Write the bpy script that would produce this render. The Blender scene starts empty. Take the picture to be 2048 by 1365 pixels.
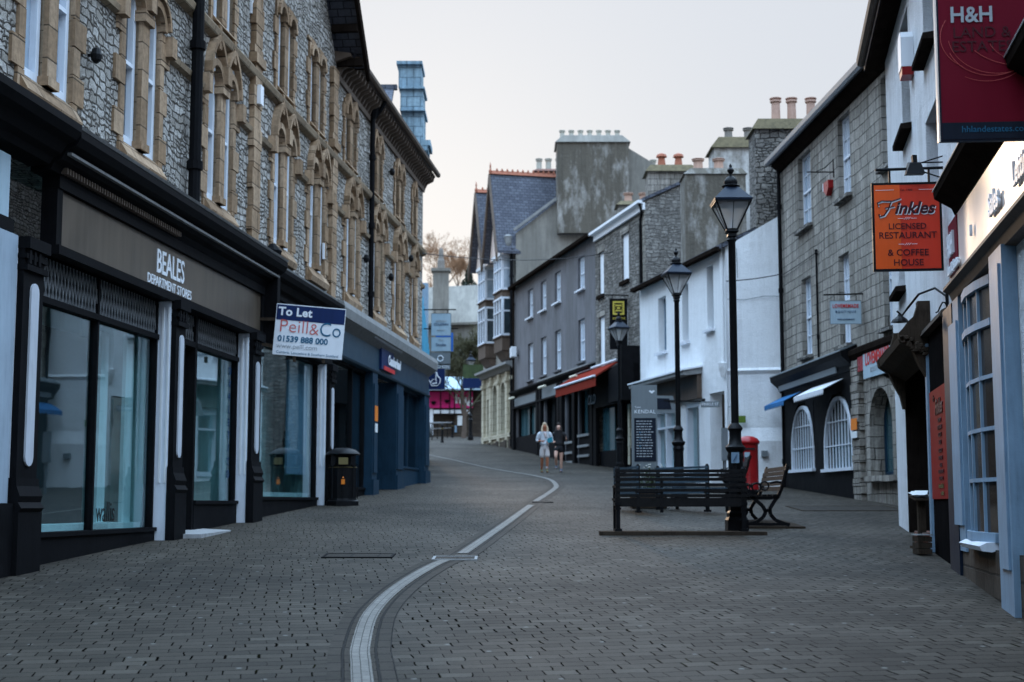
import bpy, bmesh, math, random
from mathutils import Vector, Matrix
RND = random.Random(11)
sc = bpy.context.scene
COL = sc.collection
# ------------------------------------------------------------------ survey: one camera model used to read positions off the site
FX = 2844.; TANP = 323/2844; PIT = math.atan(TANP); CP, SP = math.cos(PIT), math.sin(PIT); CZ = 1.42
GK = [(-80,-2.97),(0,0),(50,2.475),(60,3.1),(72,4.15),(85,5.15),(100,6.0),(120,7.2),(140,10),(200,30),(260,36),(400,42),(1500,60)]
def gz(y):
    for (a,b),(c,d) in zip(GK,GK[1:]):
        if y<=c: return b+(d-b)*(y-a)/(c-a)
    return GK[-1][1]
class Fac:
    """a facade line on the ground; s runs along it, z up, o out towards the street"""
    def __init__(s,x0,y0,x1,y1,side):
        L=math.hypot(x1-x0,y1-y0);s.L=L;s.o=(x0,y0);s.u=((x1-x0)/L,(y1-y0)/L)
        s.n=(s.u[1],-s.u[0]) if side>0 else (-s.u[1],s.u[0]); s.side=side
        s.r=(-s.n[1],s.n[0])      # reading direction
    def P(s,a,z,o=0.): return Vector((s.o[0]+s.u[0]*a+s.n[0]*o, s.o[1]+s.u[1]*a+s.n[1]*o, z))
    def g(s,a,o=0.): return gz(s.o[1]+s.u[1]*a+s.n[1]*o)
    def at(s,px,py,out=0):
        X=(px-1024)/FX;U=(682.5-py)/FX;d=(X,CP-U*SP,SP+U*CP)
        ox,oy=s.o[0]+s.n[0]*out,s.o[1]+s.n[1]*out
        t=(ox*s.n[0]+oy*s.n[1])/(d[0]*s.n[0]+d[1]*s.n[1])
        return (d[0]*t-ox)*s.u[0]+(d[1]*t-oy)*s.u[1], CZ+d[2]*t
# ------------------------------------------------------------------ materials
MATS={}
def newmat(name):
    m=bpy.data.materials.new(name); m.use_nodes=True; nt=m.node_tree; nt.nodes.clear()
    out=nt.nodes.new('ShaderNodeOutputMaterial'); b=nt.nodes.new('ShaderNodeBsdfPrincipled')
    nt.links.new(b.outputs[0],out.inputs[0]); MATS[name]=m
    return m,nt,b,out
def N(nt,t,**k):
    n=nt.nodes.new(t)
    for a,v in k.items(): setattr(n,a,v)
    return n
def setin(n,i,v): n.inputs[i].default_value=v
def mathn(nt,op,a,b=None,c=None,clamp=False):
    n=nt.nodes.new('ShaderNodeMath'); n.operation=op; n.use_clamp=clamp
    for i,v in enumerate((a,b,c)):
        if v is None: continue
        if isinstance(v,(int,float)): n.inputs[i].default_value=v
        else: nt.links.new(v,n.inputs[i])
    return n.outputs[0]
def mixc(nt,f,a,b,mode='MIX'):
    n=nt.nodes.new('ShaderNodeMix'); n.data_type='RGBA'; n.blend_type=mode
    for sock,v in ((n.inputs[0],f),(n.inputs[6],a),(n.inputs[7],b)):
        if isinstance(v,(int,float)): sock.default_value=v
        elif isinstance(v,tuple): sock.default_value=v if len(v)==4 else v+(1,)
        else: nt.links.new(v,sock)
    return n.outputs[2]
def ramp(nt,src,pts):
    n=nt.nodes.new('ShaderNodeValToRGB'); e=n.color_ramp.elements
    while len(e)<len(pts): e.new(.5)
    for i,(p,c) in enumerate(pts):
        e[i].position=p; e[i].color=c if len(c)==4 else c+(1,)
    nt.links.new(src,n.inputs[0]); return n.outputs[0]
def coord(nt,kind='UV',scale=(1,1,1),rot=(0,0,0)):
    t=N(nt,'ShaderNodeTexCoord'); m=N(nt,'ShaderNodeMapping')
    nt.links.new(t.outputs[kind],m.inputs[0]); setin(m,3,scale); setin(m,2,rot)
    return m.outputs[0]
def noise(nt,vec,scale,detail=4,rough=.6,out=0):
    n=N(nt,'ShaderNodeTexNoise'); setin(n,'Scale',scale); setin(n,'Detail',detail); setin(n,'Roughness',rough)
    nt.links.new(vec,n.inputs['Vector']); return n.outputs[out]
def bump(nt,b,h,strength=.4,dist=.02):
    n=N(nt,'ShaderNodeBump'); setin(n,'Strength',strength); setin(n,'Distance',dist)
    nt.links.new(h,n.inputs['Height']); nt.links.new(n.outputs[0],b.inputs['Normal'])
def sh(c,k): return tuple(max(0,x*k) for x in c)
def paint(name,c,rough=.5,var=.18,scale=3.,metal=0.,bmp=.08,spec=.3,streak=True):
    """painted or plain surface with uneven tone, streaks and a little relief"""
    m,nt,b,o=newmat(name); v=coord(nt,'Object')
    n1=noise(nt,v,scale,5)
    vs=coord(nt,'Object',(6,6,.7)) if streak else v
    n2=noise(nt,vs,scale*1.3,4)
    f=mathn(nt,'MULTIPLY',mathn(nt,'ADD',n1,n2),.5)
    col=ramp(nt,f,[(.3,sh(c,1-var*1.6)),(.5,c),(.72,sh(c,1+var))])
    nt.links.new(col,b.inputs['Base Color'])
    r=mathn(nt,'MULTIPLY_ADD',n1,.25,rough-.12,clamp=True); nt.links.new(r,b.inputs['Roughness'])
    setin(b,'Metallic',metal); setin(b,'Specular IOR Level',spec)
    if bmp: bump(nt,b,noise(nt,v,40,3),bmp,.01)
    return m
def plain(name,c,rough=.5,metal=0.,spec=.25,**k):
    m,nt,b,o=newmat(name); setin(b,'Base Color',c+(1,)); setin(b,'Roughness',rough); setin(b,'Metallic',metal); setin(b,'Specular IOR Level',spec)
    return m
def warp(nt,v,sc_,k,d=3):
    nz=noise(nt,v,sc_,d,.6,1); a=N(nt,'ShaderNodeVectorMath',operation='MULTIPLY_ADD'); nt.links.new(nz,a.inputs[0]); setin(a,1,(k,k,0)); nt.links.new(v,a.inputs[2]); return a.outputs[0]
def blocks(nt,v,w,h,thick,bedk=1.,rj=.35,edge=.5):
    """staggered courses: returns joint mask (1 = stone) and a random value per stone"""
    sx=N(nt,'ShaderNodeSeparateXYZ'); nt.links.new(v,sx.inputs[0]); X=mathn(nt,'DIVIDE',sx.outputs[0],w); Y=mathn(nt,'DIVIDE',sx.outputs[1],h)
    row=mathn(nt,'FLOOR',Y); fy=mathn(nt,'SUBTRACT',Y,row)
    rn=N(nt,'ShaderNodeTexWhiteNoise',noise_dimensions='1D'); nt.links.new(row,rn.inputs['W'])
    X1=mathn(nt,'MULTIPLY',X,mathn(nt,'MULTIPLY_ADD',rn.outputs['Value'],.5,.75))
    X2=mathn(nt,'ADD',X1,mathn(nt,'ADD',mathn(nt,'MULTIPLY',mathn(nt,'FLOORED_MODULO',row,2.),.5),mathn(nt,'MULTIPLY',rn.outputs['Value'],rj))); ci=mathn(nt,'FLOOR',X2); fx=mathn(nt,'SUBTRACT',X2,ci)
    cmb=N(nt,'ShaderNodeCombineXYZ'); nt.links.new(ci,cmb.inputs[0]); nt.links.new(row,cmb.inputs[1])
    wn=N(nt,'ShaderNodeTexWhiteNoise',noise_dimensions='2D'); nt.links.new(cmb.outputs[0],wn.inputs['Vector'])
    dx=mathn(nt,'MULTIPLY',mathn(nt,'MINIMUM',fx,mathn(nt,'SUBTRACT',1.,fx)),w); dy=mathn(nt,'MULTIPLY',mathn(nt,'MINIMUM',fy,mathn(nt,'SUBTRACT',1.,fy)),h/bedk)
    d=mathn(nt,'DIVIDE',mathn(nt,'MINIMUM',dx,dy),thick)
    return ramp(nt,d,[(edge,(0,0,0)),(1.,(1,1,1))]),wn
def rubble(name,c1,c2,joint,w=.21,h=.115,stain=.35,depth=.05):
    """rough coursed rubble: irregular stones with dark open joints and weathered faces"""
    m,nt,b,o=newmat(name); uv=coord(nt,'UV')
    v=warp(nt,warp(nt,uv,1.6,.30),6.,.085)
    th=mathn(nt,'MULTIPLY_ADD',noise(nt,uv,5.,4,.7),.055,-.010)
    j1,n1=blocks(nt,v,w,h,th,1.,.45,.35); j2,n2=blocks(nt,v,w*.62,h*.58,th,1.,.6,.35)
    sel=N2(ramp(nt,noise(nt,uv,2.1,3),[(.52,(0,0,0)),(.54,(1,1,1))]),nt)
    j=mixc(nt,sel,j1,j2); cc=mixc(nt,sel,n1.outputs['Color'],n2.outputs['Color'])
    cell=N(nt,'ShaderNodeSeparateColor'); nt.links.new(cc,cell.inputs[0])
    base=mixc(nt,cell.outputs[0],c1,c2)
    fine=noise(nt,uv,9,8,.75); grit=noise(nt,uv,38,4,.7)
    base=mixc(nt,.8,base,ramp(nt,fine,[(.34,(.5,.48,.46)),(.5,(.95,.95,.95)),(.66,(1.22,1.22,1.24))]),'MULTIPLY')
    base=mixc(nt,.5,base,ramp(nt,grit,[(.35,(.6,.6,.6)),(.6,(1.15,1.15,1.15))]),'MULTIPLY')
    big=noise(nt,coord(nt,'UV',(1.2,.35,1)),1.1,4)
    base=mixc(nt,stain,base,ramp(nt,big,[(.38,(.5,.5,.5)),(.6,(1,1,1))]),'MULTIPLY')
    col=mixc(nt,j,joint,base)
    nt.links.new(col,b.inputs['Base Color']); setin(b,'Roughness',.9); setin(b,'Specular IOR Level',.25)
    hh=mathn(nt,'ADD',N2(j,nt),mathn(nt,'ADD',mathn(nt,'MULTIPLY',fine,1.1),mathn(nt,'MULTIPLY',cell.outputs[1],.35)))
    bump(nt,b,hh,1.,depth)
    return m
def ashlar(name,c1,c2,joint,w,h,th=.012,stain=.5,streak=.6,depth=.02):
    m,nt,b,o=newmat(name); uv=coord(nt,'UV'); v=warp(nt,warp(nt,uv,1.1,.10),8.,.018)
    t_=mathn(nt,'MULTIPLY_ADD',noise(nt,uv,3.,4,.7),th*2.6,-th*.25)
    j,n=blocks(nt,v,w,h,t_,1.,.4,.35); cell=N(nt,'ShaderNodeSeparateColor'); nt.links.new(n.outputs['Color'],cell.inputs[0])
    base=mixc(nt,cell.outputs[0],c1,c2); fine=noise(nt,uv,11,8,.75)
    base=mixc(nt,.6,base,ramp(nt,fine,[(.34,(.5,.5,.5)),(.64,(1.2,1.2,1.2))]),'MULTIPLY')
    big=noise(nt,coord(nt,'UV',(1.,.4,1)),.8,5,.65); base=mixc(nt,stain,base,ramp(nt,big,[(.38,(.5,.49,.46)),(.62,(1,1,1))]),'MULTIPLY')
    st=noise(nt,coord(nt,'UV',(6.,.3,1)),1.,5,.7); base=mixc(nt,streak,base,ramp(nt,st,[(.42,(.4,.38,.36)),(.58,(1,1,1))]),'MULTIPLY')
    col=mixc(nt,j,joint,base); nt.links.new(col,b.inputs['Base Color']); setin(b,'Roughness',.9); setin(b,'Specular IOR Level',.25)
    bump(nt,b,mathn(nt,'ADD',N2(j,nt),mathn(nt,'ADD',mathn(nt,'MULTIPLY',fine,.5),mathn(nt,'MULTIPLY',cell.outputs[1],.3))),.9,depth); return m
def N2(colsock,nt):
    n=N(nt,'ShaderNodeRGBToBW'); nt.links.new(colsock,n.inputs[0]); return n.outputs[0]
def bricks(name,c1,c2,joint,bw,bh,ms=.012,rough=.8,stain=.4,off=.5,depth=.02,warp=.02,streak=0.,kind='UV',fine_k=.45,sc_=(1,1,1),squash=1.):
    m,nt,b,o=newmat(name); uv=coord(nt,kind,sc_)
    nz=noise(nt,uv,2.5,3,.6,1)
    add=N(nt,'ShaderNodeMix',data_type='VECTOR'); setin(add,0,warp); nt.links.new(uv,add.inputs[4]); nt.links.new(nz,add.inputs[5])
    br=N(nt,'ShaderNodeTexBrick'); br.offset=off; nt.links.new(add.outputs[1],br.inputs[0])
    setin(br,'Color1',c1+(1,)); setin(br,'Color2',c2+(1,)); setin(br,'Mortar',joint+(1,)); setin(br,'Scale',1.)
    setin(br,'Mortar Size',ms); setin(br,'Mortar Smooth',.35); setin(br,'Bias',0.); setin(br,'Brick Width',bw); setin(br,'Row Height',bh)
    fine=noise(nt,uv,12,6,.7)
    col=mixc(nt,fine_k,br.outputs[0],ramp(nt,fine,[(.3,(.4,.4,.4)),(.62,(1.15,1.15,1.15))]),'MULTIPLY')
    big=noise(nt,coord(nt,kind,(1.,.4,1)),.8,4)
    col=mixc(nt,stain,col,ramp(nt,big,[(.38,(.5,.5,.5)),(.62,(1,1,1))]),'MULTIPLY')
    if streak:
        st=noise(nt,coord(nt,kind,(7.,.35,1)),1.,5,.7)
        col=mixc(nt,streak,col,ramp(nt,st,[(.42,(.35,.34,.32)),(.6,(1,1,1))]),'MULTIPLY')
    nt.links.new(col,b.inputs['Base Color']); setin(b,'Roughness',rough); setin(b,'Specular IOR Level',.12)
    h=mathn(nt,'SUBTRACT',mathn(nt,'MULTIPLY',fine,.35),br.outputs['Fac'])
    bump(nt,b,h,.7,depth)
    return m
def render_mat(name,c,stain_c,amount=.5,bs=30,bst=.5,patch=1.0,streak=.4,thr=(.45,.6)):
    """roughcast / limewashed wall with stains"""
    m,nt,b,o=newmat(name); uv=coord(nt,'UV')
    big=noise(nt,coord(nt,'UV',(1.5,.6,1)),patch,7,.7)
    col=mixc(nt,mathn(nt,'MULTIPLY',N2(ramp(nt,big,[(thr[0],(1,1,1)),(thr[1],(0,0,0))]),nt),amount),c,stain_c)
    st=noise(nt,coord(nt,'UV',(5,.3,1)),1.2,5,.7)
    col=mixc(nt,streak,col,ramp(nt,st,[(.36,(.55,.55,.55)),(.56,(1,1,1))]),'MULTIPLY')
    fine=noise(nt,uv,bs,4,.7)
    col=mixc(nt,.35,col,ramp(nt,fine,[(.3,(.6,.6,.6)),(.6,(1.08,1.08,1.08))]),'MULTIPLY')
    nt.links.new(col,b.inputs['Base Color']); setin(b,'Roughness',.9)
    bump(nt,b,mathn(nt,'ADD',fine,mathn(nt,'MULTIPLY',noise(nt,uv,2.5,3),2.)),bst,.03)
    return m
def glass(name,tint,mirror=.0,rough=.015):
    m=bpy.data.materials.new(name); m.use_nodes=True; nt=m.node_tree; nt.nodes.clear()
    out=N(nt,'ShaderNodeOutputMaterial'); t=N(nt,'ShaderNodeBsdfTransparent'); g=N(nt,'ShaderNodeBsdfGlossy'); mx=N(nt,'ShaderNodeMixShader')
    setin(t,0,tint+(1,)); setin(g,'Color',(.92,.98,1,1)); setin(g,'Roughness',rough)
    lw=N(nt,'ShaderNodeLayerWeight'); setin(lw,0,.5)
    bp=N(nt,'ShaderNodeBump'); setin(bp,'Strength',.05); setin(bp,'Distance',.01); nt.links.new(noise(nt,coord(nt,'Object'),1.5,2),bp.inputs['Height']); nt.links.new(bp.outputs[0],g.inputs['Normal'])
    f=mathn(nt,'ADD',mathn(nt,'MULTIPLY_ADD',mathn(nt,'POWER',lw.outputs['Facing'],4.5),1.0,.045),mirror,clamp=True)
    nt.links.new(f,mx.inputs[0]); nt.links.new(t.outputs[0],mx.inputs[1]); nt.links.new(g.outputs[0],mx.inputs[2]); nt.links.new(mx.outputs[0],out.inputs[0])
    MATS[name]=m; return m
def frosted(name):
    m=bpy.data.materials.new(name); m.use_nodes=True; nt=m.node_tree; nt.nodes.clear(); MATS[name]=m
    out=N(nt,'ShaderNodeOutputMaterial'); t=N(nt,'ShaderNodeBsdfTransparent'); g=N(nt,'ShaderNodeBsdfTranslucent'); d=N(nt,'ShaderNodeBsdfDiffuse'); a=N(nt,'ShaderNodeMixShader'); b=N(nt,'ShaderNodeMixShader')
    setin(g,0,(.9,.9,.88,1)); setin(d,0,(.7,.7,.7,1)); setin(a,0,.5); nt.links.new(g.outputs[0],a.inputs[1]); nt.links.new(d.outputs[0],a.inputs[2]); setin(b,0,.38); nt.links.new(t.outputs[0],b.inputs[1]); nt.links.new(a.outputs[0],b.inputs[2]); nt.links.new(b.outputs[0],out.inputs[0])
def setts(name):
    """small rectangular paving blocks in staggered rows, open head joints, tight bed joints"""
    m,nt,b,o=newmat(name); t=N(nt,'ShaderNodeTexCoord'); P=t.outputs['Object']
    nz=noise(nt,P,.6,4,.6,1)
    w=N(nt,'ShaderNodeVectorMath',operation='MULTIPLY_ADD'); nt.links.new(nz,w.inputs[0]); setin(w,1,(.16,.16,0)); nt.links.new(P,w.inputs[2])
    nz2=noise(nt,P,9.,2,.5,1)
    w2=N(nt,'ShaderNodeVectorMath',operation='MULTIPLY_ADD'); nt.links.new(nz2,w2.inputs[0]); setin(w2,1,(.022,.022,0)); nt.links.new(w.outputs[0],w2.inputs[2])
    mp=N(nt,'ShaderNodeMapping'); setin(mp,3,(1/.205,1/.15,1)); setin(mp,2,(0,0,math.radians(-9))); 
    rot=N(nt,'ShaderNodeMapping'); setin(rot,2,(0,0,math.radians(-9))); nt.links.new(w2.outputs[0],rot.inputs[0]); setin(mp,2,(0,0,0)); nt.links.new(rot.outputs[0],mp.inputs[0])
    sx=N(nt,'ShaderNodeSeparateXYZ'); nt.links.new(mp.outputs[0],sx.inputs[0]); X,Y=sx.outputs[0],sx.outputs[1]
    row=mathn(nt,'FLOOR',Y); fy=mathn(nt,'SUBTRACT',Y,row)
    rn=N(nt,'ShaderNodeTexWhiteNoise',noise_dimensions='1D'); nt.links.new(row,rn.inputs['W'])
    off=mathn(nt,'ADD',mathn(nt,'MULTIPLY',mathn(nt,'FLOORED_MODULO',row,2.),.5),mathn(nt,'MULTIPLY',rn.outputs['Value'],.28))
    X2=mathn(nt,'ADD',X,off); ci=mathn(nt,'FLOOR',X2); fx=mathn(nt,'SUBTRACT',X2,ci)
    cmb=N(nt,'ShaderNodeCombineXYZ'); nt.links.new(ci,cmb.inputs[0]); nt.links.new(row,cmb.inputs[1])
    wn=N(nt,'ShaderNodeTexWhiteNoise',noise_dimensions='2D'); nt.links.new(cmb.outputs[0],wn.inputs['Vector'])
    dx=mathn(nt,'MULTIPLY',mathn(nt,'MINIMUM',fx,mathn(nt,'SUBTRACT',1.,fx)),.205)
    dy=mathn(nt,'MULTIPLY',mathn(nt,'MINIMUM',fy,mathn(nt,'SUBTRACT',1.,fy)),.15)
    thick=mathn(nt,'MULTIPLY_ADD',noise(nt,P,1.6,4,.7),.024,-.0022)
    hj=ramp(nt,mathn(nt,'DIVIDE',dx,mathn(nt,'MULTIPLY',thick,mathn(nt,'MULTIPLY_ADD',wn.outputs['Value'],1.15,.12))),[(.45,(0,0,0)),(1.,(1,1,1))])
    bj=ramp(nt,mathn(nt,'DIVIDE',dy,mathn(nt,'MULTIPLY',thick,.6)),[(.5,(.18,.18,.18)),(1.,(1,1,1))])
    jt=mixc(nt,1.,hj,bj,'MULTIPLY')
    col=ramp(nt,wn.outputs['Value'],[(0,(.030,.0245,.018)),(.4,(.041,.0335,.025)),(.85,(.052,.043,.033)),(1,(.070,.060,.047))])
    fine=noise(nt,P,26,6,.8)
    col=mixc(nt,.7,col,ramp(nt,fine,[(.32,(.55,.55,.55)),(.65,(1.2,1.2,1.2))]),'MULTIPLY')
    big=noise(nt,P,.33,6,.65)
    col=mixc(nt,.75,col,ramp(nt,big,[(.35,(.5,.5,.5)),(.5,(.95,.94,.92)),(.66,(1.2,1.18,1.15))]),'MULTIPLY')
    spk=N(nt,'ShaderNodeTexVoronoi',voronoi_dimensions='2D'); setin(spk,'Scale',1.35); nt.links.new(P,spk.inputs['Vector'])
    col=mixc(nt,N2(ramp(nt,spk.outputs['Distance'],[(.018,(1,1,1)),(.03,(0,0,0))]),nt),col,(.16,.155,.14))
    moss=noise(nt,P,.8,5,.7)
    gap=mixc(nt,N2(ramp(nt,moss,[(.55,(0,0,0)),(.72,(1,1,1))]),nt),(.0035,.003,.0025),(.018,.018,.008))
    col=mixc(nt,jt,gap,col)
    nt.links.new(col,b.inputs['Base Color'])
    nt.links.new(mathn(nt,'MULTIPLY_ADD',big,-.3,.86),b.inputs['Roughness']); nt.links.new(mathn(nt,'MULTIPLY',N2(jt,nt),.16),b.inputs['Specular IOR Level'])
    h=mathn(nt,'ADD',N2(jt,nt),mathn(nt,'MULTIPLY',fine,.2)); bump(nt,b,h,.35,.008)
    return m
# ------------------------------------------------------------------ mesh builder
ORG={}
class MB:
    def __init__(s): s.v=[];s.f=[];s.m=[]
    def add(s,vs,fs,mi=0):
        k=len(s.v); s.v+= [Vector(p) for p in vs]; s.f+=[tuple(i+k for i in f) for f in fs]; s.m+=[mi]*len(fs)
    def quad(s,a,b,c,d,mi=0): s.add([a,b,c,d],[(0,1,2,3)],mi)
    def poly(s,pts,mi=0): s.add(pts,[tuple(range(len(pts)))],mi)
    def hexa(s,p,mi=0): s.add(p,[(0,3,2,1),(4,5,6,7),(0,1,5,4),(1,2,6,5),(2,3,7,6),(3,0,4,7)],mi)
    def box(s,x0,x1,y0,y1,z0,z1,mi=0):
        s.hexa([(x0,y0,z0),(x1,y0,z0),(x1,y1,z0),(x0,y1,z0),(x0,y0,z1),(x1,y0,z1),(x1,y1,z1),(x0,y1,z1)],mi)
    def fb(s,F,s0,s1,z0,z1,o0,o1,mi=0):
        P=F.P; s.hexa([P(s0,z0,o0),P(s1,z0,o0),P(s1,z0,o1),P(s0,z0,o1),P(s0,z1,o0),P(s1,z1,o0),P(s1,z1,o1),P(s0,z1,o1)],mi)
    def extr(s,A,B,mi=0,cap=True):
        n=len(A); s.add(list(A)+list(B),[(i,(i+1)%n,(i+1)%n+n,i+n) for i in range(n)]+([tuple(range(n))[::-1],tuple(range(n,2*n))] if cap else []),mi)
    def prof(s,F,pts,s0,s1,mi=0):      # (o,z) profile run along the facade
        s.extr([F.P(s0,z,o) for o,z in pts],[F.P(s1,z,o) for o,z in pts],mi)
    def face(s,F,pts,o0,o1,mi=0):      # (s,z) outline given thickness
        s.extr([F.P(a,z,o0) for a,z in pts],[F.P(a,z,o1) for a,z in pts],mi)
    def bar(s,a,b,w,h,mi=0):
        a,b=Vector(a),Vector(b); d=(b-a).normalized(); up=Vector((0,0,1)) if abs(d.z)<.95 else Vector((0,1,0))
        r=d.cross(up).normalized()*w/2; u=r.cross(d).normalized()*h/2
        s.hexa([a-r-u,a+r-u,a+r+u,a-r+u,b-r-u,b+r-u,b+r+u,b-r+u],mi)
    def tube(s,pts,r,n=8,mi=0,cap=True):
        pts=[Vector(p) for p in pts]; rs=r if isinstance(r,(list,tuple)) else [r]*len(pts); rings=[]
        for i,p in enumerate(pts):
            d=(pts[min(i+1,len(pts)-1)]-pts[max(i-1,0)]).normalized()
            up=Vector((0,0,1)) if abs(d.z)<.9 else Vector((1,0,0))
            a=d.cross(up).normalized(); b=a.cross(d)
            rings.append([p+(a*math.cos(t*2*math.pi/n)+b*math.sin(t*2*math.pi/n))*rs[i] for t in range(n)])
        k=len(s.v)
        for r_ in rings: s.v+=r_
        for i in range(len(pts)-1):
            for t in range(n):
                s.f.append((k+i*n+t,k+i*n+(t+1)%n,k+(i+1)*n+(t+1)%n,k+(i+1)*n+t)); s.m.append(mi)
        if cap:
            s.f.append(tuple(k+t for t in range(n))[::-1]); s.m.append(mi); s.f.append(tuple(k+(len(pts)-1)*n+t for t in range(n))); s.m.append(mi)
    def lathe(s,c,prof,n=16,mi=0,rot=0.,sq=(1,1)):
        k=len(s.v); c=Vector(c)
        for r,z in prof:
            for t in range(n):
                a=rot+t*2*math.pi/n; s.v.append(c+Vector((math.cos(a)*r*sq[0],math.sin(a)*r*sq[1],z)))
        for i in range(len(prof)-1):
            for t in range(n): s.f.append((k+i*n+t,k+i*n+(t+1)%n,k+(i+1)*n+(t+1)%n,k+(i+1)*n+t)); s.m.append(mi)
        s.f.append(tuple(k+t for t in range(n))[::-1]); s.m.append(mi); m=len(prof)-1
        s.f.append(tuple(k+m*n+t for t in range(n))); s.m.append(mi)
    def wall(s,F,s0,s1,z0,z1,holes,depth=.14,mi=0,ri=None,o=0.):
        """wall sheet with real openings and reveals"""
        ri=mi if ri is None else ri
        hs=[(max(a,s0),min(b,s1),c,d) for a,b,c,d in holes if b>s0 and a<s1]
        S=sorted({s0,s1}|{v for h in hs for v in h[:2]}); Z=sorted({z0,z1}|{v for h in hs for v in h[2:] if z0<v<z1})
        for a,b in zip(S,S[1:]):
            if b-a<1e-5: continue
            for c,d in zip(Z,Z[1:]):
                m_,n_=(a+b)/2,(c+d)/2
                if any(h[0]<m_<h[1] and h[2]<n_<h[3] for h in hs): continue
                s.quad(F.P(a,c,o),F.P(b,c,o),F.P(b,d,o),F.P(a,d,o),mi)
        for a,b,c,d in hs:
            for q in (((a,c),(a,d)),((b,c),(b,d)),((a,c),(b,c)),((a,d),(b,d))):
                (p0,q0),(p1,q1)=q; s.quad(F.P(p0,q0,o),F.P(p1,q1,o),F.P(p1,q1,o-depth),F.P(p0,q0,o-depth),ri)
    def mesh(s,me,M,mi=0):
        s.add([M@v.co for v in me.vertices],[tuple(p.vertices) for p in me.polygons],mi)
    def build(s,name,mat,parent=None,label=None,smooth=False,origin=None):
        me=bpy.data.meshes.new(name)
        og=ORG[parent.name] if parent else Vector(origin or (0,0,0))
        me.from_pydata([v-og for v in s.v],[],s.f)
        mats=mat if isinstance(mat,(list,tuple)) else [mat]
        for m in mats: me.materials.append(m)
        if len(mats)>1:
            for p,i in zip(me.polygons,s.m): p.material_index=i
        bm=bmesh.new(); bm.from_mesh(me); bmesh.ops.recalc_face_normals(bm,faces=bm.faces)
        ul=bm.loops.layers.uv.new('UVMap')
        for f in bm.faces:
            n=f.normal
            if abs(n.z)>.85: t,u=Vector((1,0,0)),Vector((0,1,0))
            else:
                if n.z>.05 or n.z<-.05:
                    t=Vector((0,0,1)).cross(n).normalized(); u=n.cross(t)
                else: t=Vector((0,0,1)).cross(n).normalized(); u=Vector((0,0,1))
                if t.y<0 or (abs(t.y)<.5 and t.x<0): t=-t
                if u.z<0: u=-u
            for l in f.loops:
                c=l.vert.co+og; l[ul].uv=(c.dot(t),c.dot(u))
        if smooth:
            for f in bm.faces: f.smooth=True
        bm.to_mesh(me); bm.free()
        if smooth:
            try: me.set_sharp_from_angle(angle=math.radians(38))
            except Exception: pass
        ob=bpy.data.objects.new(name,me); COL.objects.link(ob)
        if parent: ob.parent=parent; ORG[ob.name]=ORG[parent.name]
        else: ob.location=og; ORG[ob.name]=og
        if label: ob['label']=label
        return ob
def tag(o,label,cat,group=None,kind=None):
    o['label']=label; o['category']=cat
    if group: o['group']=group
    if kind: o['kind']=kind
    return o
def thing(name,label,cat,loc,group=None,rz=0):
    o=bpy.data.objects.new(name,None); COL.objects.link(o); o.location=loc; o.rotation_euler=(0,0,rz); o.empty_display_size=.3
    ORG[o.name]=Vector(loc) if not rz else Vector((0,0,0)); return tag(o,label,cat,group)
def proto(name,label,cat,group=None):      # built round the origin, placed afterwards
    o=thing(name,label,cat,(0,0,0),group); return o
def copy_tree(o,parent=None):
    c=o.copy(); COL.objects.link(c); c.parent=parent
    for ch in [x for x in o.children]: copy_tree(ch,c)
    return c
def place(o,loc,rz=0,scale=None):
    o.location=loc; o.rotation_euler=(0,0,rz)
    if scale: o.scale=(scale,)*3
    return o
# ------------------------------------------------------------------ lettering
def txt(mb,s,F,sc_,z,o,size,mi=0,ext=.004,shear=0.,xs=1.,bold=0.,space=1.,align='CENTER',roll=0.,maxw=None):
    cu=bpy.data.curves.new('lettering','FONT'); cu.body=s; cu.size=size; cu.extrude=ext; cu.shear=shear; cu.offset=bold; cu.space_character=space
    cu.align_x=align; cu.align_y='CENTER'; cu.resolution_u=3
    ob=bpy.data.objects.new('lettering',cu); COL.objects.link(ob); bpy.context.view_layer.update()
    me=bpy.data.meshes.new_from_object(ob.evaluated_get(bpy.context.evaluated_depsgraph_get()))
    w=max([v.co.x for v in me.vertices] or [0])-min([v.co.x for v in me.vertices] or [0])
    if maxw and w*xs>maxw: xs=maxw/w
    p=F.P(sc_,z,o); r=Vector((F.r[0],F.r[1],0)); u=Vector((0,0,1)); n=Vector((F.n[0],F.n[1],0))
    if roll: q=Matrix.Rotation(roll,3,n); r,u=q@r,q@u
    M=Matrix(((r.x*xs,u.x,n.x,p.x),(r.y*xs,u.y,n.y,p.y),(r.z*xs,u.z,n.z,p.z),(0,0,0,1)))
    mb.mesh(me,M,mi)
    bpy.data.objects.remove(ob); bpy.data.curves.remove(cu); bpy.data.meshes.remove(me)
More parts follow.
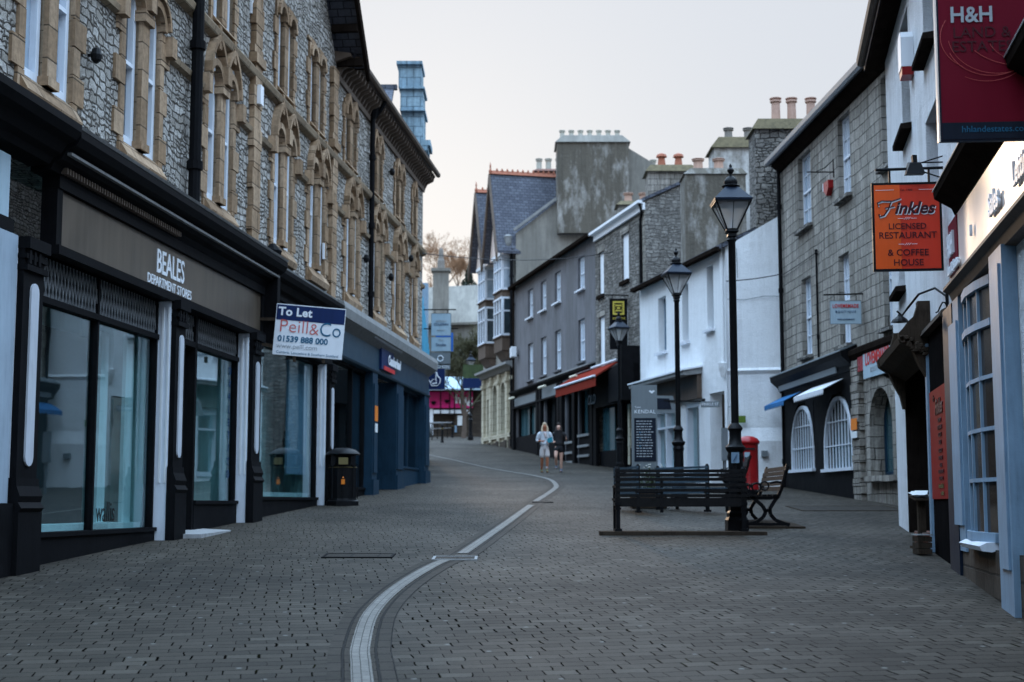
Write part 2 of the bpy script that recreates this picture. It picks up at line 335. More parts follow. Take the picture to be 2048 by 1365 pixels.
# ------------------------------------------------------------------ arches
def aprof(kind,r):
    if kind=='pointed': return lambda t: math.sqrt(max(0,(2*r)**2-(abs(t)+r)**2))
    if kind=='flat': return lambda t: .35*math.sqrt(max(0,r*r-t*t))
    return lambda t: math.sqrt(max(0,r*r-t*t))
def arch_fill(mb,F,c,r,zs,zt,o0,o1,kind='round',n=10,mi=0):
    h=aprof(kind,r); T=[-r*math.cos(i*math.pi/n) for i in range(n+1)]
    for a,b in zip(T,T[1:]):
        za,zb=zs+h(a),zs+h(b)
        mb.hexa([F.P(c+a,za,o0),F.P(c+b,zb,o0),F.P(c+b,zb,o1),F.P(c+a,za,o1),F.P(c+a,zt,o0),F.P(c+b,zt,o0),F.P(c+b,zt,o1),F.P(c+a,zt,o1)],mi)
def arch_band(mb,F,c,r,zs,w,o0,o1,kind='round',n=10,mi=0,legs=0.):
    h=aprof(kind,r); H=aprof(kind,r+w); k=(r+w)/r
    T=[-r*math.cos(i*math.pi/n) for i in range(n+1)]
    for a,b in zip(T,T[1:]):
        mb.hexa([F.P(c+a,zs+h(a),o0),F.P(c+b,zs+h(b),o0),F.P(c+b,zs+h(b),o1),F.P(c+a,zs+h(a),o1),
                 F.P(c+a*k,zs+H(a*k),o0),F.P(c+b*k,zs+H(b*k),o0),F.P(c+b*k,zs+H(b*k),o1),F.P(c+a*k,zs+H(a*k),o1)],mi)
    if legs:
        for q in (-1,1):
            a,b=sorted((c+q*r,c+q*(r+w))); mb.fb(F,a,b,zs-legs,zs-.001,o0,o1,mi)
# ------------------------------------------------------------------ building helpers
def window(F,s0,s1,z0,z1,par,fm,pm,depth=.12,fw=.06,cols=1,rows=1,sill=None,sash=True,name='window',sill_o=.09,bar=.022,t=.05):
    f=MB(); a,b=-depth-t,-depth+.005
    f.fb(F,s0,s0+fw,z0,z1,a,b); f.fb(F,s1-fw,s1,z0,z1,a,b); f.fb(F,s0+fw,s1-fw,z0,z0+fw*1.2,a,b); f.fb(F,s0+fw,s1-fw,z1-fw,z1,a,b)
    zm=(z0+z1)/2
    if sash: f.fb(F,s0+fw,s1-fw,zm-.025,zm+.025,a,b+.012)
    for i in range(1,cols):
        x=s0+fw+(s1-s0-2*fw)*i/cols; f.fb(F,x-bar/2,x+bar/2,z0+fw,z1-fw,a+.01,b-.008)
    for (q0,q1) in (((z0+fw,zm),(zm,z1-fw)) if sash else ((z0+fw,z1-fw),)):
        for j in range(1,rows):
            z=q0+(q1-q0)*j/rows; f.fb(F,s0+fw,s1-fw,z-bar/2,z+bar/2,a+.012,b-.01)
    w=f.build(name,fm,par)
    p=MB(); p.fb(F,s0+fw*.5,s1-fw*.5,z0+fw*.5,z1-fw*.5,a-.012,a+.02); p.build('pane',pm,w)
    if sill:
        q=MB(); q.prof(F,[(-depth,z0-.10),(-depth,z0+.002),(sill_o,z0-.03),(sill_o,z0-.10)],s0-.09,s1+.09); q.build('sill',sill,w)
    return w
def gable_body(F,s0,s1,D,z0,zt,h,wallmb,roofmb,ov=.25,t=.12,verge=.12,bevel=0):
    """end and rear walls and a pitched roof with its ridge along the facade"""
    P=F.P; pk=-D/2
    for s_ in (s0,s1):
        wallmb.poly([P(s_,z0,0),P(s_,zt,0),P(s_,zt+h,pk),P(s_,zt,-D),P(s_,z0,-D)])
    wallmb.quad(P(s0,z0,-D),P(s1,z0,-D),P(s1,zt,-D),P(s0,zt,-D))
    k=h/(D/2); a,b=s0-verge,s1+verge
    roofmb.prof(F,[(ov,zt-k*ov+.03),(ov,zt-k*ov+.03+t),(pk,zt+h+t+.05),(-D-ov,zt-k*ov+.03+t),(-D-ov,zt-k*ov+.03),(pk,zt+h+.05)],a,b)
def gutter(F,s0,s1,z,o,par,mat,r=.06):
    g=MB(); g.prof(F,[(o,z),(o,z+r*1.6),(o+r*.5,z+r*1.6),(o+r*.7,z+r*.9),(o+r*1.9,z+r*.9),(o+r*2.,z+r*1.6),(o+r*2.3,z+r*1.6),(o+r*2.1,z+.01),(o+r*1.2,z-r*.4)],s0,s1)
    return g.build('gutter',mat,par)
def downpipe(F,s,z0,z1,par,mat,o=.09,r=.05,hop=True,col=2.):
    g=MB(); g.tube([F.P(s,z0,o),F.P(s,z1,o)],r,10)
    z=z0+.6
    while z<z1: g.tube([F.P(s,z,o),F.P(s,z+.12,o)],r*1.35,10); z+=col
    if hop: g.lathe(F.P(s,z1-.05,o),[(r,0),(r*2.2,.18),(r*2.4,.3),(r*2.1,.3)],8)
    return g.build('downpipe',mat,par)
def pot(mb,c,h=.6,r=.12,style=0):
    if style==0: pr=[(r*1.1,0),(r,.05),(r*.92,h*.8),(r*1.25,h*.84),(r*1.25,h*.9),(r*.95,h*.92),(r*1.35,h*.97),(r*1.3,h)]
    else: pr=[(r*1.2,0),(r,.1),(r*.8,h*.55),(r*.75,h*.7),(r*1.3,h*.74),(r*1.1,h*.9),(r*.3,h)]
    mb.lathe(c,pr,10)
# ------------------------------------------------------------------ palette
M=MATS
rubble('limestone_rubble',(.60,.565,.52),(.36,.325,.28),(.10,.085,.07))
rubble('dark_rubble',(.34,.315,.28),(.17,.155,.14),(.05,.045,.04),.26,.14,.6)
rubble('end_wall_rubble',(.36,.34,.31),(.2,.185,.17),(.13,.12,.11),.26,.13,.5,.03)
bricks('sandstone',(.52,.365,.24),(.32,.205,.12),(.13,.09,.06),.9,.36,.010,.85,.65,.5,.02,.02,.35,'UV',.6)
bricks('sandstone_dark',(.38,.285,.19),(.27,.20,.135),(.1,.075,.05),.9,.36,.008,.85,.7,.5,.01,.01)
ashlar('squared_limestone',(.42,.385,.34),(.30,.275,.24),(.05,.045,.04),.46,.235,.011,.5,.7)
bricks('stone_slate',(.13,.14,.17),(.085,.09,.115),(.03,.03,.035),.28,.17,.012,.55,.4,.5,.02,.01)
bricks('cream_ashlar',(.55,.5,.38),(.45,.4,.3),(.2,.18,.13),.7,.34,.01,.8,.4)
bricks('brown_stone',(.085,.067,.052),(.055,.043,.034),(.04,.035,.03),.5,.2,.012,.85,.5,.5,.02,.03)
render_mat('limewash',(.80,.81,.82),(.5,.5,.48),.35,34,.55,.9,.14,(.32,.46))
render_mat('roughcast_white',(.74,.75,.77),(.45,.44,.42),.4,46,1.,.8,.3,(.34,.48))
render_mat('grey_render',(.15,.145,.155),(.09,.085,.085),.6,26,.3,.5,.55)
render_mat('pale_render',(.27,.25,.215),(.15,.14,.12),.6,20,.35,.45,.4)
render_mat('stained_render',(.55,.54,.52),(.2,.18,.15),.9,9,.4,.8,.6,(.40,.56))
render_mat('stained_dark',(.38,.36,.33),(.105,.09,.068),.97,12,.6,.75,.65,(.50,.66))
paint('white_paint',(.72,.73,.74),.45,.10)
paint('white_gloss',(.66,.70,.76),.35,.08)
paint('black_paint',(.008,.008,.009),.55,.3,4.,0,.1,.03)
paint('matt_black',(.009,.008,.008),.9,.3,4.,0,.1,0.)
paint('iron_black',(.007,.007,.008),.45,.3,8.,0,.15,.12)
paint('fascia_brown',(.12,.092,.066),.36,.3,.8,.35,.04,.4)
paint('navy_shop',(.022,.05,.075),.4,.25,2.,0,.08,.15)
paint('blue_trim',(.012,.034,.058),.45,.25,3.,0,.08,.1)
paint('dark_blue',(.009,.015,.028),.4,.25,3.,0,.08,.15)
paint('pale_blue_paint',(.19,.28,.37),.5,.18,3.,0,.2,.15)
paint('bright_blue',(.03,.28,.62),.45,.2)
paint('blue_limewash',(.24,.34,.40),.8,.35,1.2,0,.3)
paint('scaffold_sheet',(.05,.33,.5),.5,.35,2.)
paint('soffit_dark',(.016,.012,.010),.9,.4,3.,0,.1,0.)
paint('rafter_brown',(.11,.08,.06),.7,.3,5.)
paint('lead',(.22,.22,.215),.55,.3,4.)
paint('moss_ridge',(.13,.105,.06),.95,.45,7.,0,.5)
paint('terracotta',(.46,.29,.22),.8,.2,5.,0,.1)
paint('red_terracotta',(.34,.12,.07),.8,.25,5.,0,.1)
paint('yellow_clay',(.44,.42,.36),.8,.2,5.,0,.1)
paint('pot_grey',(.20,.18,.16),.8,.25,5.,0,.1)
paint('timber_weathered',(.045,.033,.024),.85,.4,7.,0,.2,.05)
paint('shade_white',(.30,.36,.42),.5,.15,2.,0,.1,.1)  # white pilaster paint with its shade mixed into the colour
paint('inset_white',(.46,.48,.52),.5,.12,2.)
paint('worn_stone',(.30,.30,.30),.8,.3,3.)
paint('pane_brown',(.05,.034,.024),.12,.3,1.5,0,0,.25,False)
paint('slat_paint',(.010,.009,.009),.5,.35,9.,0,.12,.15)
paint('slat_grey',(.055,.085,.11),.5,.3,9.)
paint('post_red',(.30,.008,.010),.3,.14,3.)
paint('sign_red',(.60,.035,.012),.35,.07,1.5,0,0.)
paint('menu_red',(.20,.004,.006),.6,.1,2.,0,0.,.05)
paint('sign_orange',(.72,.09,.012),.35,.10,1.,0,0.)
paint('maroon',(.14,.005,.016),.5,.08,1.,0,0.,.1)
paint('navy',(.008,.022,.085),.45,.15,2.,0,0.,.15)
paint('deep_navy',(.010,.014,.024),.5,.15,2.,0,0.,.12)
paint('royal_blue',(.01,.12,.45),.35,.1,2.,0,0.)
paint('board_white',(.74,.76,.79),.4,.05,2.,0,0.)
paint('board_pale_blue',(.36,.46,.52),.5,.1,2.,0,0.,.1)
paint('board_grey',(.16,.18,.19),.4,.1,2.,0,0.)
paint('magenta',(.62,.008,.16),.4,.1,2.,0,0.)
paint('awning_red',(.20,.032,.022),.8,.2,5.,0,.1,0.)
paint('awning_blue',(.02,.14,.34),.75,.2,4.)
paint('awning_white',(.66,.68,.72),.75,.12,4.)
paint('concrete_strip',(.26,.255,.245),.7,.2,4.)
paint('teal_board',(.22,.33,.32),.8,.4,.7)
paint('olive_board',(.30,.33,.25),.8,.25,.9)
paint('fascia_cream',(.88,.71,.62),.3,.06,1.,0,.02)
paint('brown_panel',(.09,.062,.045),.6,.3,2.)
paint('chrome_grey',(.3,.31,.32),.35,.15,3.,.5)
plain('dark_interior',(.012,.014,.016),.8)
plain('letter_white',(.78,.8,.83),.45); plain('letter_red',(.55,.03,.03),.45); plain('letter_black',(.006,.006,.006),.6)
plain('letter_navy',(.01,.05,.13),.5); plain('letter_teal',(.01,.11,.2),.5); plain('letter_pink',(.55,.13,.12),.5)
plain('letter_grey',(.36,.38,.4),.5); plain('letter_maroon',(.05,.004,.008),.5); plain('letter_yellow',(.6,.48,.08),.5)
plain('letter_gold',(.16,.125,.05),.5); plain('paper',(.7,.72,.72),.7); plain('orange_label',(.75,.2,.02),.5); plain('letter_palered',(.55,.10,.09),.5)
plain('tube_light',(.7,.66,.52),.4); plain('green_plaque',(.10,.17,.02),.5)
paint('partition_pale',(.5,.62,.62),.8,.15,1.)
paint('shaft_white',(.7,.71,.72),.5,.08,2.)
for nm,c in (('skin_pale',(.62,.36,.27)),('skin_tan',(.34,.12,.06)),('hair_blonde',(.50,.38,.26)),('hair_dark',(.03,.02,.017)),('knit_white',(.62,.64,.68)),('top_pink',(.50,.40,.38)),
             ('shorts_beige',(.52,.46,.44)),('black_cloth',(.02,.018,.02)),('shorts_black',(.008,.008,.01)),('shoe_grey',(.12,.15,.2)),('sock_white',(.7,.7,.73)),('trainer_olive',(.12,.12,.06)),
             ('bag_teal',(.03,.25,.33)),('lip',(.4,.12,.1)),('eye_dark',(.02,.015,.012))): paint(nm,c,.75,.12,9.,0,.1)
paint('bark',(.09,.065,.05),.9,.3,3.); paint('twig_warm',(.36,.21,.12),.9,.25,2.); paint('leaf_green',(.05,.075,.03),.7,.4,3.); paint('ivy_olive',(.075,.07,.035),.8,.4,3.)
paint('petal_pale',(.5,.48,.42),.7,.2,3.); paint('petal_orange',(.7,.25,.03),.7,.2,3.); paint('leaf_conifer',(.035,.045,.03),.8,.4,3.)
glass('shop_glass',(.84,.94,.95)); frosted('lantern_glass'); glass('dark_glass',(.35,.42,.44),.05)
paint('pane_dark',(.03,.045,.055),.08,.4,1.5,0,0,.8,False); paint('pane_curtain',(.30,.37,.44),.12,.25,1.5,0,0,.8,False)
paint('pane_teal',(.035,.085,.10),.08,.3,1.5,0,0,.8,False); paint('pane_blind',(.45,.50,.56),.2,.15,1.5,0,0,.6,False)
setts('herringbone_setts')
bricks('soldier_setts',(.044,.036,.028),(.034,.028,.021),(.008,.007,.006),.30,.105,.012,.7,.4,.0,.012,.01)
bricks('channel_blocks',(.215,.2,.178),(.175,.163,.145),(.05,.047,.042),.13,.05,.003,.6,.35,.5,.006,.006,.0)
bricks('blue_block',(.36,.50,.58),(.28,.41,.50),(.20,.29,.35),.42,.30,.02,.85,.5,.5,.02,.03,.5)
paint('pane_deep',(.02,.075,.095),.15,.35,1.5,0,0,.25,False)
bricks('brick_red',(.25,.10,.07),(.18,.07,.05),(.2,.18,.16),.22,.075,.01,.85,.3)

# ------------------------------------------------------------------ ground
g=MB(); xs=[-600,-120,-40,-14,14,40,120,600]; ys=[-80,-40,-12,0,10,20,30,40,50,60,72,85,100,110,120,130,140,160,180,200,230,260,320,400,700,1500]
for a,b in zip(ys,ys[1:]):
    for c,d in zip(xs,xs[1:]): g.quad((c,a,gz(a)),(d,a,gz(a)),(d,b,gz(b)),(c,b,gz(b)))
o=g.build('ground',M['herringbone_setts']); tag(o,'dark grey block paving laid in herringbone, rising up the street','paving',kind='structure')
def spline(P,n=10):
    out=[]; P=[P[0]]+P+[P[-1]]
    for i in range(1,len(P)-2):
        p0,p1,p2,p3=[Vector(q) for q in P[i-1:i+3]]
        for k in range(n):
            t=k/n; out.append(.5*((2*p1)+(-p0+p2)*t+(2*p0-5*p1+4*p2-p3)*t*t+(-p0+3*p1-3*p2+p3)*t**3))
    out.append(Vector(P[-2])); return out
def gpt(px,py):
    X=(px-1024)/FX;U=(682.5-py)/FX; dx,dy,dz=X,CP-U*SP,SP+U*CP; lo,hi=1.,300.
    for _ in range(50):
        t=(lo+hi)/2
        if CZ+dz*t>gz(dy*t): lo=t
        else: hi=t
    return (dx*lo,dy*lo)
def ribbon(mb,C,w0,w1,dz,uoff=0.):
    """strip along a ground curve between lateral offsets w0 and w1"""
    L=[];R_=[]
    for i,p in enumerate(C):
        d=(C[min(i+1,len(C)-1)]-C[max(i-1,0)]).normalized(); n=Vector((d.y,-d.x))
        for Lst,w in ((L,w0),(R_,w1)):
            q=p+n*w; Lst.append(Vector((q.x,q.y,gz(q.y)+dz)))
    for i in range(len(C)-1): mb.quad(L[i],R_[i],R_[i+1],L[i+1])
def ribbon_uv(ob,C,w0,w1):
    me=ob.data; uv=me.uv_layers[0].data; s=[0]
    for a,b in zip(C,C[1:]): s.append(s[-1]+(b-a).length)
    for i,p in enumerate(me.polygons):
        vals=((w0,s[i]),(w1,s[i]),(w1,s[i+1]),(w0,s[i+1]))
        base=4*i
        for li in p.loop_indices:
            k=me.loops[li].vertex_index-base; uv[li].uv=(vals[k][1],vals[k][0])
path=[(728,1400),(722,1330),(722,1290),(745,1225),(800,1172),(868,1131),(905,1117)]
path2=[(925,1108),(1000,1056),(1062,1011)]
path3=[(1070,1004),(1104,982),(1112,971),(1094,958),(1040,947),(980,937),(925,925),(880,915),(846,908)]
def mk(pts,n=8): return spline([gpt(*p) for p in pts],n)
C1,C2,C3=mk(path),mk(path2),mk(path3)
for C in (C1,C2,C3):
    m=MB(); ribbon(m,C,-.064,.064,.008); o=m.build('drain_channel',M['channel_blocks']); ribbon_uv(o,C,-.064,.064)
    tag(o,{id(C1):'pale curved drainage channel of three block rows, nearest length in the foreground',id(C2):'straight middle length of the pale channel, from the access cover to the bend',id(C3):'far bend of the pale channel curling back up the street'}[id(C)],'drainage channel',kind='structure')
Call=mk(path+path2+path3)
for q,(a,b) in enumerate(((-.205,-.072),(.072,.205))):
    m=MB(); ribbon(m,Call,a,b,.004); o=m.build('channel_border',M['soldier_setts']); ribbon_uv(o,Call,a,b); tag(o,('row of dark setts along the left edge of the pale channel','row of dark setts along the right edge of the pale channel')[q],'paving border',kind='structure')
# covers in the paving
def cover(cx,cy,w,d,label,frame,inset,rz=0.,r=.0):
    t=thing('access_cover',label,'access cover',(cx,cy,gz(cy)))
    z=lambda y: gz(y)
    m=MB(); f=.03
    for x0,x1,y0,y1 in ((-w/2,w/2,-d/2,-d/2+f),(-w/2,w/2,d/2-f,d/2),(-w/2,-w/2+f,-d/2+f,d/2-f),(w/2-f,w/2,-d/2+f,d/2-f)):
        m.hexa([(cx+x0,cy+y0,z(cy+y0)-.01),(cx+x1,cy+y0,z(cy+y0)-.01),(cx+x1,cy+y1,z(cy+y1)-.01),(cx+x0,cy+y1,z(cy+y1)-.01),(cx+x0,cy+y0,z(cy+y0)+.014),(cx+x1,cy+y0,z(cy+y0)+.014),(cx+x1,cy+y1,z(cy+y1)+.014),(cx+x0,cy+y1,z(cy+y1)+.014)])
    m.build('frame',frame,t)
    m=MB(); a,b,c,e=cx-w/2+f,cx+w/2-f,cy-d/2+f,cy+d/2-f; m.hexa([(a,c,z(c)-.02),(b,c,z(c)-.02),(b,e,z(e)-.02),(a,e,z(e)-.02),(a,c,z(c)+.010),(b,c,z(c)+.010),(b,e,z(e)+.010),(a,e,z(e)+.010)]); m.build('inset_tray',inset,t)
a=gpt(910,1118); cover(a[0],a[1],.50,.42,'small pale framed access cover set across the light channel',M['concrete_strip'],M['soldier_setts'])
a=gpt(718,1113); cover(a[0],a[1],.80,.5,'dark recessed access cover filled with setts, left of the channel',M['black_paint'],M['soldier_setts'])
a=gpt(1085,1005); cover(a[0],a[1],.42,.5,'small dark access cover beside the pale channel where it breaks near the bend',M['black_paint'],M['soldier_setts'])
a=gpt(1690,1018); cover(a[0],a[1],1.9,1.6,'wide patch of smoother brown paving before the dark bow fronted shop',M['timber_weathered'],M['soldier_setts'])
# ================================================================== LEFT: long sandstone and limestone shop building
FL=Fac(-6.67-.1034*2,-2,-6.67+.1034*39.9,39.9,1); S1=42.12
LB=thing('stone_shop_building','long three storey limestone and sandstone building with paired arched windows over closed shops, left side','building',FL.P(0,0))
holes=[]
PAIR=[(13.9,0),(17.25,0),(20.05,0),(23.35,1),(27.0,1),(29.55,1),(32.75,1),(35.6,1),(38.35,1),(40.9,2)]   # centres
UP=[20.05,23.35,27.0,29.35,32.45,35.4,38.3,40.9]
R_=.25
for c,_ in PAIR:
    for q in (-1,1):
        if c>40 and q>0: continue
        holes.append((c+q*.37-R_,c+q*.37+R_,5.92,7.72+R_*1.2))
for c in UP:
    for q in (-1,1):
        if c>40 and q>0: continue
        holes.append((c+q*.33-.2,c+q*.33+.2,8.72,10.05 if c>31 else 10.35))
w=MB(); w.wall(FL,-10,S1,5.35,10.55,holes,.3,ri=1)
# shop level masonry behind the shopfronts: only the piers and the soffit
w.fb(FL,-10,S1,5.05,5.34,-.6,-.002)
w.quad(FL.P(S1,-1,-.002),FL.P(S1,10.55,-.002),FL.P(S1,10.55,-9),FL.P(S1,-1,-9)); w.quad(FL.P(-10,-3,0),FL.P(-10,10.55,0),FL.P(-10,10.55,-9),FL.P(-10,-3,-9)); w.quad(FL.P(-10,-3,-9),FL.P(S1,-3,-9),FL.P(S1,12,-9),FL.P(-10,12,-9))
ZG=lambda s: 10.25+1.06*max(0,2.8-abs(s-27.95))
w.poly([FL.P(24.9,10.552),FL.P(31.1,10.552),FL.P(27.95,13.9)])
w.build('wall',[M['limestone_rubble'],M['sandstone_dark']],LB)
# string courses, buttress strips, sill band
m=MB()
m.prof(FL,[(0,8.36),(.10,8.40),(.13,8.5),(.05,8.6),(0,8.6)],-10,S1+.02)
m.build('string_course',M['sandstone_dark'],LB)
m=MB(); edges=sorted([(c-.95,c+.95) for c,_ in PAIR]); cur=-10
for a,b in edges+[(S1,S1)]:
    if a-cur>.1: m=MB(); m.prof(FL,[(0,7.42),(.07,7.45),(.09,7.52),(.02,7.58),(0,7.58)],cur,a); m.build('impost_band',M['sandstone_dark'],LB)
    cur=b
m=MB()
for s_ in (25.1,30.75,18.75,34.05):
    if s_ in(18.75,34.05): continue
    z=5.5; k=0
    while z<10.2:
        ww=.24 if k%2 else .19; m.fb(FL,s_-ww,s_+ww,z,z+.335,-.05,.09+(k%3)*.006); z+=.345; k+=1
    m.fb(FL,s_-.28,s_+.28,8.62,8.78,-.05,.14)
    m.build('buttress_strip',M['sandstone'],LB); m=MB()
# white letter plates / ties seen on the walling
m=MB()
for s_,z in ((22.9,8.05),(24.0,8.02),(25.1,8.12),(30.2,6.4),(24.9,9.6)): m.fb(FL,s_-.09,s_+.09,z-.16,z+.16,.0,.035 if s_!=25.1 else .16); m.build('pale_block',M['board_white'],LB); m=MB()
for c,kind in PAIR:
    m=MB(); half=kind==2; sides=(-1,1)
    zs=7.72; s_lo,s_hi=5.92,zs
    # quoined jambs
    for q in (-1,1):
        if half and q>0: continue
        z=5.62;k=0
        while z<zs:
            wd=(.30 if k%2 else .16)+RND.uniform(-.03,.03); e=c+q*(.37+R_); h_=min(.33,zs-z); a,b=sorted((e,e+q*wd)); m.fb(FL,a,b,z,z+h_-.012,-.02,.03+RND.uniform(0,.012)); z+=.33;k+=1
    r0=c+.37+R_ if not half else c+.13
    m.fb(FL,c-.12,c+.12,s_lo,zs-.12,-.12,.06); m.fb(FL,c-.17,c+.17,zs-.12,zs+.02,-.12,.11); m.fb(FL,c-.145,c+.145,5.92,6.02,-.12,.09)   # central column, cap and base
    m.prof(FL,[(-.3,5.62),(-.3,5.93),(.02,5.9),(.13,5.72),(.1,5.62)],c-.72,(c+.72 if not half else c+.14))
    for q in sides:
        if half and q>0: continue
        cc=c+q*.37; arch_fill(m,FL,cc,R_,zs,zs+R_*1.2+.02,-.29,.03,'round',10)
        arch_band(m,FL,cc,R_,zs,.10,-.02,.09,'round',12)
        # pointed hood and drop between
        arch_band(m,FL,cc,R_+.10,zs+.03,.06,.0,.13,'pointed' if kind else 'round',10)
        m.fb(FL,cc-.06,cc+.06,zs+.5,zs+.86,-.02,.12)
    a=zs-.02
    for q in sides:
        if half and q>0: continue
        e=c+q*.86; m.fb(FL,min(e-.09,e+.09),max(e-.09,e+.09),a-.28,a,0,.14)
    m.fb(FL,c-.1,c+.1,zs+.04,zs+.32,0,.16)
    m.build('window_surround',M['sandstone'],LB)
    for q in sides:
        if half and q>0: continue
        cc=c+q*.37; window(FL,cc-R_,cc+R_,5.93,zs+R_*1.18,LB,M['white_gloss'],M['pane_curtain'] if (int(c*7)%3==0) else M['pane_dark'],.045,.085,1,1,name='sash_window',t=.09)
for c in UP:
    m=MB(); zt=10.05 if c>31 else 10.35; zs=zt-.26
    z=8.62;k=0
    while z<zt:
        for q in (-1,1):
            if c>40 and q>0: continue
            wd=(.23 if k%2 else .13)+RND.uniform(-.02,.02); e=c+q*.53; a,b=sorted((e,e+q*wd)); m.fb(FL,a,b,z,min(z+.32,zt)-.012,-.02,.04)
        z+=.33;k+=1
    m.fb(FL,c-.13,c+.13,8.72,zs,-.12,.045); m.fb(FL,c-.16,c+.16,zs-.1,zs,-.12,.07)
    m.prof(FL,[(-.3,8.6),(-.3,8.74),(.03,8.72),(.1,8.62)],c-.56,c+(.56 if c<40 else .12))
    for q in (-1,1):
        if c>40 and q>0: continue
        cc=c+q*.33; arch_fill(m,FL,cc,.2,zs-.1,zt+.02,-.29,.035,'pointed' if c>31 else 'round',8); arch_band(m,FL,cc,.2,zs-.1,.1,-.02,.09,'pointed' if c>31 else 'round',8)
    m.build('window_surround',M['sandstone'],LB)
    for q in (-1,1):
        if c>40 and q>0: continue
        cc=c+q*.33; window(FL,cc-.2,cc+.2,8.74,zt,LB,M['white_gloss'],M['pane_dark'],.05,.065,1,1,name='sash_window',t=.09)
# roof and eaves with rafter feet
RP=[(.36,10.78),(.36,10.86),(-4.5,15.0),(-9.4,10.86),(-9.4,10.78),(-4.5,14.88)]
m=MB(); m.prof(FL,RP,31.2,S1+.25); m.prof(FL,RP,-10,24.7)
ap=(27.95,14.15); EO=.55
for q in (-1,1):
    e=(27.95+q*3.55,10.55)
    m.extr([FL.P(ap[0],ap[1],EO),FL.P(ap[0],ap[1]+.14,EO),FL.P(e[0],e[1]+.14,EO),FL.P(e[0],e[1],EO)],[FL.P(ap[0],ap[1],-5),FL.P(ap[0],ap[1]+.14,-5),FL.P(e[0],e[1]+.14,-5),FL.P(e[0],e[1],-5)])
m.build('roof',M['stone_slate'],LB)
m=MB(); m.prof(FL,[(-.02,10.56),(.32,10.68),(.32,10.74),(-.02,10.8)],31.0,S1+.2)
s_=31.2
while s_<S1+.15:
    m.prof(FL,[(-.02,10.34),(.06,10.34),(.12,10.46),(.29,10.54),(.32,10.66),(-.02,10.57)],s_,s_+.08); s_+=.28
m.prof(FL,[(0,10.22),(.05,10.22),(.07,10.32),(0,10.34)],31.,S1)
m.build('eaves_brackets',M['rafter_brown'],LB)
m=MB()
for q in (-1,1):
    for (o0,o1,dz,th) in ((EO,EO+.07,-.06,.30),(.02,EO,-.04,.05)):
        e=(27.95+q*3.6,10.5+dz*.3); m.extr([FL.P(ap[0],ap[1]+dz-th+.1,o0),FL.P(ap[0],ap[1]+dz+.1,o0),FL.P(e[0],e[1]+.1,o0),FL.P(e[0],e[1]+.1-th,o0)],[FL.P(ap[0],ap[1]+dz-th+.1,o1),FL.P(ap[0],ap[1]+dz+.1,o1),FL.P(e[0],e[1]+.1,o1),FL.P(e[0],e[1]+.1-th,o1)])
    for k in range(1,7):
        s_=27.95+q*3.5*k/6.5; z=ap[1]-3.62*k/6.5-.2; m.fb(FL,s_-.06,s_+.06,z-.1,z+.06,.0,EO)
m.build('bargeboard',M['soffit_dark'],LB)
gutter(FL,31.3,S1+.28,10.72,.35,LB,M['rafter_brown'],.05)
m=MB(); m.tube([FL.P(34.5,10.7,.38),FL.P(34.5,10.5,.28),FL.P(34.5,10.3,.12)],.045,8); m.build('swan_neck',M['black_paint'],LB)
downpipe(FL,21.85,5.5,10.5,LB,M['black_paint'],.14,.085,True,1.75); downpipe(FL,34.45,5.5,10.3,LB,M['black_paint'],.1,.06,True,1.6)
m=MB()
for s_,z in ((18.35,6.65),(36.9,6.95),(36.9,9.6),(33.9,6.9),(39.7,7.9)): m.lathe(FL.P(s_,z,.1),[(.02,-.10),(.06,-.06),(.07,.0),(.05,.07),(.02,.09)],10); m.bar(FL.P(s_,z,0),FL.P(s_,z,.1),.03,.03); m.build('floodlight',M['iron_black'],LB); m=MB()
# ---------------- shop fronts
def sbot(s): return FL.g(s)
cor=MB()   # cornice above the fascias
prof1=[(0,4.93),(.22,4.95),(.26,5.02),(.34,5.06),(.40,5.16),(.50,5.2),(.55,5.28),(.55,5.36),(.3,5.46),(0,5.52)]
cor.prof(FL,prof1,16.95,25.45); cor.prof(FL,[(o_*1.05,z+.04) for o_,z in prof1],-10,16.9)
cor.prof(FL,[(o_*.82,z-.05) for o_,z in prof1],25.5,30.2)
cor.build('shop_cornice',M['black_paint'],LB)
m=MB(); m.prof(FL,[(.0,5.47),(.55,5.37),(.57,5.40),(.0,5.54)],16.95,25.45); m.prof(FL,[(.38,5.105),(.43,5.105),(.43,5.135),(.38,5.135)],17.0,25.4)
m.prof(FL,[(0,5.4),(.45,5.30),(.46,5.33),(0,5.46)],25.5,30.2); m.build('lead_flashing',M['lead'],LB)
m=MB(); s_=17.2
while s_<20.9: m.fb(FL,s_,s_+.03,4.955,5.02,.23,.30); s_+=.075
m.build('dentil_row',M['rafter_brown'],LB)
m=MB(); m.prof(FL,[(0,4.93),(.2,4.95),(.42,5.12),(.45,5.3),(.42,5.42),(0,5.5)],30.25,S1+.15); m.build('shop_cornice',M['lead'],LB,'grey painted cornice over the blue shop')
m=MB(); m.fb(FL,17.35,25.2,4.185,4.80,.02,.17); fa=m.build('fascia_board',M['fascia_brown'],LB,'dull brown fascia board with white shop lettering')
m=MB(); txt(m,'BEALES',FL,20.88,4.53,.175,.44,xs=.78,maxw=1.75,bold=.004,ext=.006)
for dx in (-.64,-.36,-.1,.18,.42,.66):  # serifs
    pass
txt(m,'DEPARTMENT STORES',FL,20.88,4.27,.175,.18,maxw=1.7,ext=.006); m.build('lettering',M['letter_white'],fa)
m=MB(); m.fb(FL,17.2,25.35,4.08,4.18,.02,.24); m.fb(FL,17.2,25.3,4.805,4.94,.02,.22); m.fb(FL,17.2,17.34,4.18,4.8,.02,.2); m.fb(FL,25.21,25.34,4.18,4.8,.02,.2)
m.fb(FL,25.5,30.2,4.12,4.27,.02,.22); m.fb(FL,25.5,30.2,4.86,4.93,.02,.22)
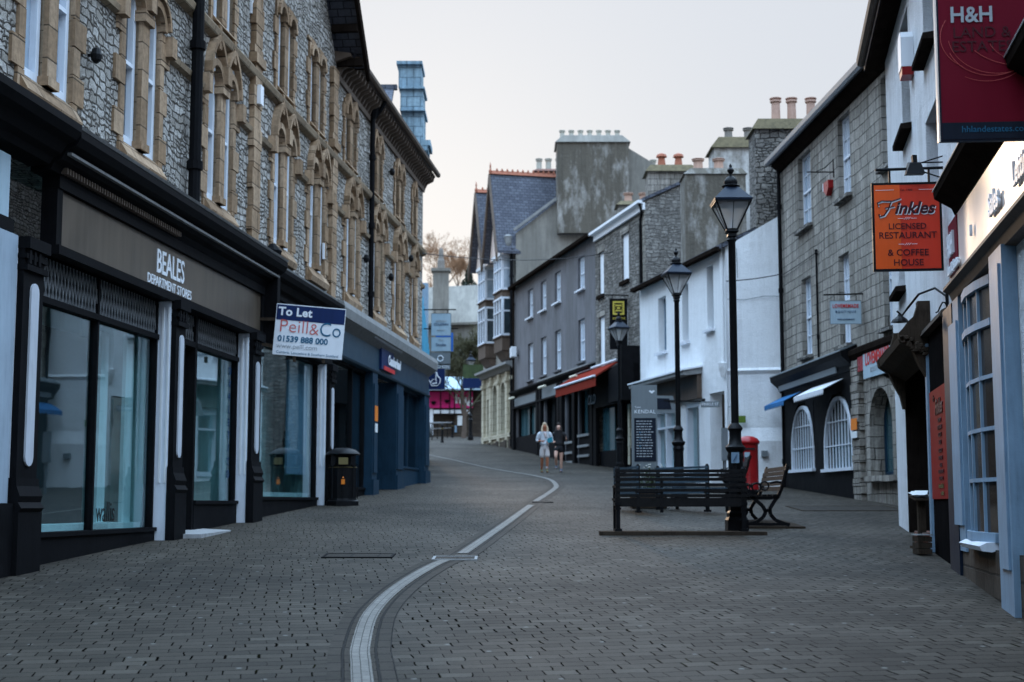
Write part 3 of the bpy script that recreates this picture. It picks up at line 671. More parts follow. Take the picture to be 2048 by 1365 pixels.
for s_ in (25.4,): m.fb(FL,s_-.08,s_+.08,4.0,5.5,.02,.42); m.lathe(FL.P(s_,5.5,.3),[(.14,0),(.16,.06),(.1,.12),(.04,.18)],10)
m.fb(FL,-10,16.2,4.12,4.25,.02,.2); m.build('fascia_moulding',M['black_paint'],LB)
m=MB(); m.fb(FL,25.5,30.15,4.275,4.855,.02,.16); m.build('fascia_board',M['deep_navy'],LB,'plain dark fascia board behind the letting board')
m=MB(); m.fb(FL,-10,16.15,4.26,4.9,.02,.16); m.build('fascia_board',M['board_pale_blue'],LB,'pale fascia board at the left edge')
m=MB(); m.fb(FL,30.3,S1+.05,4.42,5.0,.02,.2); m.prof(FL,[(.0,4.36),(.24,4.36),(.26,4.4),(.2,4.425),(0,4.42)],30.3,S1+.06); nf=m.build('fascia_board',M['navy_shop'],LB,'slate blue fascia board of the corner shop')
m=MB(); m.fb(FL,35.0,36.5,4.5,5.0,.201,.26); bs=m.build('logo_panel',M['navy'],nf)
m=MB(); m.fb(FL,35.25,36.6,4.5,4.6,.262,.272,0); m2=m.build('logo_stripe',M['letter_red'],nf)
m=MB(); txt(m,'Cumberland',FL,36.5,4.77,.28,.32,shear=.25,bold=.012,maxw=2.0); m.build('lettering',M['letter_white'],nf)
m=MB(); m.tube([FL.P(33.6,5.10,.34),FL.P(37.0,5.10,.34)],.05,8); m.build('strip_lamp',M['chrome_grey'],LB)
def pilaster(s0,s1,white=True,zt=4.1,mat='white_gloss'):
    gb=sbot(s0)-.2; a,b=s0,s1
    m=MB(); m.fb(FL,a,b,gb,zt,-.1,.20); pl=m.build('pilaster',M['white_gloss'],LB)
    m=MB(); m.fb(FL,a+.012,b,gb,zt,.201,.27)
    # mouldings on the white return face
    m2=MB()
    for o0,o1 in ((-.02,.02),(.08,.11),(.16,.185)): m2.fb(FL,a-.018,a,sbot(s0)+.75,zt-.1,o0,o1)
    m2.build('return_moulding',M['white_paint'],pl)
    mid=(a+b)/2
    for z0_,z1_,k in ((zt-.34,zt-.28,.03),(zt-.12,zt,.05),(zt-.22,zt-.17,.02)): m.fb(FL,a+.004,b+.02,z0_,z1_,.2,.28+k)
    for t_ in range(3): m.fb(FL,a+.05+t_*.11,a+.10+t_*.11,zt-.27,zt-.13,.272,.31)
    base=sbot(s0)
    m.fb(FL,a-.02,b+.04,base-.3,base+.62,.201,.325); m.prof(FL,[(.201,base+.62),(.32,base+.62),(.35,base+.66),(.31,base+.72),(.33,base+.78),(.29,base+.88),(.285,base+.96),(.201,base+.96)],a-.015,b+.03)
    m.build('black_casing',M['black_paint'],pl)
    m=MB(); c=(a+b)/2+.01; hw=(b-a)*.19; z0_,z1_=base+1.08,zt-.45; pts=[(c-hw,z0_+hw),(c-hw,z1_-hw)]+[(c+hw*math.cos(math.pi-i*math.pi/6),z1_-hw+hw*math.sin(i*math.pi/6)) for i in range(1,6)]+[(c+hw,z1_-hw),(c+hw,z0_+hw)]+[(c+hw*math.cos(-i*math.pi/6),z0_+hw-hw*math.sin(i*math.pi/6)) for i in range(1,6)]
    m.face(FL,pts,.271,.292); m.build('white_inset_panel',M['inset_white'],pl)
for a,b in ((16.3,16.78),(20.88,21.27),(24.5,24.98),(29.78,30.2)): pilaster(a,b)
def shopwin(s0,s1,zb,zt,muls,back,backo=-.9,transom=None,par=LB,frame='black_paint',gl='shop_glass',o=0.,label=None,F=FL,side=None):
    g0=F.g(s0)-.25
    m=MB(); m.fb(F,s0,s1,g0,zb-.05,o-.10,o+.06); m.fb(F,s0,s1,zb-.05,zb,o-.10,o+.09); m.fb(F,s0,s1,zt,zt+.06,o-.1,o+.06)
    for x in [s0+.025,s1-.025]+list(muls): m.fb(F,x-.022,x+.022,zb,zt,o-.06,o+.035)
    if transom: m.fb(F,s0,s1,transom-.035,transom+.035,o-.07,o+.055)
    f=m.build('shop_window',M[frame],par,label)
    m=MB(); m.fb(F,s0+.03,s1-.03,zb,zt,o-.025,o-.018); m.build('glazing',M[gl],f)
    m=MB(); m.fb(F,s0,s1,g0,zt+.1,o+backo-.05,o+backo); m.build('display_backing',M[back],f)
    m=MB(); m.fb(F,s0-.0,s0+.03,g0,zt+.1,o+backo+.002,o-.105); m.fb(F,s1-.03,s1,g0,zt+.1,o+backo+.002,o-.105); m.fb(F,s0+.031,s1-.031,zb-.3,zb-.06,o+backo+.002,o-.105); m.build('display_box',M[side or back],f)
    return f
shopwin(16.8,20.86,1.1,4.08,(18.85,),'teal_board',-1.0,3.6)
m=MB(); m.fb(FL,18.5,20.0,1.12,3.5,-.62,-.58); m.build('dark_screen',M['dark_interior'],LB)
m=MB(); m.fb(FL,20.15,20.4,1.1,3.6,-.5,-.45); m.fb(FL,20.5,20.78,1.1,3.6,-.3,-.25); m.build('window_screen',M['partition_pale'],LB)
m=MB(); m.fb(FL,16.9,20.8,1.06,1.17,-.9,-.12); m.build('display_floor',M['partition_pale'],LB)
m=MB(); m.fb(FL,25.05,29.7,1.49,1.60,-.6,-.12); m.build('display_floor',M['partition_pale'],LB)
# lattice lights above the transom
def lattice(s0,s1,z0,z1):
    m=MB(); n=int((s1-s0)/.09)
    for i in range(n):
        a=s0+(s1-s0)*i/n; b=min(s1,a+.12); m.bar(FL.P(a,z0,.005),FL.P(b,z1,.005),.012,.012); m.bar(FL.P(b,z0,.012),FL.P(a,z1,.012),.012,.012)
    m.fb(FL,s0,s1,z0,z1,-.012,-.004,1); m.build('leaded_light',[M['chrome_grey'],M['dark_interior']],LB)
lattice(16.85,20.83,3.64,4.07); lattice(21.3,24.45,3.7,4.07)
shopwin(22.42,24.48,1.45,4.08,(),'teal_board',-.6,3.66)
# recessed entrance
m=MB(); m.fb(FL,21.28,22.4,sbot(21.3)-.2,1.12,-.55,-.04); m.fb(FL,21.28,22.4,3.62,3.7,-.6,.05); m.fb(FL,22.36,22.44,.9,4.1,-.55,.05); m.fb(FL,21.28,21.36,1.1,3.62,-.2,.02); m.build('door_frame',M['black_paint'],LB)
m=MB(); m.fb(FL,21.3,22.38,1.12,3.62,-.24,-.2); d=m.build('door',M['olive_board'],LB); m=MB(); m.bar(FL.P(22.1,2.05,-.2),FL.P(22.1,2.35,-.16),.03,.04); m.lathe(FL.P(21.95,2.0,-.18),[(.0,-.03),(.035,0),(.0,.03)],8); m.build('handle',M['iron_black'],d)
m=MB(); z=sbot(21.8); m.hexa([FL.P(21.1,z-.1,-.0),FL.P(22.9,z-.1,.0),FL.P(22.6,z-.1,.55),FL.P(21.3,z-.1,.55),FL.P(21.1,z+.035,-.0),FL.P(22.9,z+.075,.0),FL.P(22.6,z+.055,.55),FL.P(21.3,z+.025,.55)]); m.build('doorstep',M['worn_stone'],LB)
shopwin(25.0,29.75,1.52,4.08,(),'teal_board',-.6,None)
m=MB(); m.fb(FL,28.3,29.7,1.95,4.05,-.2,-.16); m.build('pale_blind',M['pale_blue_paint'],LB)
shopwin(30.25,34.2,1.75,4.3,(32.9,),'dark_interior',-.9,None)
m=MB(); txt(m,'wallis',FL,19.35,1.3,-.008,.34,ext=.002,xs=.8,align='CENTER'); txt(m,'co.uk',FL,17.35,1.22,-.008,.17,ext=.002); m.build('window_lettering',M['letter_black'],LB)
m=MB()
for i,ch in enumerate('OXALETICO'): txt(m,ch,FL,24.2,3.45-i*.2,-.008,.17,ext=.002,roll=-.2)
m.build('window_lettering',M['letter_navy'],LB)
# blue corner shop
m=MB()
for a,b,o1 in ((34.2,34.75,.22),(37.25,38.2,.2),(41.35,S1,.22)):
    m=MB(); m.fb(FL,a,b,sbot(a)-.3,4.36,-.5,o1); m.fb(FL,a-.03,b+.03,sbot(a)-.3,sbot(a)+.35,-.4,o1+.05); m.fb(FL,a+.08,b-.08,sbot(a)+.5,4.1,o1+.001,o1+.03)
    m.build('pilaster',M['blue_trim'],LB,'slate blue painted pilaster of the corner shop')
shopwin(38.22,41.33,2.35,4.3,(39.8,),'dark_interior',-.9,None,frame='blue_trim',gl='dark_glass')
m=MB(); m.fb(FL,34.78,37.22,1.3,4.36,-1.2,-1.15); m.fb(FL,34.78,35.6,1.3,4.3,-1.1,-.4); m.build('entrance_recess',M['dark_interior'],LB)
m=MB(); m.fb(FL,36.0,37.2,1.4,4.2,-.5,-.45); m.build('door',M['dark_blue'],LB)
m=MB(); m.fb(FL,34.3,34.62,3.25,3.6,.252,.262); m.build('notice',M['orange_label'],LB)
m=MB(); m.fb(FL,34.34,34.6,3.0,3.2,.252,.262); m.build('notice',M['paper'],LB)
# ground floor of the unseen length nearer the camera
shopwin(10.5,16.2,.85,4.08,(13.,),'teal_board',-.9,3.55)
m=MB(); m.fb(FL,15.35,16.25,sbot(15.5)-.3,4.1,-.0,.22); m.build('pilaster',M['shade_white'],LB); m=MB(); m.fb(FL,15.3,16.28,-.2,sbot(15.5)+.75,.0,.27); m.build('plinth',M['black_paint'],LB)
m=MB(); m.fb(FL,-10,10.4,-1.5,4.1,-.5,-.05); m.build('shop_wall',M['dark_blue'],LB)
# unseen wing added behind the viewpoint to shade the foreground
m=MB(); m.box(-7.2,4.5,-11.2,-10.6,-3,13.5); m.box(-7.2,-6.6,-18,-11.2,-3,13.5); m.build('added_shade_wing',M['limestone_rubble'],LB)
# ---------------- letting board
y=24.4
t=thing('letting_board','white and navy to let board of a letting agent projecting over the shop pilasters','sign',FL.P(26.3,4.4,.1))
FB=Fac(-3.88,23.05,-2.75,23.15,1); rol=math.radians(-4.3)
m=MB()
def rbox(m,F,c,zc,w,h,o0,o1,roll,dx=0,dz=0,mi=0):
    cs,sn=math.cos(roll),math.sin(roll); pts=[(c+(dx+a)*cs-(dz+b)*sn,zc+(dx+a)*sn+(dz+b)*cs) for a,b in ((-w/2,-h/2),(w/2,-h/2),(w/2,h/2),(-w/2,h/2))]; m.face(F,pts,o0,o1,mi)
zc=4.20
rbox(m,FB,.567,zc,1.13,.84,-.02,.0,rol); m.build('board',M['board_white'],t)
m=MB(); rbox(m,FB,.567,zc,1.11,.25,.001,.004,rol,0,.280); m.build('heading_panel',M['navy'],t)
def btxt(s_,dx,dz,size,mat,**k):
    m=MB(); cs,sn=math.cos(rol),math.sin(rol); txt(m,s_,FB,.567+.94*dx*cs-dz*sn,zc+dx*sn+dz*cs,.006,size,roll=rol,ext=.001,**k); m.build('lettering',mat,t)
btxt('To Let',-.27,.29,.19,M['letter_white'],bold=.006,space=1.05)
btxt('Peill',-.27,.05,.30,M['letter_pink'],bold=-.003,maxw=.46); btxt('&',.08,.03,.27,M['letter_pink'],bold=-.003); btxt('Co',.36,.04,.33,M['letter_teal'],bold=-.002,maxw=.34)
btxt('01539 888 000',-.10,-.155,.135,M['letter_teal'],bold=.004,maxw=.86)
btxt('www.peill.com',-.19,-.27,.115,M['letter_grey'],maxw=.66); btxt('Cumbria, Lancashire & Southern Scotland',0.,-.375,.06,M['letter_teal'],maxw=1.05)
m=MB(); m.bar(FL.P(25.2,4.02,.1),FB.P(.7,3.78,-.05),.05,.06); m.bar(FB.P(.33,4.63,-.03),FB.P(.33,3.70,-.03),.05,.03); m.bar(FB.P(.8,4.58,-.03),FB.P(.8,3.68,-.03),.05,.03); m.bar(FL.P(25.2,4.4,.1),FB.P(.3,4.4,-.04),.05,.05); m.build('support',M['timber_weathered'],t)
# ================================================================== RIGHT, nearest: estate agent and restaurant
FR=Fac(2.0-.178*8,-8,2.0+.178*21.75,21.75,-1)
def sr(y): return (y+8)*1.01572
def rb(m,y0,y1,z0,z1,o0,o1,mi=0): m.fb(FR,sr(y0),sr(y1),z0,z1,o0,o1,mi)
EA=thing('estate_agent_shop','pale blue painted estate agent shop with a small bow window at the right edge','building',FR.P(sr(12),gz(12)))
YE=14.55
m=MB(); m.wall(FR,sr(-8),sr(YE),3.4,8.5,[(sr(11.6),sr(12.7),5.1,6.7),(sr(9),sr(10),5.1,6.7)],.15)
m.quad(FR.P(0,-3,0),FR.P(0,8.5,0),FR.P(0,8.5,-8),FR.P(0,-3,-8)); m.quad(FR.P(0,-3,-8),FR.P(sr(YE),-3,-8),FR.P(sr(YE),8.5,-8),FR.P(0,8.5,-8))
m.wall(FR,sr(-8),sr(YE),-2,3.4,[(sr(12.15),sr(13.75),1.1,3.35)],.2)
m.build('wall',M['roughcast_white'],EA)
window(FR,sr(11.6),sr(12.7),5.1,6.7,EA,M['pale_blue_paint'],M['pane_curtain'],.1,.07,2,1,M['lead'])
m=MB(); rb(m,-8,YE,-3,1.02,.003,.07); m.build('stall_riser',M['brown_stone'],EA)
m=MB(); rb(m,13.78,14.5,.95,3.44,.003,.09); rb(m,13.85,14.42,1.2,3.2,.09,.11); m.build('painted_casing',M['pale_blue_paint'],EA); m=MB(); rb(m,11.0,11.62,-.2,3.44,.003,.12); rb(m,11.08,11.5,.9,3.3,.12,.14)
m.build('painted_casing',M['pale_blue_paint'],EA)
# bow window
bw=MB(); c0,c1=12.12,13.78; n=4; BO=lambda t:.02+.09*math.sin(math.pi*min(1,max(0,t)))
pts=[(c0+(c1-c0)*i/n,BO(i/n)) for i in range(n+1)]
for z0_,z1_,k in ((1.08,1.16,.05),(1.60,1.635,.012),(2.04,2.075,.012),(2.49,2.525,.012),(2.94,3.0,.035),(3.30,3.38,.03)):
    for (a,oa),(b,ob) in zip(pts,pts[1:]):
        bw.hexa([FR.P(sr(a),z0_,-.02+oa),FR.P(sr(b),z0_,-.02+ob),FR.P(sr(b),z0_,ob+k),FR.P(sr(a),z0_,oa+k),FR.P(sr(a),z1_,-.02+oa),FR.P(sr(b),z1_,-.02+ob),FR.P(sr(b),z1_,ob+k),FR.P(sr(a),z1_,oa+k)])
for i,(a,oa) in enumerate(pts):
    w_=.03 if i in(0,n) else .014; bw.fb(FR,sr(a)-w_,sr(a)+w_,1.1,3.35,oa-.03,oa+.012)
bwo=bw.build('bow_window',M['pale_blue_paint'],EA)
m=MB()
for (a,oa),(b,ob) in zip(pts,pts[1:]): m.quad(FR.P(sr(a),1.1,oa-.012),FR.P(sr(b),1.1,ob-.012),FR.P(sr(b),3.35,ob-.012),FR.P(sr(a),3.35,oa-.012))
m.build('glazing',M['pane_brown'],bwo)
m=MB(); rb(m,12.15,13.75,1.1,3.35,-.75,-.7); m.build('display_backing',M['brown_panel'],bwo)
m=MB(); rb(m,13.1,13.5,1.1,3.2,-.4,-.36); rb(m,12.3,12.55,1.1,3.2,-.4,-.36); m.build('curtain',M['cream_ashlar'],bwo)
m=MB(); m.prof(FR,[(0,1.03),(0,1.09),(.14,1.08),(.20,1.05),(.18,1.01),(.1,1.0)],sr(12.15),sr(13.45)); m.build('window_sill',M['white_gloss'],bwo)
# fascia and its lead capped cornice
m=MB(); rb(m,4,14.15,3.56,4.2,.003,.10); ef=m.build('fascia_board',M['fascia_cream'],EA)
m=MB(); rb(m,13.5,14.13,3.66,4.19,.101,.112); m.build('maroon_block',M['maroon'],ef)
m=MB(); m.prof(FR,[(0,3.42),(.09,3.43),(.12,3.50),(.18,3.53),(.17,3.57),(0,3.565)],sr(4),sr(14.17)); m.build('fascia_moulding',M['brown_panel'],EA)
m=MB(); m.prof(FR,[(0,4.205),(.10,4.21),(.13,4.28),(.29,4.38),(.30,4.44),(.02,4.58),(0,4.58)],sr(4),sr(13.68)); m.build('fascia_cornice',M['soffit_dark'],EA)
m=MB(); m.prof(FR,[(.0,4.595),(.31,4.445),(.31,4.46),(.0,4.62)],sr(4),sr(13.68)); m.build('lead_capping',M['lead'],EA)
m=MB(); txt(m,'H&H',FR,sr(13.88),3.95,.125,.30,bold=.008,maxw=.4,ext=.012); txt(m,'Land & Estates',FR,sr(13.72),3.72,.125,.14,bold=.004,maxw=.78,ext=.012); txt(m,"'",FR,sr(12.5),3.75,.125,.3,ext=.012,bold=.01); txt(m,'Sales',FR,sr(11.2),3.82,.125,.26,bold=.006,ext=.012); txt(m,'Lettings',FR,sr(9.9),3.82,.125,.26,bold=.006,ext=.012)
m.build('lettering',M['letter_white'],ef)
r1=MB(); gable_body(FR,0,sr(YE)-.01,8,-3,8.5,2.6,MB(),r1,ov=.3); r1.build('roof',M['stone_slate'],EA)
# restaurant
RB=thing('roughcast_restaurant','white roughcast two storey restaurant with a dark carved doorway hood','building',FR.P(sr(18),gz(18)))
ya,yb=YE+.02,21.75
WN=[(18.3,19.35,6.4,8.0),(15.55,16.6,6.7,8.2),(15.6,16.7,4.75,5.95),(19.7,20.6,4.45,5.7)]
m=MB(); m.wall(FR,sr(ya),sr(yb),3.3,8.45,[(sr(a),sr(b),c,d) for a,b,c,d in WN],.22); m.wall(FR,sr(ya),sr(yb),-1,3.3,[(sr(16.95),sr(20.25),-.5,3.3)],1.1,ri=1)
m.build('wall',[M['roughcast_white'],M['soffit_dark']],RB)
m=MB(); r2=MB(); gable_body(FR,sr(ya),sr(yb),8,-1,8.45,2.7,m,r2,ov=.3,verge=.3); m.build('end_wall',M['roughcast_white'],RB); r2.build('roof',M['stone_slate'],RB)
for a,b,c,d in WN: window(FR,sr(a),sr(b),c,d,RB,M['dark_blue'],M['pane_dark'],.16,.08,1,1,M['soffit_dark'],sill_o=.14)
gutter(FR,sr(ya),sr(yb)+.3,8.36,.28,RB,M['rafter_brown'],.06)
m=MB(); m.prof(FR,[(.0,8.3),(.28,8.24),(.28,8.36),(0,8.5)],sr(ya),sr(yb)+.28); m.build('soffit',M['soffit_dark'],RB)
m=MB(); rb(m,14.2,14.93,-.1,3.42,.004,.10); m.build('corner_pilaster',M['dark_blue'],RB)
m=MB(); rb(m,14.96,16.75,-.1,3.38,.004,.045); m.build('dark_panelling',M['matt_black'],RB)
m=MB(); m.prof(FR,[(0,3.385),(0,3.5),(.1,3.46),(.13,3.385)],sr(14.95),sr(17.0)); m.build('stone_lintel',M['brown_stone'],RB)
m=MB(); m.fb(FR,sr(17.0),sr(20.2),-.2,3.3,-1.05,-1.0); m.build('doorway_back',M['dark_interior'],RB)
m=MB(); rb(m,17.2,18.1,gz(17.5),2.95,-.96,-.9); d=m.build('door',M['dark_blue'],RB); m=MB(); rb(m,18.3,20.1,1.7,2.95,-.96,-.93); m.build('door_glass',M['dark_glass'],RB)
# carved hood
hp=[(o_*.72,z_-.16) for o_,z_ in [(0,2.9),(.05,2.9),(.10,3.08),(.20,3.22),(.30,3.4),(.42,3.46),(.50,3.5),(.52,3.6),(.44,3.66),(.36,3.74),(.26,3.80),(.20,3.93),(.20,3.98),(0,3.98)]]
m=MB(); m.prof(FR,hp,sr(16.85),sr(17.05)); m.prof(FR,hp,sr(20.1),sr(20.3)); m.prof(FR,[(0,3.12),(.2,3.24),(.34,3.34),(.36,3.42),(.15,3.62),(0,3.76)],sr(17.05),sr(20.1))
for i in range(26):
    a=RND.uniform(16.83,16.84); oo=RND.uniform(.03,.28); z=3.14+oo*.6+RND.uniform(-.04,.08); m.lathe(FR.P(sr(a),z,oo),[(.0,-.03),(.035,-.01),(.03,.02),(0,.035)],6)
m.tube([FR.P(sr(16.84),3.36+.04*math.sin(i*.8),.33-.04*math.cos(i*.8)) for i in range(8)],.018,6)
m.build('carved_hood',M['timber_weathered'],RB)
m=MB(); rb(m,16.82,16.98,gz(17),3.3,-.0,.07); m.build('doorway_casing',M['pale_blue_paint'],RB)
m=MB(); rb(m,17.3,18.3,gz(17.3)-.1,gz(18)+.17,-.3,.12); m.build('doorstep',M['brick_red'],RB)
# objects on or by the restaurant
def mirrored(): pass
t=thing('menu_board','tall red menu board with dark lettering fixed beside the restaurant doorway','menu board',FR.P(sr(15.7),1.5,.05))
m=MB(); rb(m,14.98,16.72,1.46,2.70,.047,.06); m.build('board',M['menu_red'],t)
m=MB()
txt(m,'the',FR,sr(16.25),2.6,.066,.1,shear=.3); txt(m,'Finkles',FR,sr(15.8),2.48,.066,.24,shear=.35,bold=.006,maxw=1.2)
for i,s_ in enumerate(('LICENSED','RESTAURANT','& COFFEE','HOUSE')): txt(m,s_,FR,sr(15.75),2.33-i*.082,.066,.065,maxw=1.2)
for i,s_ in enumerate(('CHOICE OF','HOME MADE','CAKES')): txt(m,s_,FR,sr(15.75),1.99-i*.08,.066,.06,maxw=1.2)
for i,s_ in enumerate(('CHILDREN\'S MENU','GLUTEN FREE')): txt(m,s_,FR,sr(15.75),1.76-i*.075,.066,.055,maxw=1.2)
m.build('lettering',M['letter_maroon'],t)
m=MB(); txt(m,'Home Cooked',FR,sr(15.8),1.60,.066,.07,shear=.4); txt(m,'at its Best',FR,sr(15.7),1.52,.066,.06,shear=.4); m.build('lettering',M['letter_gold'],t)
# lectern with papers in the doorway
cx,cy=FR.P(sr(17.4),0,.12).x,FR.P(sr(17.4),0,.12).y; z0=gz(cy)
t=thing('menu_lectern','wooden menu stand with loose white papers on top in the dark doorway','lectern',(cx,cy,z0))
m=MB(); m.bar((cx,cy,z0),(cx,cy,z0+.6),.09,.07); m.box(cx-.12,cx+.12,cy-.12,cy+.12,z0,z0+.035); m.build('post',M['timber_weathered'],t)
m=MB(); m.hexa([(cx-.11,cy-.14,z0+.58),(cx+.11,cy-.14,z0+.58),(cx+.11,cy+.16,z0+.63),(cx-.11,cy+.16,z0+.63),(cx-.11,cy-.14,z0+.6),(cx+.11,cy-.14,z0+.6),(cx+.11,cy+.16,z0+.65),(cx-.11,cy+.16,z0+.65)]); m.build('top',M['timber_weathered'],t)
m=MB()
for i in range(5):
    a=RND.uniform(-.4,.4); dx,dy=RND.uniform(-.06,.06),RND.uniform(-.03,.05); q=Matrix.Rotation(a,3,'Z'); c=Vector((cx+dx*.7,cy+dy,z0+.645+i*.008))
    ps=[c+q@Vector(p)+Vector((0,0,p[1]*.23)) for p in ((-.08,-.1,0),(.08,-.1,0),(.08,.1,0),(-.08,.1,0))]; m.extr(ps,[p+Vector((0,0,.004)) for p in ps])
m.build('papers',M['paper'],t)
c=FR.P(sr(16.55),0,.2); t=thing('wooden_crate','low brown wooden crate with a pale lid at the foot of the doorway','crate',(c.x,c.y,gz(c.y)))
z0=gz(c.y); m=MB()
for k in range(3): m.box(c.x-.09,c.x+.07,c.y-.12,c.y+.12,z0+.01+k*.07,z0+.07+k*.07)
m.build('box',M['timber_weathered'],t); m=MB(); m.box(c.x-.10,c.x+.08,c.y-.13,c.y+.13,z0+.222,z0+.236); m.build('lid',M['lead'],t)
t=thing('lamp_bracket','black curled wrought iron lamp bracket over the carved doorway hood','bracket',FR.P(sr(15.1),3.5,.02))
m=MB(); m.tube([FR.P(sr(15.1),3.35+.0,.02),FR.P(sr(15.1),3.62,.03),FR.P(sr(15.3),3.74,.12),FR.P(sr(15.6),3.72,.26),FR.P(sr(15.8),3.6,.36),FR.P(sr(15.85),3.52,.42),FR.P(sr(15.8),3.56,.48)],.013,8); m.tube([FR.P(sr(15.1),3.5,.02)+Vector((0,0,.06*math.sin(i))) + (FR.P(0,0,.05*i*.5)-FR.P(0,0,0)) for i in range(6)],.009,6); m.bar(FR.P(sr(15.1),3.2,.02),FR.P(sr(15.1),3.68,.02),.03,.012); m.build('scroll_arm',M['iron_black'],t)
m=MB(); m.lathe(FR.P(sr(15.82),3.44,.45),[(.10,0),(.08,.03),(.03,.07),(.012,.1)],12); m.build('lamp_cap',M['iron_black'],t)
# Alarm box
t=thing('alarm_box','white and red alarm box high on the white roughcast wall','alarm box',FR.P(sr(17.9),7.1,.0))
m=MB(); c=FR.P; m.face(FR,[(sr(17.7),6.98),(sr(17.68),7.36),(sr(17.76),7.45),(sr(18.0),7.45),(sr(18.08),7.36),(sr(18.06),6.98)],.002,.16); m.build('case',M['board_white'],t)
m=MB(); m.face(FR,[(sr(17.74),6.88),(sr(17.705),6.978),(sr(18.055),6.978),(sr(18.02),6.88)],.002,.15); m.build('lens',M['post_red'],t)
# restaurant hanging sign
def board(name,label,cat,F,s0,s1,z0,z1,bmat,fmat,fr=.025,th=.04,origin=None):
    t=thing(name,label,cat,origin or F.P((s0+s1)/2,z0))
    m=MB(); m.fb(F,s0+fr,s1-fr,z0+fr,z1-fr,-th+.004,-.004); b=m.build('board',bmat,t)
    m=MB(); m.fb(F,s0,s1,z0,z0+fr,-th,0); m.fb(F,s0,s1,z1-fr,z1,-th,0); m.fb(F,s0,s0+fr,z0+fr,z1-fr,-th,0); m.fb(F,s1-fr,s1,z0+fr,z1-fr,-th,0); m.build('frame',fmat,t)
    return t,b
FS=Fac(3.94,15.3,4.68,15.22,1); L_=FS.L
t,b=board('hanging_sign','orange red framed hanging sign of the licensed restaurant with script lettering','sign',FS,0,L_,3.92,4.90,M['sign_red'],M['iron_black'])
mid=L_/2
m=MB(); m.fb(FS,.026,.30,3.946,4.874,-.0035,.0015); m.build('orange_part',M['sign_orange'],t)
m=MB()
for dx,mi in ((.008,1),(0,0)):
    zz=4.62-(.010 if mi else 0); o_=.004 if mi else .008
    txt(m,'inkles',FS,mid+.075+dx,zz-.01,o_,.185,mi,shear=.3,bold=.005,ext=.001,maxw=.44)
    xx=mid-.235+dx
    m.tube([FS.P(xx-.07,zz+.02,o_+.002),FS.P(xx-.08,zz+.055,o_+.002),FS.P(xx-.03,zz+.075,o_+.002),FS.P(xx+.08,zz+.07,o_+.002),FS.P(xx+.17,zz+.10,o_+.002)],.008,5,mi)
    m.tube([FS.P(xx+.07,zz+.07,o_+.002),FS.P(xx+.035,zz-.02,o_+.002),FS.P(xx-.01,zz-.085,o_+.002),FS.P(xx-.06,zz-.10,o_+.002),FS.P(xx-.065,zz-.07,o_+.002)],.010,5,mi)
    m.tube([FS.P(xx-.0,zz-.005,o_+.002),FS.P(xx+.1,zz+.012,o_+.002)],.007,5,mi)
m.build('script_lettering',[M['letter_maroon'],M['letter_white']],t)
m=MB()
txt(m,'LICENSED',FS,mid,4.41,.004,.092,bold=.001,maxw=.5,ext=.001); txt(m,'RESTAURANT',FS,mid,4.31,.004,.10,bold=.001,maxw=.62,ext=.001); txt(m,'& COFFEE',FS,mid,4.12,.004,.10,bold=.001,maxw=.46,ext=.001); txt(m,'HOUSE',FS,mid,4.01,.004,.10,bold=.001,maxw=.33,ext=.001); txt(m,'Est. 1985',FS,mid,4.815,.004,.035,ext=.001)
m.build('lettering',M['letter_maroon'],t)
m=MB()
for zz in (4.50,4.215):
    m.fb(FS,mid-.10,mid-.04,zz-.002,zz+.002,.003,.005); m.fb(FS,mid+.04,mid+.10,zz-.002,zz+.002,.003,.005)
    for k in (-1,0,1): m.bar(FS.P(mid+k*.022-.012,zz-.012,.005),FS.P(mid+k*.022+.012,zz+.012,.005),.008,.004)
m.fb(FS,.04,.24,4.815,4.819,.003,.005); m.fb(FS,L_-.24,L_-.04,4.815,4.819,.003,.005)
m.build('ornament',M['letter_white'],t)
m=MB(); m.tube([FS.P(L_+.12,5.06,-.02),FS.P(.05,5.05,-.02)],.016,8); m.bar(FS.P(.2,5.05,-.02),FS.P(.2,4.9,-.02),.02,.02); m.bar(FS.P(.62,5.05,-.02),FS.P(.62,4.9,-.02),.02,.02)
m.tube([FS.P(L_+.14,5.22,-.02),FS.P(.48,5.10,-.02)],.008,6); m.tube([FS.P(L_+.14,4.9,-.02),FS.P(.5,5.04,-.02)],.008,6); m.tube([FS.P(L_+.1,5.12,-.02),FS.P(.5,5.12,-.02)],.008,6); m.bar(FS.P(L_+.15,4.75,-.02),FS.P(L_+.15,5.3,-.02),.03,.02)
m.build('bracket',M['iron_black'],t)
t=thing('sign_floodlight','black floodlight clamped to the iron bracket over the orange restaurant sign','floodlight',FS.P(.48,5.02,.03))
m=MB(); m.hexa([FS.P(.36,4.98,-.03),FS.P(.56,4.98,-.03),FS.P(.56,4.97,.12),FS.P(.36,4.97,.12),FS.P(.40,5.13,-.03),FS.P(.54,5.13,-.03),FS.P(.53,5.10,.06),FS.P(.41,5.10,.06)]); m.build('housing',M['iron_black'],t); m=MB(); m.bar(FS.P(.47,5.1,0),FS.P(.47,5.2,-.02),.05,.05); m.build('mount',M['iron_black'],t)
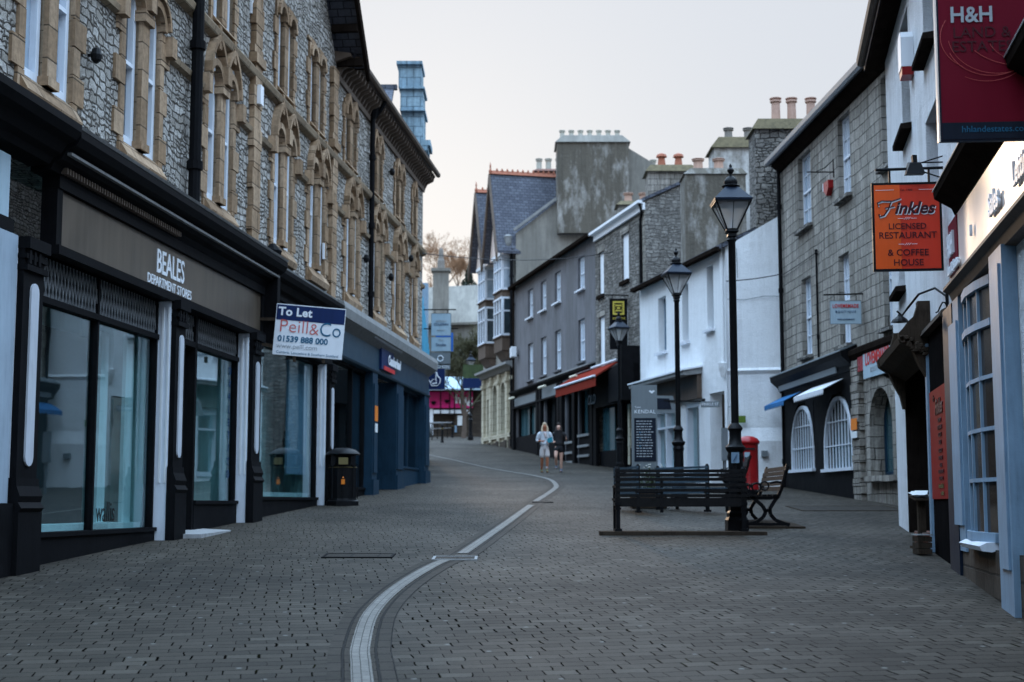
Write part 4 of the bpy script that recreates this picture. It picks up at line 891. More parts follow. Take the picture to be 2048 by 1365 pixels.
# maroon estate agent sign, nearest
FE=Fac(2.93,9.5,3.66,9.44,1); L_=FE.L
t,b=board('hanging_sign','large maroon hanging sign of the land and estate agents at the top right','sign',FE,0,L_,3.87,5.15,M['maroon'],M['deep_navy'],.012)
m=MB(); m.fb(FE,.013,L_-.013,3.883,4.0,.000,.004); m.build('web_address_panel',M['deep_navy'],t)
m=MB(); m.fb(FE,-.012,-.001,3.87,5.15,-.045,.0); m.build('pale_edge',M['fascia_cream'],t)
m=MB(); txt(m,'hhlandestates.co.uk',FE,.385,3.95,.006,.062,maxw=.55,ext=.001); m.build('lettering',M['letter_teal'],t)
m=MB(); txt(m,'H&H',FE,.235,4.755,.004,.155,bold=.003,maxw=.28,ext=.001); m.build('lettering',M['letter_grey'],t)
m=MB(); txt(m,'LAND &',FE,.30,4.63,.002,.11,maxw=.40,ext=.001); txt(m,'ESTATES',FE,.30,4.53,.002,.11,maxw=.42,ext=.001); m.build('lettering',M['letter_maroon'],t)
m=MB()
for cx_,cz_,r_,a0,a1,w_ in ((.36,4.58,.30,3.5,5.9,.0022),(.40,4.62,.33,3.3,5.2,.0018),(.30,4.60,.28,2.6,4.2,.0018),(.55,4.75,.42,3.9,5.2,.0022),(.33,4.55,.31,4.2,5.6,.0015),(.62,4.66,.30,3.6,4.9,.0018)):
    pp=[(cx_+r_*math.cos(a0+(a1-a0)*i/20),cz_+r_*.85*math.sin(a0+(a1-a0)*i/20)) for i in range(21)]
    pp=[p for p in pp if .02<p[0]<L_-.02 and p[1]>4.02]
    if len(pp)>2: m.tube([FE.P(a,z,.004) for a,z in pp],w_,4)
m.build('swirl_lines',M['letter_palered'],t)
m=MB(); m.bar(FE.P(.0,5.2,-.02),FE.P(L_+.08,5.2,-.02),.03,.03); m.bar(FE.P(.15,5.2,-.02),FE.P(.15,5.15,-.02),.02,.02); m.bar(FE.P(.6,5.2,-.02),FE.P(.6,5.15,-.02),.02,.02); m.build('bracket',M['iron_black'],t)
# ================================================================== squared limestone house
FH=Fac(8.67-.045*20,20,8.67-.045*36.5,36.5,-1); K=1.001012
def hs(px,py): return FH.at(px,py)[0]
SH=thing('limestone_house','three storey squared limestone house with white sash windows and a dark arched shopfront','building',FH.P(10,gz(30)))
HL=FH.L
WN=[(HL-2.35+.0,HL-1.5)]
u1=(hs(1622,380),hs(1597,380)); u2=(hs(1700,300),hs(1676,300)); u3=(hs(1783,240),hs(1763,240)); l1=(hs(1623,630),hs(1604,630)); l2=(hs(1700,600),hs(1679,600)); l3=(hs(1786,600),hs(1768,600))
HW=[(u1,8.08,9.9),(u2,8.08,9.9),(u3,8.05,9.9),(l1,4.95,6.85),(l2,4.86,6.85),(l3,4.86,6.85)]
HO=[(a,b,c,d) for (a,b),c,d in HW]
aw1=(hs(1636,900),hs(1590,900)); aw2=(hs(1715,900),hs(1656,900)); aw3=(hs(1796,900),hs(1750,900))
m=MB(); m.wall(FH,0,HL,4.7,10.35,HO,.16); m.wall(FH,0,HL,.5,4.7,[(aw3[0],aw3[1],1.95,3.62),(aw1[0],aw1[1],2.2,3.8),(aw2[0],aw2[1],2.15,3.8)],.3)
m.build('wall',M['squared_limestone'],SH)
m=MB(); r2=MB(); gable_body(FH,-.0,HL,8,0.5,10.35,2.9,m,r2,ov=.28,verge=.1); m.build('end_wall',M['dark_rubble'],SH); r2.build('roof',M['stone_slate'],SH)
for i,((a,b),c,d) in enumerate(HW): window(FH,a,b,c,d,SH,M['white_gloss'],M['pane_blind'] if i in(1,4) else M['pane_curtain'],.12,.06,3,2,M['dark_rubble'],sill_o=.13)
gutter(FH,0,HL+.05,10.2,.26,SH,M['chrome_grey'],.07)
m=MB(); m.prof(FH,[(0,9.98),(.06,10.0),(.24,10.16),(.26,10.24),(0,10.34)],0,HL); m.build('soffit',M['soffit_dark'],SH)
downpipe(FH,HL-.12,1.8,10.1,SH,M['black_paint'],.08,.05,False,2.2); downpipe(FH,hs(1640,650),4.6,7.3,SH,M['black_paint'],.05,.025,False,2.)
# chimney on the far gable
m=MB(); m.box(6.5,8.25,37.2,38.2,7.5,11.35); ch=m.build('chimney',M['dark_rubble'],SH,'tall dark rubble chimney with three pots')
m=MB(); m.extr([Vector((6.42,37.1,11.35)),Vector((8.3,37.1,11.35)),Vector((8.3,38.3,11.35)),Vector((6.42,38.3,11.35))],[Vector((6.6,37.25,11.66)),Vector((8.2,37.25,11.66)),Vector((8.2,38.15,11.66)),Vector((6.6,38.15,11.66))]); m.build('chimney_cap',M['moss_ridge'],ch)
for x in (7.15,7.58,8.28-.0): m=MB(); pot(m,(x if x<8 else 8.1,37.6,11.6),.72,.125); m.build('chimney_pot',M['terracotta'],ch)
# arched shopfront
sf=(hs(1722,990),HL-.05)
m=MB(); pd=.08
m.wall(FH,sf[0],sf[1],1.0,4.25,[(aw1[0],aw1[1],2.2,3.8),(aw2[0],aw2[1],2.15,3.8)],.12,o=pd)
for (a,b),z0_ in ((aw1,2.2),(aw2,2.15)):
    r=(b-a)/2; arch_fill(m,FH,(a+b)/2,r,3.8-r*.95,3.82,pd-.1,pd+.01,'round',12)
m.build('shopfront',M['black_paint'],SH)
for (a,b),z0_ in ((aw1,2.2),(aw2,2.15)):
    r=(b-a)/2-.03; c=(a+b)/2; zs=3.8-r*1.02-.03; f=MB(); arch_band(f,FH,c,r-.07,zs,.075,pd-.06,pd+.025,'round',14,0,zs-z0_-.02)
    for k in range(-4,5):
        x=c+k*r/4.6; zt_=zs+math.sqrt(max(.01,(r-.08)**2-(x-c)**2)); f.fb(FH,x-.010,x+.010,z0_,zt_,pd-.03,pd+.0)
    for z in (z0_+.52,z0_+1.05): f.fb(FH,c-r+.06,c+r-.06,z-.012,z+.012,pd-.028,pd+.003)
    f.fb(FH,a-.06,b+.06,z0_-.05,z0_+.02,pd-.05,pd+.09); fo=f.build('arched_window',M['white_gloss'],SH)
    m=MB(); m.fb(FH,a,b,z0_,3.8,-.12,-.09); m.build('pane',M['pane_deep'],fo)
m=MB(); m.prof(FH,[(0,4.2),(.1,4.22),(.16,4.34),(.34,4.5),(.36,4.62),(.05,4.74),(0,4.74)],sf[0]+.0,HL+.15); m.build('shop_cornice',M['black_paint'],SH)
m=MB(); m.fb(FH,sf[0]+1.0,HL-.1,4.24,4.6,.17,.2); m.prof(FH,[(.3,4.63),(.37,4.61),(.37,4.64),(.06,4.77),(.0,4.77)],sf[0],HL+.15); m.build('grey_fascia',M['board_grey'],SH)
m=MB(); m.prof(FH,[(0,4.35),(.12,4.37),(.2,4.5),(.2,4.6),(0,4.7)],4.5,sf[0]-.01); m.build('shop_cornice',M['soffit_dark'],SH)
for px0,px1,mt,lb in ((1612,1571,'awning_blue','blue window awning'),(1697,1634,'awning_white','pale striped window awning')):
    a,b=hs(px0,780),hs(px1,780); m=MB(); z1_,z0_=(4.08,3.86)
    m.prof(FH,[(.12,z1_),(.55,z0_),(.56,z0_+.012),(.12,z1_+.015)],a,b)
    k=int((b-a)/.16)
    for i in range(k):
        x0=a+(b-a)*i/k; x1=a+(b-a)*(i+1)/k; m.face(FH,[(x0,z0_+.01),(x1,z0_+.01),(x1-.01,z0_-.08),((x0+x1)/2,z0_-.12),(x0+.01,z0_-.08)],.55,.56)
    m.build('awning',M[mt],SH,lb)
m=MB(); a,b=hs(1730,900),hs(1716,900); z=gz(29)
k=0
while z<4.3: m.fb(FH,a-(.05 if k%2 else 0),b,z,z+.15,.0,.11+(k%3)*.012); z+=.165;k+=1
m.build('quoin_pier',M['squared_limestone'],SH)
# arched stone window
a,b=aw3; c=(a+b)/2; r=(b-a)/2; m=MB(); zs=3.62-r*.9
arch_band(m,FH,c,r,zs,.26,-.0,.1,'round',14,0,zs-1.95); m.fb(FH,a-.3,b+.3,1.83,1.95,0,.16); arch_fill(m,FH,c,r,zs,3.63,-.2,.02,'round',12); m.build('window_surround',M['squared_limestone'],SH)
window(FH,a,b,1.95,3.6,SH,M['blue_trim'],M['pane_teal'],.2,.07,2,1,sash=False)
# shop name board over it
t=thing('shop_name_board','pale grey boutique name board with red letters over the arched stone window','sign',FH.P(6.3,4.0,.1))
a,b=hs(1786,720)-.35,hs(1741,720); m=MB(); m.fb(FH,a,b,3.93,4.50,.12,.16); m.build('board',M['board_pale_blue'],t)
m=MB(); m.fb(FH,b+.02,b+.42,4.12,4.5,.11,.15); m.build('red_end_panel',M['post_red'],t)
m=MB(); txt(m,'LOVEMEMADE',FH,(a+b)/2-.05,4.30,.165,.34,maxw=(b-a)*.86,bold=.006); m.build('lettering',M['letter_red'],t); m=MB(); txt(m,'BOUTIQUE',FH,(a+b)/2-.05,4.08,.165,.15,maxw=(b-a)*.6,space=1.3); m.build('lettering',M['letter_grey'],t)
m=MB(); z=3.0; c_=FH.P(hs(1723,860),3.0,.15)
t=thing('parking_notice','small orange and white notice plate on the quoin pier','notice',FH.P(hs(1723,860),2.75,.12)); a,b=hs(1729,860),hs(1717,860)
m=MB(); m.fb(FH,a,b,2.93,3.17,.155,.165); m.build('orange_plate',M['orange_label'],t); m=MB(); m.fb(FH,a,b,2.76,2.9,.155,.165); m.build('white_plate',M['paper'],t)
# boutique hanging sign, faces the camera
a=FH.P(hs(1727,640),6.1,0); yy=a.y
FQ=Fac(a.x-.70-.0,yy,a.x-.05,yy-.02,1)
t,b=board('hanging_sign','small pale blue boutique hanging sign with red letters on the limestone house','sign',FQ,0,.66,5.12,5.62,M['board_pale_blue'],M['board_grey'],.012,.025)
m=MB(); txt(m,'LOVEMEMADE',FQ,.33,5.5,.004,.11,maxw=.54,space=1.1,bold=.002); m.build('lettering',M['letter_red'],t); m=MB(); txt(m,'BOUTIQUE',FQ,.33,5.38,.004,.07,maxw=.42,space=1.5); txt(m,'WWW.LOVEMEMADE',FQ,.33,5.22,.004,.04,maxw=.36); m.build('lettering',M['letter_navy'],t)
m=MB(); m.bar(FQ.P(-.12,5.74,-.01),FQ.P(.74,5.76,-.01),.03,.03); m.bar(FQ.P(.72,5.66,-.01),FQ.P(.72,5.86,-.01),.03,.02); m.bar(FQ.P(.1,5.74,-.01),FQ.P(.1,5.62,-.01),.012,.012); m.bar(FQ.P(.56,5.75,-.01),FQ.P(.56,5.62,-.01),.012,.012); m.build('bracket',M['iron_black'],t)
p=FH.P(hs(1666,375),8.4,0)
t=thing('alarm_box','red and white alarm box between the upper windows of the limestone house','alarm box',p)
s_,zc_=FH.at(1662,375); m=MB(); m.face(FH,[(s_-.2,zc_+.13),(s_+.2,zc_+.13),(s_+.2,zc_-.05),(s_,zc_-.2),(s_-.2,zc_-.05)],.002,.12); m.build('case',M['post_red'],t); m=MB(); m.fb(FH,s_+.202,s_+.24,zc_-.05,zc_+.13,.002,.13); m.build('side_plate',M['board_white'],t)
t=thing('iron_bar','empty black iron sign bracket above the red alarm box','bracket',FH.P(s_,zc_+.3,0)); q=FH.P(s_-.3,zc_+.28,.0)
m=MB(); m.bar(q,q+Vector((-.62,.0,.0)),.025,.025); m.bar(q+Vector((-.02,0,-.12)),q+Vector((-.02,0,.3)),.02,.02); m.tube([q+Vector((-.02,0,.28)),q+Vector((-.2,0,.1)),q+Vector((-.4,0,.02))],.009,6); m.build('arm',M['iron_black'],t)
# ================================================================== whitewashed shop with a gable towards us
FW=Fac(5.65,37.2,5.65-.217*7.4,44.6,-1); WL=FW.L
FG4=Fac(5.65,37.2,7.25,36.85,1)
WB=thing('whitewashed_shop','low whitewashed stone shop with a plain bulging gable wall and small windows','building',(5.65,37.2,gz(37.2)))
wn=[FW.at(1316,598)+FW.at(1333,700),FW.at(1364,572)+FW.at(1378,680),FW.at(1413,535)+FW.at(1428,655)]
HW=[(d[2],d[0],d[3],d[1]) for d in wn]
ent=(.22,1.35); ws=[(2.2,3.35),(4.15,6.3)]
m=MB(); m.wall(FW,0,WL,4.6,8.15,HW,.2); m.wall(FW,0,WL,1.2,4.6,[(ent[0],ent[1],1.2,4.35)]+[(a,b,2.2 if i else 1.9,4.2) for i,(a,b) in enumerate(ws)],.35)
m.build('wall',M['limewash'],WB)
# gable wall with a slight batter and ledges
m=MB(); P=FG4.P; nS=8; 
def gtop(s_): return 8.15+ (9.05-8.15)*min(1,s_/1.64)*1.0
levels=[(1.2,.10),(2.2,.12),(3.0,.16),(3.35,.05),(4.75,.03),(4.85,.09),(4.92,.0),(6.2,.02),(7.4,0)]
for i in range(nS):
    a,b=1.64*i/nS,1.64*(i+1)/nS
    w_=lambda s__,o_,z:o_+.05*math.sin(s__*3+z)*(.4 if z>5 else 1)+ (0 if s__>.02 else -.0)
    for (z0,o0),(z1,o1) in zip(levels,levels[1:]): m.quad(P(a,z0,w_(a,o0,z0)),P(b,z0,w_(b,o0,z0)),P(b,z1,w_(b,o1,z1)),P(a,z1,w_(a,o1,z1)))
    m.quad(P(a,7.4,w_(a,0,7.4)),P(b,7.4,w_(b,0,7.4)),P(b,gtop(b),0),P(a,gtop(a),0))
m.quad(P(0,1.2,.2),P(0,8.15,.05),P(0,8.15,-.3),P(0,1.2,-.3))
m.build('gable_wall',M['limewash'],WB,smooth=True)
m=MB(); m.tube([P(.05,6.75,.06),P(.5,6.72,.06),P(1.0,6.8,.06),P(1.5,6.78,.06)],.008,4); m.tube([P(.3,8.1,.04),P(.32,7.3,.05)],.008,4); m.tube([P(.02,3.9,.16),P(.25,3.9,.16),P(.25,3.2,.2)],.008,4); m.build('wall_cable',M['board_grey'],WB)
m=MB(); m.box(6.45,6.6,36.78,36.95,2.6,2.75); m.build('air_vent',M['board_grey'],WB)
m=MB(); m.prof(FW,[(.2,8.08),(.2,8.2),(-1.7,9.12),(-1.7,9.0)],-.12,WL); m.prof(FW,[(-1.7,9.0),(-1.7,9.12),(-3.5,10.0),(-6.,9.0),(-6.,8.9)],-.05,WL)
m.build('roof',M['stone_slate'],WB)
m=MB(); m.prof(FW,[(.15,8.02),(.3,8.04),(.3,8.14),(.15,8.14)],-.1,WL+.05); m.bar(FW.P(.1,8.2,.1)+Vector((0,-.12,0)),FW.P(.1,9.1,-1.75)+Vector((0,-.12,0)),.05,.09); m.build('gutter',M['soffit_dark'],WB)
for i,(a,b,c,d) in enumerate(HW): window(FW,a,b,c,d,WB,M['pale_blue_paint'],M['pane_teal'],.2,.05,2,1,M['awning_white'],sill_o=.12)
for i,(a,b) in enumerate(ws):
    z0=2.2 if i else 1.9; f=MB(); f.fb(FW,a,a+.09,z0,4.2,-.3,-.02); f.fb(FW,b-.09,b,z0,4.2,-.3,-.02); f.fb(FW,a+.09,b-.09,4.08,4.2,-.3,-.02); f.fb(FW,a+.09,b-.09,z0,z0+.14,-.3,.04)
    if i: f.fb(FW,(a+b)/2-.04,(a+b)/2+.04,z0+.14,4.08,-.28,-.04); f.fb(FW,a+.09,b-.09,3.6,3.66,-.28,-.06)
    fo=f.build('shop_window',M['white_gloss'],WB); m=MB(); m.fb(FW,a+.09,b-.09,z0+.14,4.08,-.22,-.2); m.build('glazing',M['shop_glass'],fo)
    m=MB(); m.fb(FW,a,b,z0-.2,4.2,-.9,-.85); m.build('display_backing',M['brown_panel'],fo)
    m=MB(); m.fb(FW,a+.3,a+.5,z0+.1,3.6,-.6,-.55); m.fb(FW,b-.5,b-.25,z0+.1,3.7,-.6,-.55); m.build('curtain',M['cream_ashlar'],fo)
m=MB(); m.fb(FW,ent[0],ent[1],1.2,4.35,-.9,-.85); m.build('entrance_back',M['limewash'],WB)
m=MB(); m.fb(FW,.4,1.1,1.9,4.0,-.84,-.8); m.build('door',M['pale_blue_paint'],WB)
m=MB(); m.prof(FW,[(.0,4.96),(.5,4.9),(.56,4.92),(.56,5.02),(.0,5.13)],1.9,7.0); m.build('pentice_roof',M['lead'],WB)
m=MB(); m.prof(FW,[(0,5.135),(0,5.18),(.6,5.07),(.6,5.025)],1.85,7.02); m.build('pale_flashing',M['board_white'],WB)
m=MB(); m.fb(FW,1.95,6.95,4.28,4.95,.003,.14); m.build('fascia_board',M['brown_panel'],WB)
m=MB(); q=FW.P(.16,5.05,.05); m.tube([q,q+Vector((0,0,3.1))],.05,8); m.lathe(q-Vector((0,0,.35)),[(.05,0),(.12,.25),(.14,.38),(.06,.4)],8); m.build('downpipe',M['limewash'],WB)
t=thing('street_name_plate','small pale street name plate high in the whitewashed doorway recess','sign',FW.P(.8,4.1,-.1)); FN=Fac(5.0,37.75,5.62,37.55,1)
m=MB(); m.fb(FN,.02,.52,3.93,4.09,-.03,.0); m.build('plate',M['board_grey'],t); m=MB(); txt(m,'FINKLE ST',FN,.27,4.01,.003,.1,maxw=.44); m.build('lettering',M['letter_white'],t)
t=thing('green_plaque','small olive green plaque on the whitewashed gable behind the red post box','plaque',FG4.P(.42,3.5,.1)); a=FG4.at(1478,835)[0]; b=FG4.at(1492,835)[0]
m=MB(); m.fb(FG4,a,b,3.48,3.66,.14,.19); o=m.build('plaque',M['green_plaque'],t)
t=thing('hanging_sign','dark square shop sign hung flat from an iron arm on the whitewashed shop','sign',FW.P(2.0,4.3,0)); q=FW.P(1.75,4.17,0)
m=MB(); m.bar(q,q+Vector((-1.3,.3,.05)),.04,.04); m.lathe(q-Vector((.02,0,.08)),[(.05,0),(.07,.03),(.07,.13),(.05,.16)],8); m.build('bracket',M['iron_black'],t)
FQ=Fac(q.x-1.62,q.y+.3,q.x-.72,q.y+.2,1); m=MB(); m.face(FQ,[(.0,3.88),(.9,3.86),(.78,4.34),(.14,4.36)],-.05,.0); m.build('board',M['board_grey'],t); m=MB(); m.face(FQ,[(.2,3.98),(.74,3.97),(.68,4.27),(.25,4.28)],.001,.01); m.build('panel',M['deep_navy'],t)
# rubble stack and white chimney behind
RS=thing('rubble_chimney_block','broad grey rubble chimney block with two clay pots behind the whitewashed shop','chimney',(6.5,45.4,gz(45)))
m=MB(); m.box(5.55,7.5,44.75,46.,gz(45),11.9); m.extr([Vector((5.5,44.7,11.9)),Vector((7.55,44.7,11.9)),Vector((7.55,46.05,11.9)),Vector((5.5,46.05,11.9))],[Vector((5.75,44.85,12.12)),Vector((7.4,44.85,12.12)),Vector((7.4,45.9,12.12)),Vector((5.75,45.9,12.12))]); m.build('stack',M['stained_dark'],RS)
for x in (6.05,6.72): m=MB(); pot(m,(x,45.3,12.1),.42,.16); m.build('chimney_pot',M['terracotta'],RS)
WC=thing('white_chimney','white rendered chimney with a mossy cap and two dark pots','chimney',(7.4,47,gz(47)))
m=MB(); m.box(6.72,8.6,46.3,47.6,gz(46),13.15); m.build('stack',M['stained_render'],WC)
m=MB(); m.extr([Vector((6.6,46.2,13.15)),Vector((8.7,46.2,13.15)),Vector((8.7,47.7,13.15)),Vector((6.6,47.7,13.15))],[Vector((6.9,46.4,13.55)),Vector((8.5,46.4,13.55)),Vector((8.5,47.5,13.55)),Vector((6.9,47.5,13.55))]); m.build('cap',M['moss_ridge'],WC)
for x in (7.32,7.98): m=MB(); pot(m,(x,47,13.5),.5,.14); m.build('chimney_pot',M['pot_grey'],WC)
# ================================================================== rubble pub and grey rendered terrace
FG=Fac(15.8-.222*50,50,15.8-.222*71,71,-1); GL=FG.L
PB=thing('rubble_stone_pub','rubble stone public house with blocked windows, red awning and black sign','building',FG.P(3,gz(52)))
def gw(p0,p1): a=FG.at(*p0); b=FG.at(*p1); return (min(a[0],b[0]),max(a[0],b[0]),min(a[1],b[1]),max(a[1],b[1]))
P4=[gw((1243,472),(1258,558)),gw((1197,508),(1208,588)),gw((1198,636),(1210,738)),(2.0,2.9,6.9,8.7)]
m=MB(); m.wall(FG,-.2,6.3,6.4,12.1,P4,.12); m.wall(FG,-.2,6.3,2,6.4,[(.1,6.1,2,6.1)],.3,ri=0); m.build('wall',M['dark_rubble'],PB)
m=MB(); r2=MB(); gable_body(FG,-.2,6.3,8,2,12.1,1.9,m,r2,ov=.12,verge=.08); m.build('end_wall',M['end_wall_rubble'],PB); r2.build('roof',M['stone_slate'],PB)
for q in P4:
    w=MB(); w.fb(FG,q[0],q[1],q[2],q[3],-.13,-.08); w.fb(FG,q[0]-.08,q[1]+.08,q[2]-.14,q[2],-.05,.1,1); w.fb(FG,q[0]-.1,q[1]+.1,q[3],q[3]+.22,-.04,.03,2); w.build('blocked_window',[M['board_white'],M['soffit_dark'],M['squared_limestone']],PB)
m=MB(); z=6.5
k=0
while z<12: m.fb(FG,-.2,.3 if k%2 else .12,z,z+.32,-.02,.03); z+=.34;k+=1
m.build('quoins',M['squared_limestone'],PB)
m=MB(); m.prof(FG,[(.02,11.78),(.02,12.04),(.1,12.04),(.1,11.78)],-.25,6.25); m.prof(FG,[(.1,12.0),(.28,12.02),(.28,12.12),(.1,12.12)],-.25,6.3); m.build('white_eaves_board',M['board_white'],PB)
q=FG.P(-.1,11.7,.1); m=MB(); m.tube([FG.P(-.15,12.,.2),q,FG.P(.12,11.5,.08),FG.P(.12,7.0,.08)],.055,8); m.build('downpipe',M['black_paint'],PB)
m=MB(); m.wall(FG,-.2,6.3,5.1,6.35,[],.1,o=.12); m.fb(FG,-.2,6.3,6.3,6.42,.0,.4); m.fb(FG,-.2,.3,2.3,5.1,.0,.14); m.fb(FG,2.4,2.9,2.3,5.1,.0,.14); m.fb(FG,5.9,6.3,2.3,5.1,.0,.14); m.fb(FG,.3,6.,2.3,3.4,-.4,-.05); m.build('shopfront',M['black_paint'],PB)
m=MB(); m.fb(FG,.3,2.4,3.4,5.1,-.2,-.15); m.build('window_pane',M['pane_teal'],PB); m=MB(); m.fb(FG,4.3,5.9,3.4,5.1,-.2,-.15); m.build('window_pane',M['pane_teal'],PB)
m=MB(); m.fb(FG,1.2,1.55,3.0,5.0,-.12,-.04); m.fb(FG,2.0,2.2,2.8,5.0,-.1,-.02); m.build('curtain',M['cream_ashlar'],PB)
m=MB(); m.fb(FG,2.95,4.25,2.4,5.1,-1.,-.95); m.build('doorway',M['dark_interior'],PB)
m=MB(); m.fb(FG,-.25,.1,5.0,6.9,.0,.95); m.fb(FG,-.25,2.9,5.1,6.3,.13,.5); m.build('box_sign',M['black_paint'],PB)
m=MB(); m.prof(FG,[(.1,6.62),(.1,6.68),(1.0,6.12),(1.0,6.05)],2.9,8.9); m.prof(FG,[(.985,5.72),(.985,6.12),(1.0,6.12),(1.0,5.72)],2.9,8.9); aw=m.build('awning',M['awning_red'],PB)
m=MB(); m.tube([FG.P(2.9,6.10,1.03),FG.P(8.9,6.10,1.03)],.045,6); m.tube([FG.P(2.9,6.72,.16),FG.P(8.7,6.72,.16)],.05,6); m.build('awning_bar',M['awning_white'],aw)
m=MB(); txt(m,'OLD',FG,6.4,5.45,.18,.55,shear=.2); m.build('lettering',M['letter_grey'],PB)
# black hanging sign with yellow knot pattern
q=FG.P(1.9,7,0); FQ=Fac(q.x-.70,q.y,q.x-.05,q.y-.01,1)
t,b=board('hanging_sign','tall black hanging sign with a yellow knotwork square on the rubble pub','sign',FQ,0,.66,7.0,8.88,M['black_paint'],M['iron_black'],.02,.06)
m=MB()
for a,b_,c,d in ((.12,.54,8.72,8.78),(.12,.54,8.28,8.34),(.12,.17,8.34,8.72),(.49,.54,8.34,8.72),(.22,.44,8.60,8.65),(.22,.44,8.41,8.46),(.27,.39,8.5,8.56)): m.fb(FQ,a,b_,c,d,.0,.012)
for i in range(5): m.fb(FQ,.185,.21,8.36+i*.07,8.40+i*.07,.0,.012); m.fb(FQ,.45,.475,8.36+i*.07,8.40+i*.07,.0,.012)
m.build('knotwork',M['letter_yellow'],t)
m=MB(); txt(m,'BURGUNDYS',FQ,.34,8.14,.006,.12,maxw=.44); txt(m,'A',FQ,.36,7.63,.006,.24); txt(m,'I',FQ,.34,7.36,.006,.24,bold=.01); m.build('lettering',M['letter_yellow'],t)
m=MB(); m.bar(FQ.P(-.35,9.02,-.02),FQ.P(.75,9.0,-.02),.05,.04); m.bar(FQ.P(.72,8.85,-.02),FQ.P(.72,9.35,-.02),.03,.03); m.bar(FQ.P(.1,9.,-.02),FQ.P(.1,8.88,-.02),.02,.02); m.bar(FQ.P(.55,9.,-.02),FQ.P(.55,8.88,-.02),.02,.02); m.build('bracket',M['iron_black'],t)
# grey terrace
GT=thing('grey_rendered_terrace','grey rendered three storey terrace with two rows of sash windows over dark shopfronts','building',FG.P(13,gz(63)))
cols=[(1054,1067),(1080,1093),(1108,1122),(1154,1170)]; tp=[(575,636),(562,624),(543,606),(513,580)]; lp=[(686,760),(674,748),(661,742),(641,726)]
GW=[]
for (a,b),(c,d),(e,f) in zip(cols,tp,lp):
    for z0,z1 in ((10.2,11.55),(7.2,8.95)):
        q=gw((a,c),(b,d)); cen=(q[0]+q[1])/2; GW.append((cen-.55,cen+.5,z0,z1))
m=MB(); m.wall(FG,6.32,21.1,6.7,12.1,GW,.2)
SW=[(7.0,8.9,4.2,6.0),(9.5,11.0,4.0,6.0),(12.0,14.8,4.3,6.1),(16.,20.6,4.6,6.0)]
m.wall(FG,6.32,21.1,2,6.7,[(a,b,2.5,d) for a,b,c,d in SW],.4); m.build('wall',M['grey_render'],GT)
m=MB(); r2=MB(); gable_body(FG,6.32,21.1,8,2,12.1,2.0,m,r2,ov=.2,verge=.05); m.build('end_wall',M['grey_render'],GT); r2.build('roof',M['stone_slate'],GT)
for q in GW: window(FG,q[0],q[1],q[2],q[3],GT,M['white_gloss'],M['pane_blind'],.12,.09,2,1,M['awning_white'] if q[3]>11 else M['grey_render'],sill_o=.14)
gutter(FG,6.32,21.1,12.0,.18,GT,M['soffit_dark'],.08); downpipe(FG,20.9,4.0,12.,GT,M['soffit_dark'],.1,.06,True,2.2)
m=MB(); m.prof(FG,[(0,6.62),(.12,6.64),(.3,6.78),(.3,6.86),(0,6.95)],6.4,21.1)
for a in (6.4,9.1,11.2,11.7,15.0,15.6,20.7): m.fb(FG,a,a+.38,2.6,6.6,.0,.16)
m.fb(FG,6.4,21.1,6.0,6.08,.0,.2); m.build('shopfront',M['black_paint'],GT)
m=MB(); m.prof(FG,[(.30,6.86),(.32,6.86),(.32,6.92),(.0,7.02),(.0,6.96)],6.4,15.0); m.build('lead_flashing',M['lead'],GT)
m=MB(); m.fb(FG,6.8,9.1,6.09,6.6,.003,.1); m.fb(FG,9.5,11.2,6.09,6.6,.003,.1); m.fb(FG,12.1,15.,6.09,6.6,.003,.1); m.fb(FG,16.,20.7,6.09,6.5,.003,.1); m.build('fascia_board',M['board_grey'],GT)
for a,b,z in ((7.9,8.9,6.66),(13.2,14.4,6.66),(19.6,20.6,6.6)): m=MB(); m.tube([FG.P(a,z-.1,.38),FG.P(b,z-.1,.38)],.055,6); m.build('strip_lamp',M['tube_light'],GT)
for i,(a,b,c,d) in enumerate(SW):
    f=MB(); f.fb(FG,a,b,2.5,c,-.3,.02); f.fb(FG,a,a+.08,c,d,-.3,-.1); f.fb(FG,b-.08,b,c,d,-.3,-.1); f.fb(FG,(a+b)/2-.04,(a+b)/2+.04,c,d,-.3,-.12); fo=f.build('shop_window',M['black_paint'],GT)
    m=MB(); m.fb(FG,a+.08,b-.08,c,d,-.25,-.22); m.build('glazing',M['pane_teal'] if i!=2 else M['shop_glass'],fo)
    if i==2: m=MB(); m.fb(FG,a,b,c,d,-.9,-.85); m.build('display_backing',M['fascia_cream'],fo); m=MB(); m.fb(FG,a+.4,a+.9,c+.2,c+.9,-.7,-.6); m.fb(FG,a+1.6,a+2.2,c+.5,c+1.3,-.7,-.6); m.build('display_goods',M['timber_weathered'],fo)
    if i<2:
        m=MB()
        for z in (c-.12,c-.55,c-.95): m.fb(FG,a+.1,b-.1,z,z+.1,.03,.12)
        m.build('ledge',M['lead'],fo)
t=thing('wall_lamp','small white floodlight on the grey rendered wall near the bay windowed building','floodlight',FG.P(20.3,8.7,.1)); m=MB(); m.face(FG,[(20.0,8.55),(20.35,8.5),(20.4,8.95),(20.05,9.05)],.15,.4); m.build('case',M['board_white'],t); m=MB(); m.bar(FG.P(20.2,8.6,0),FG.P(20.2,8.7,.2),.06,.06); m.build('arm',M['iron_black'],t)
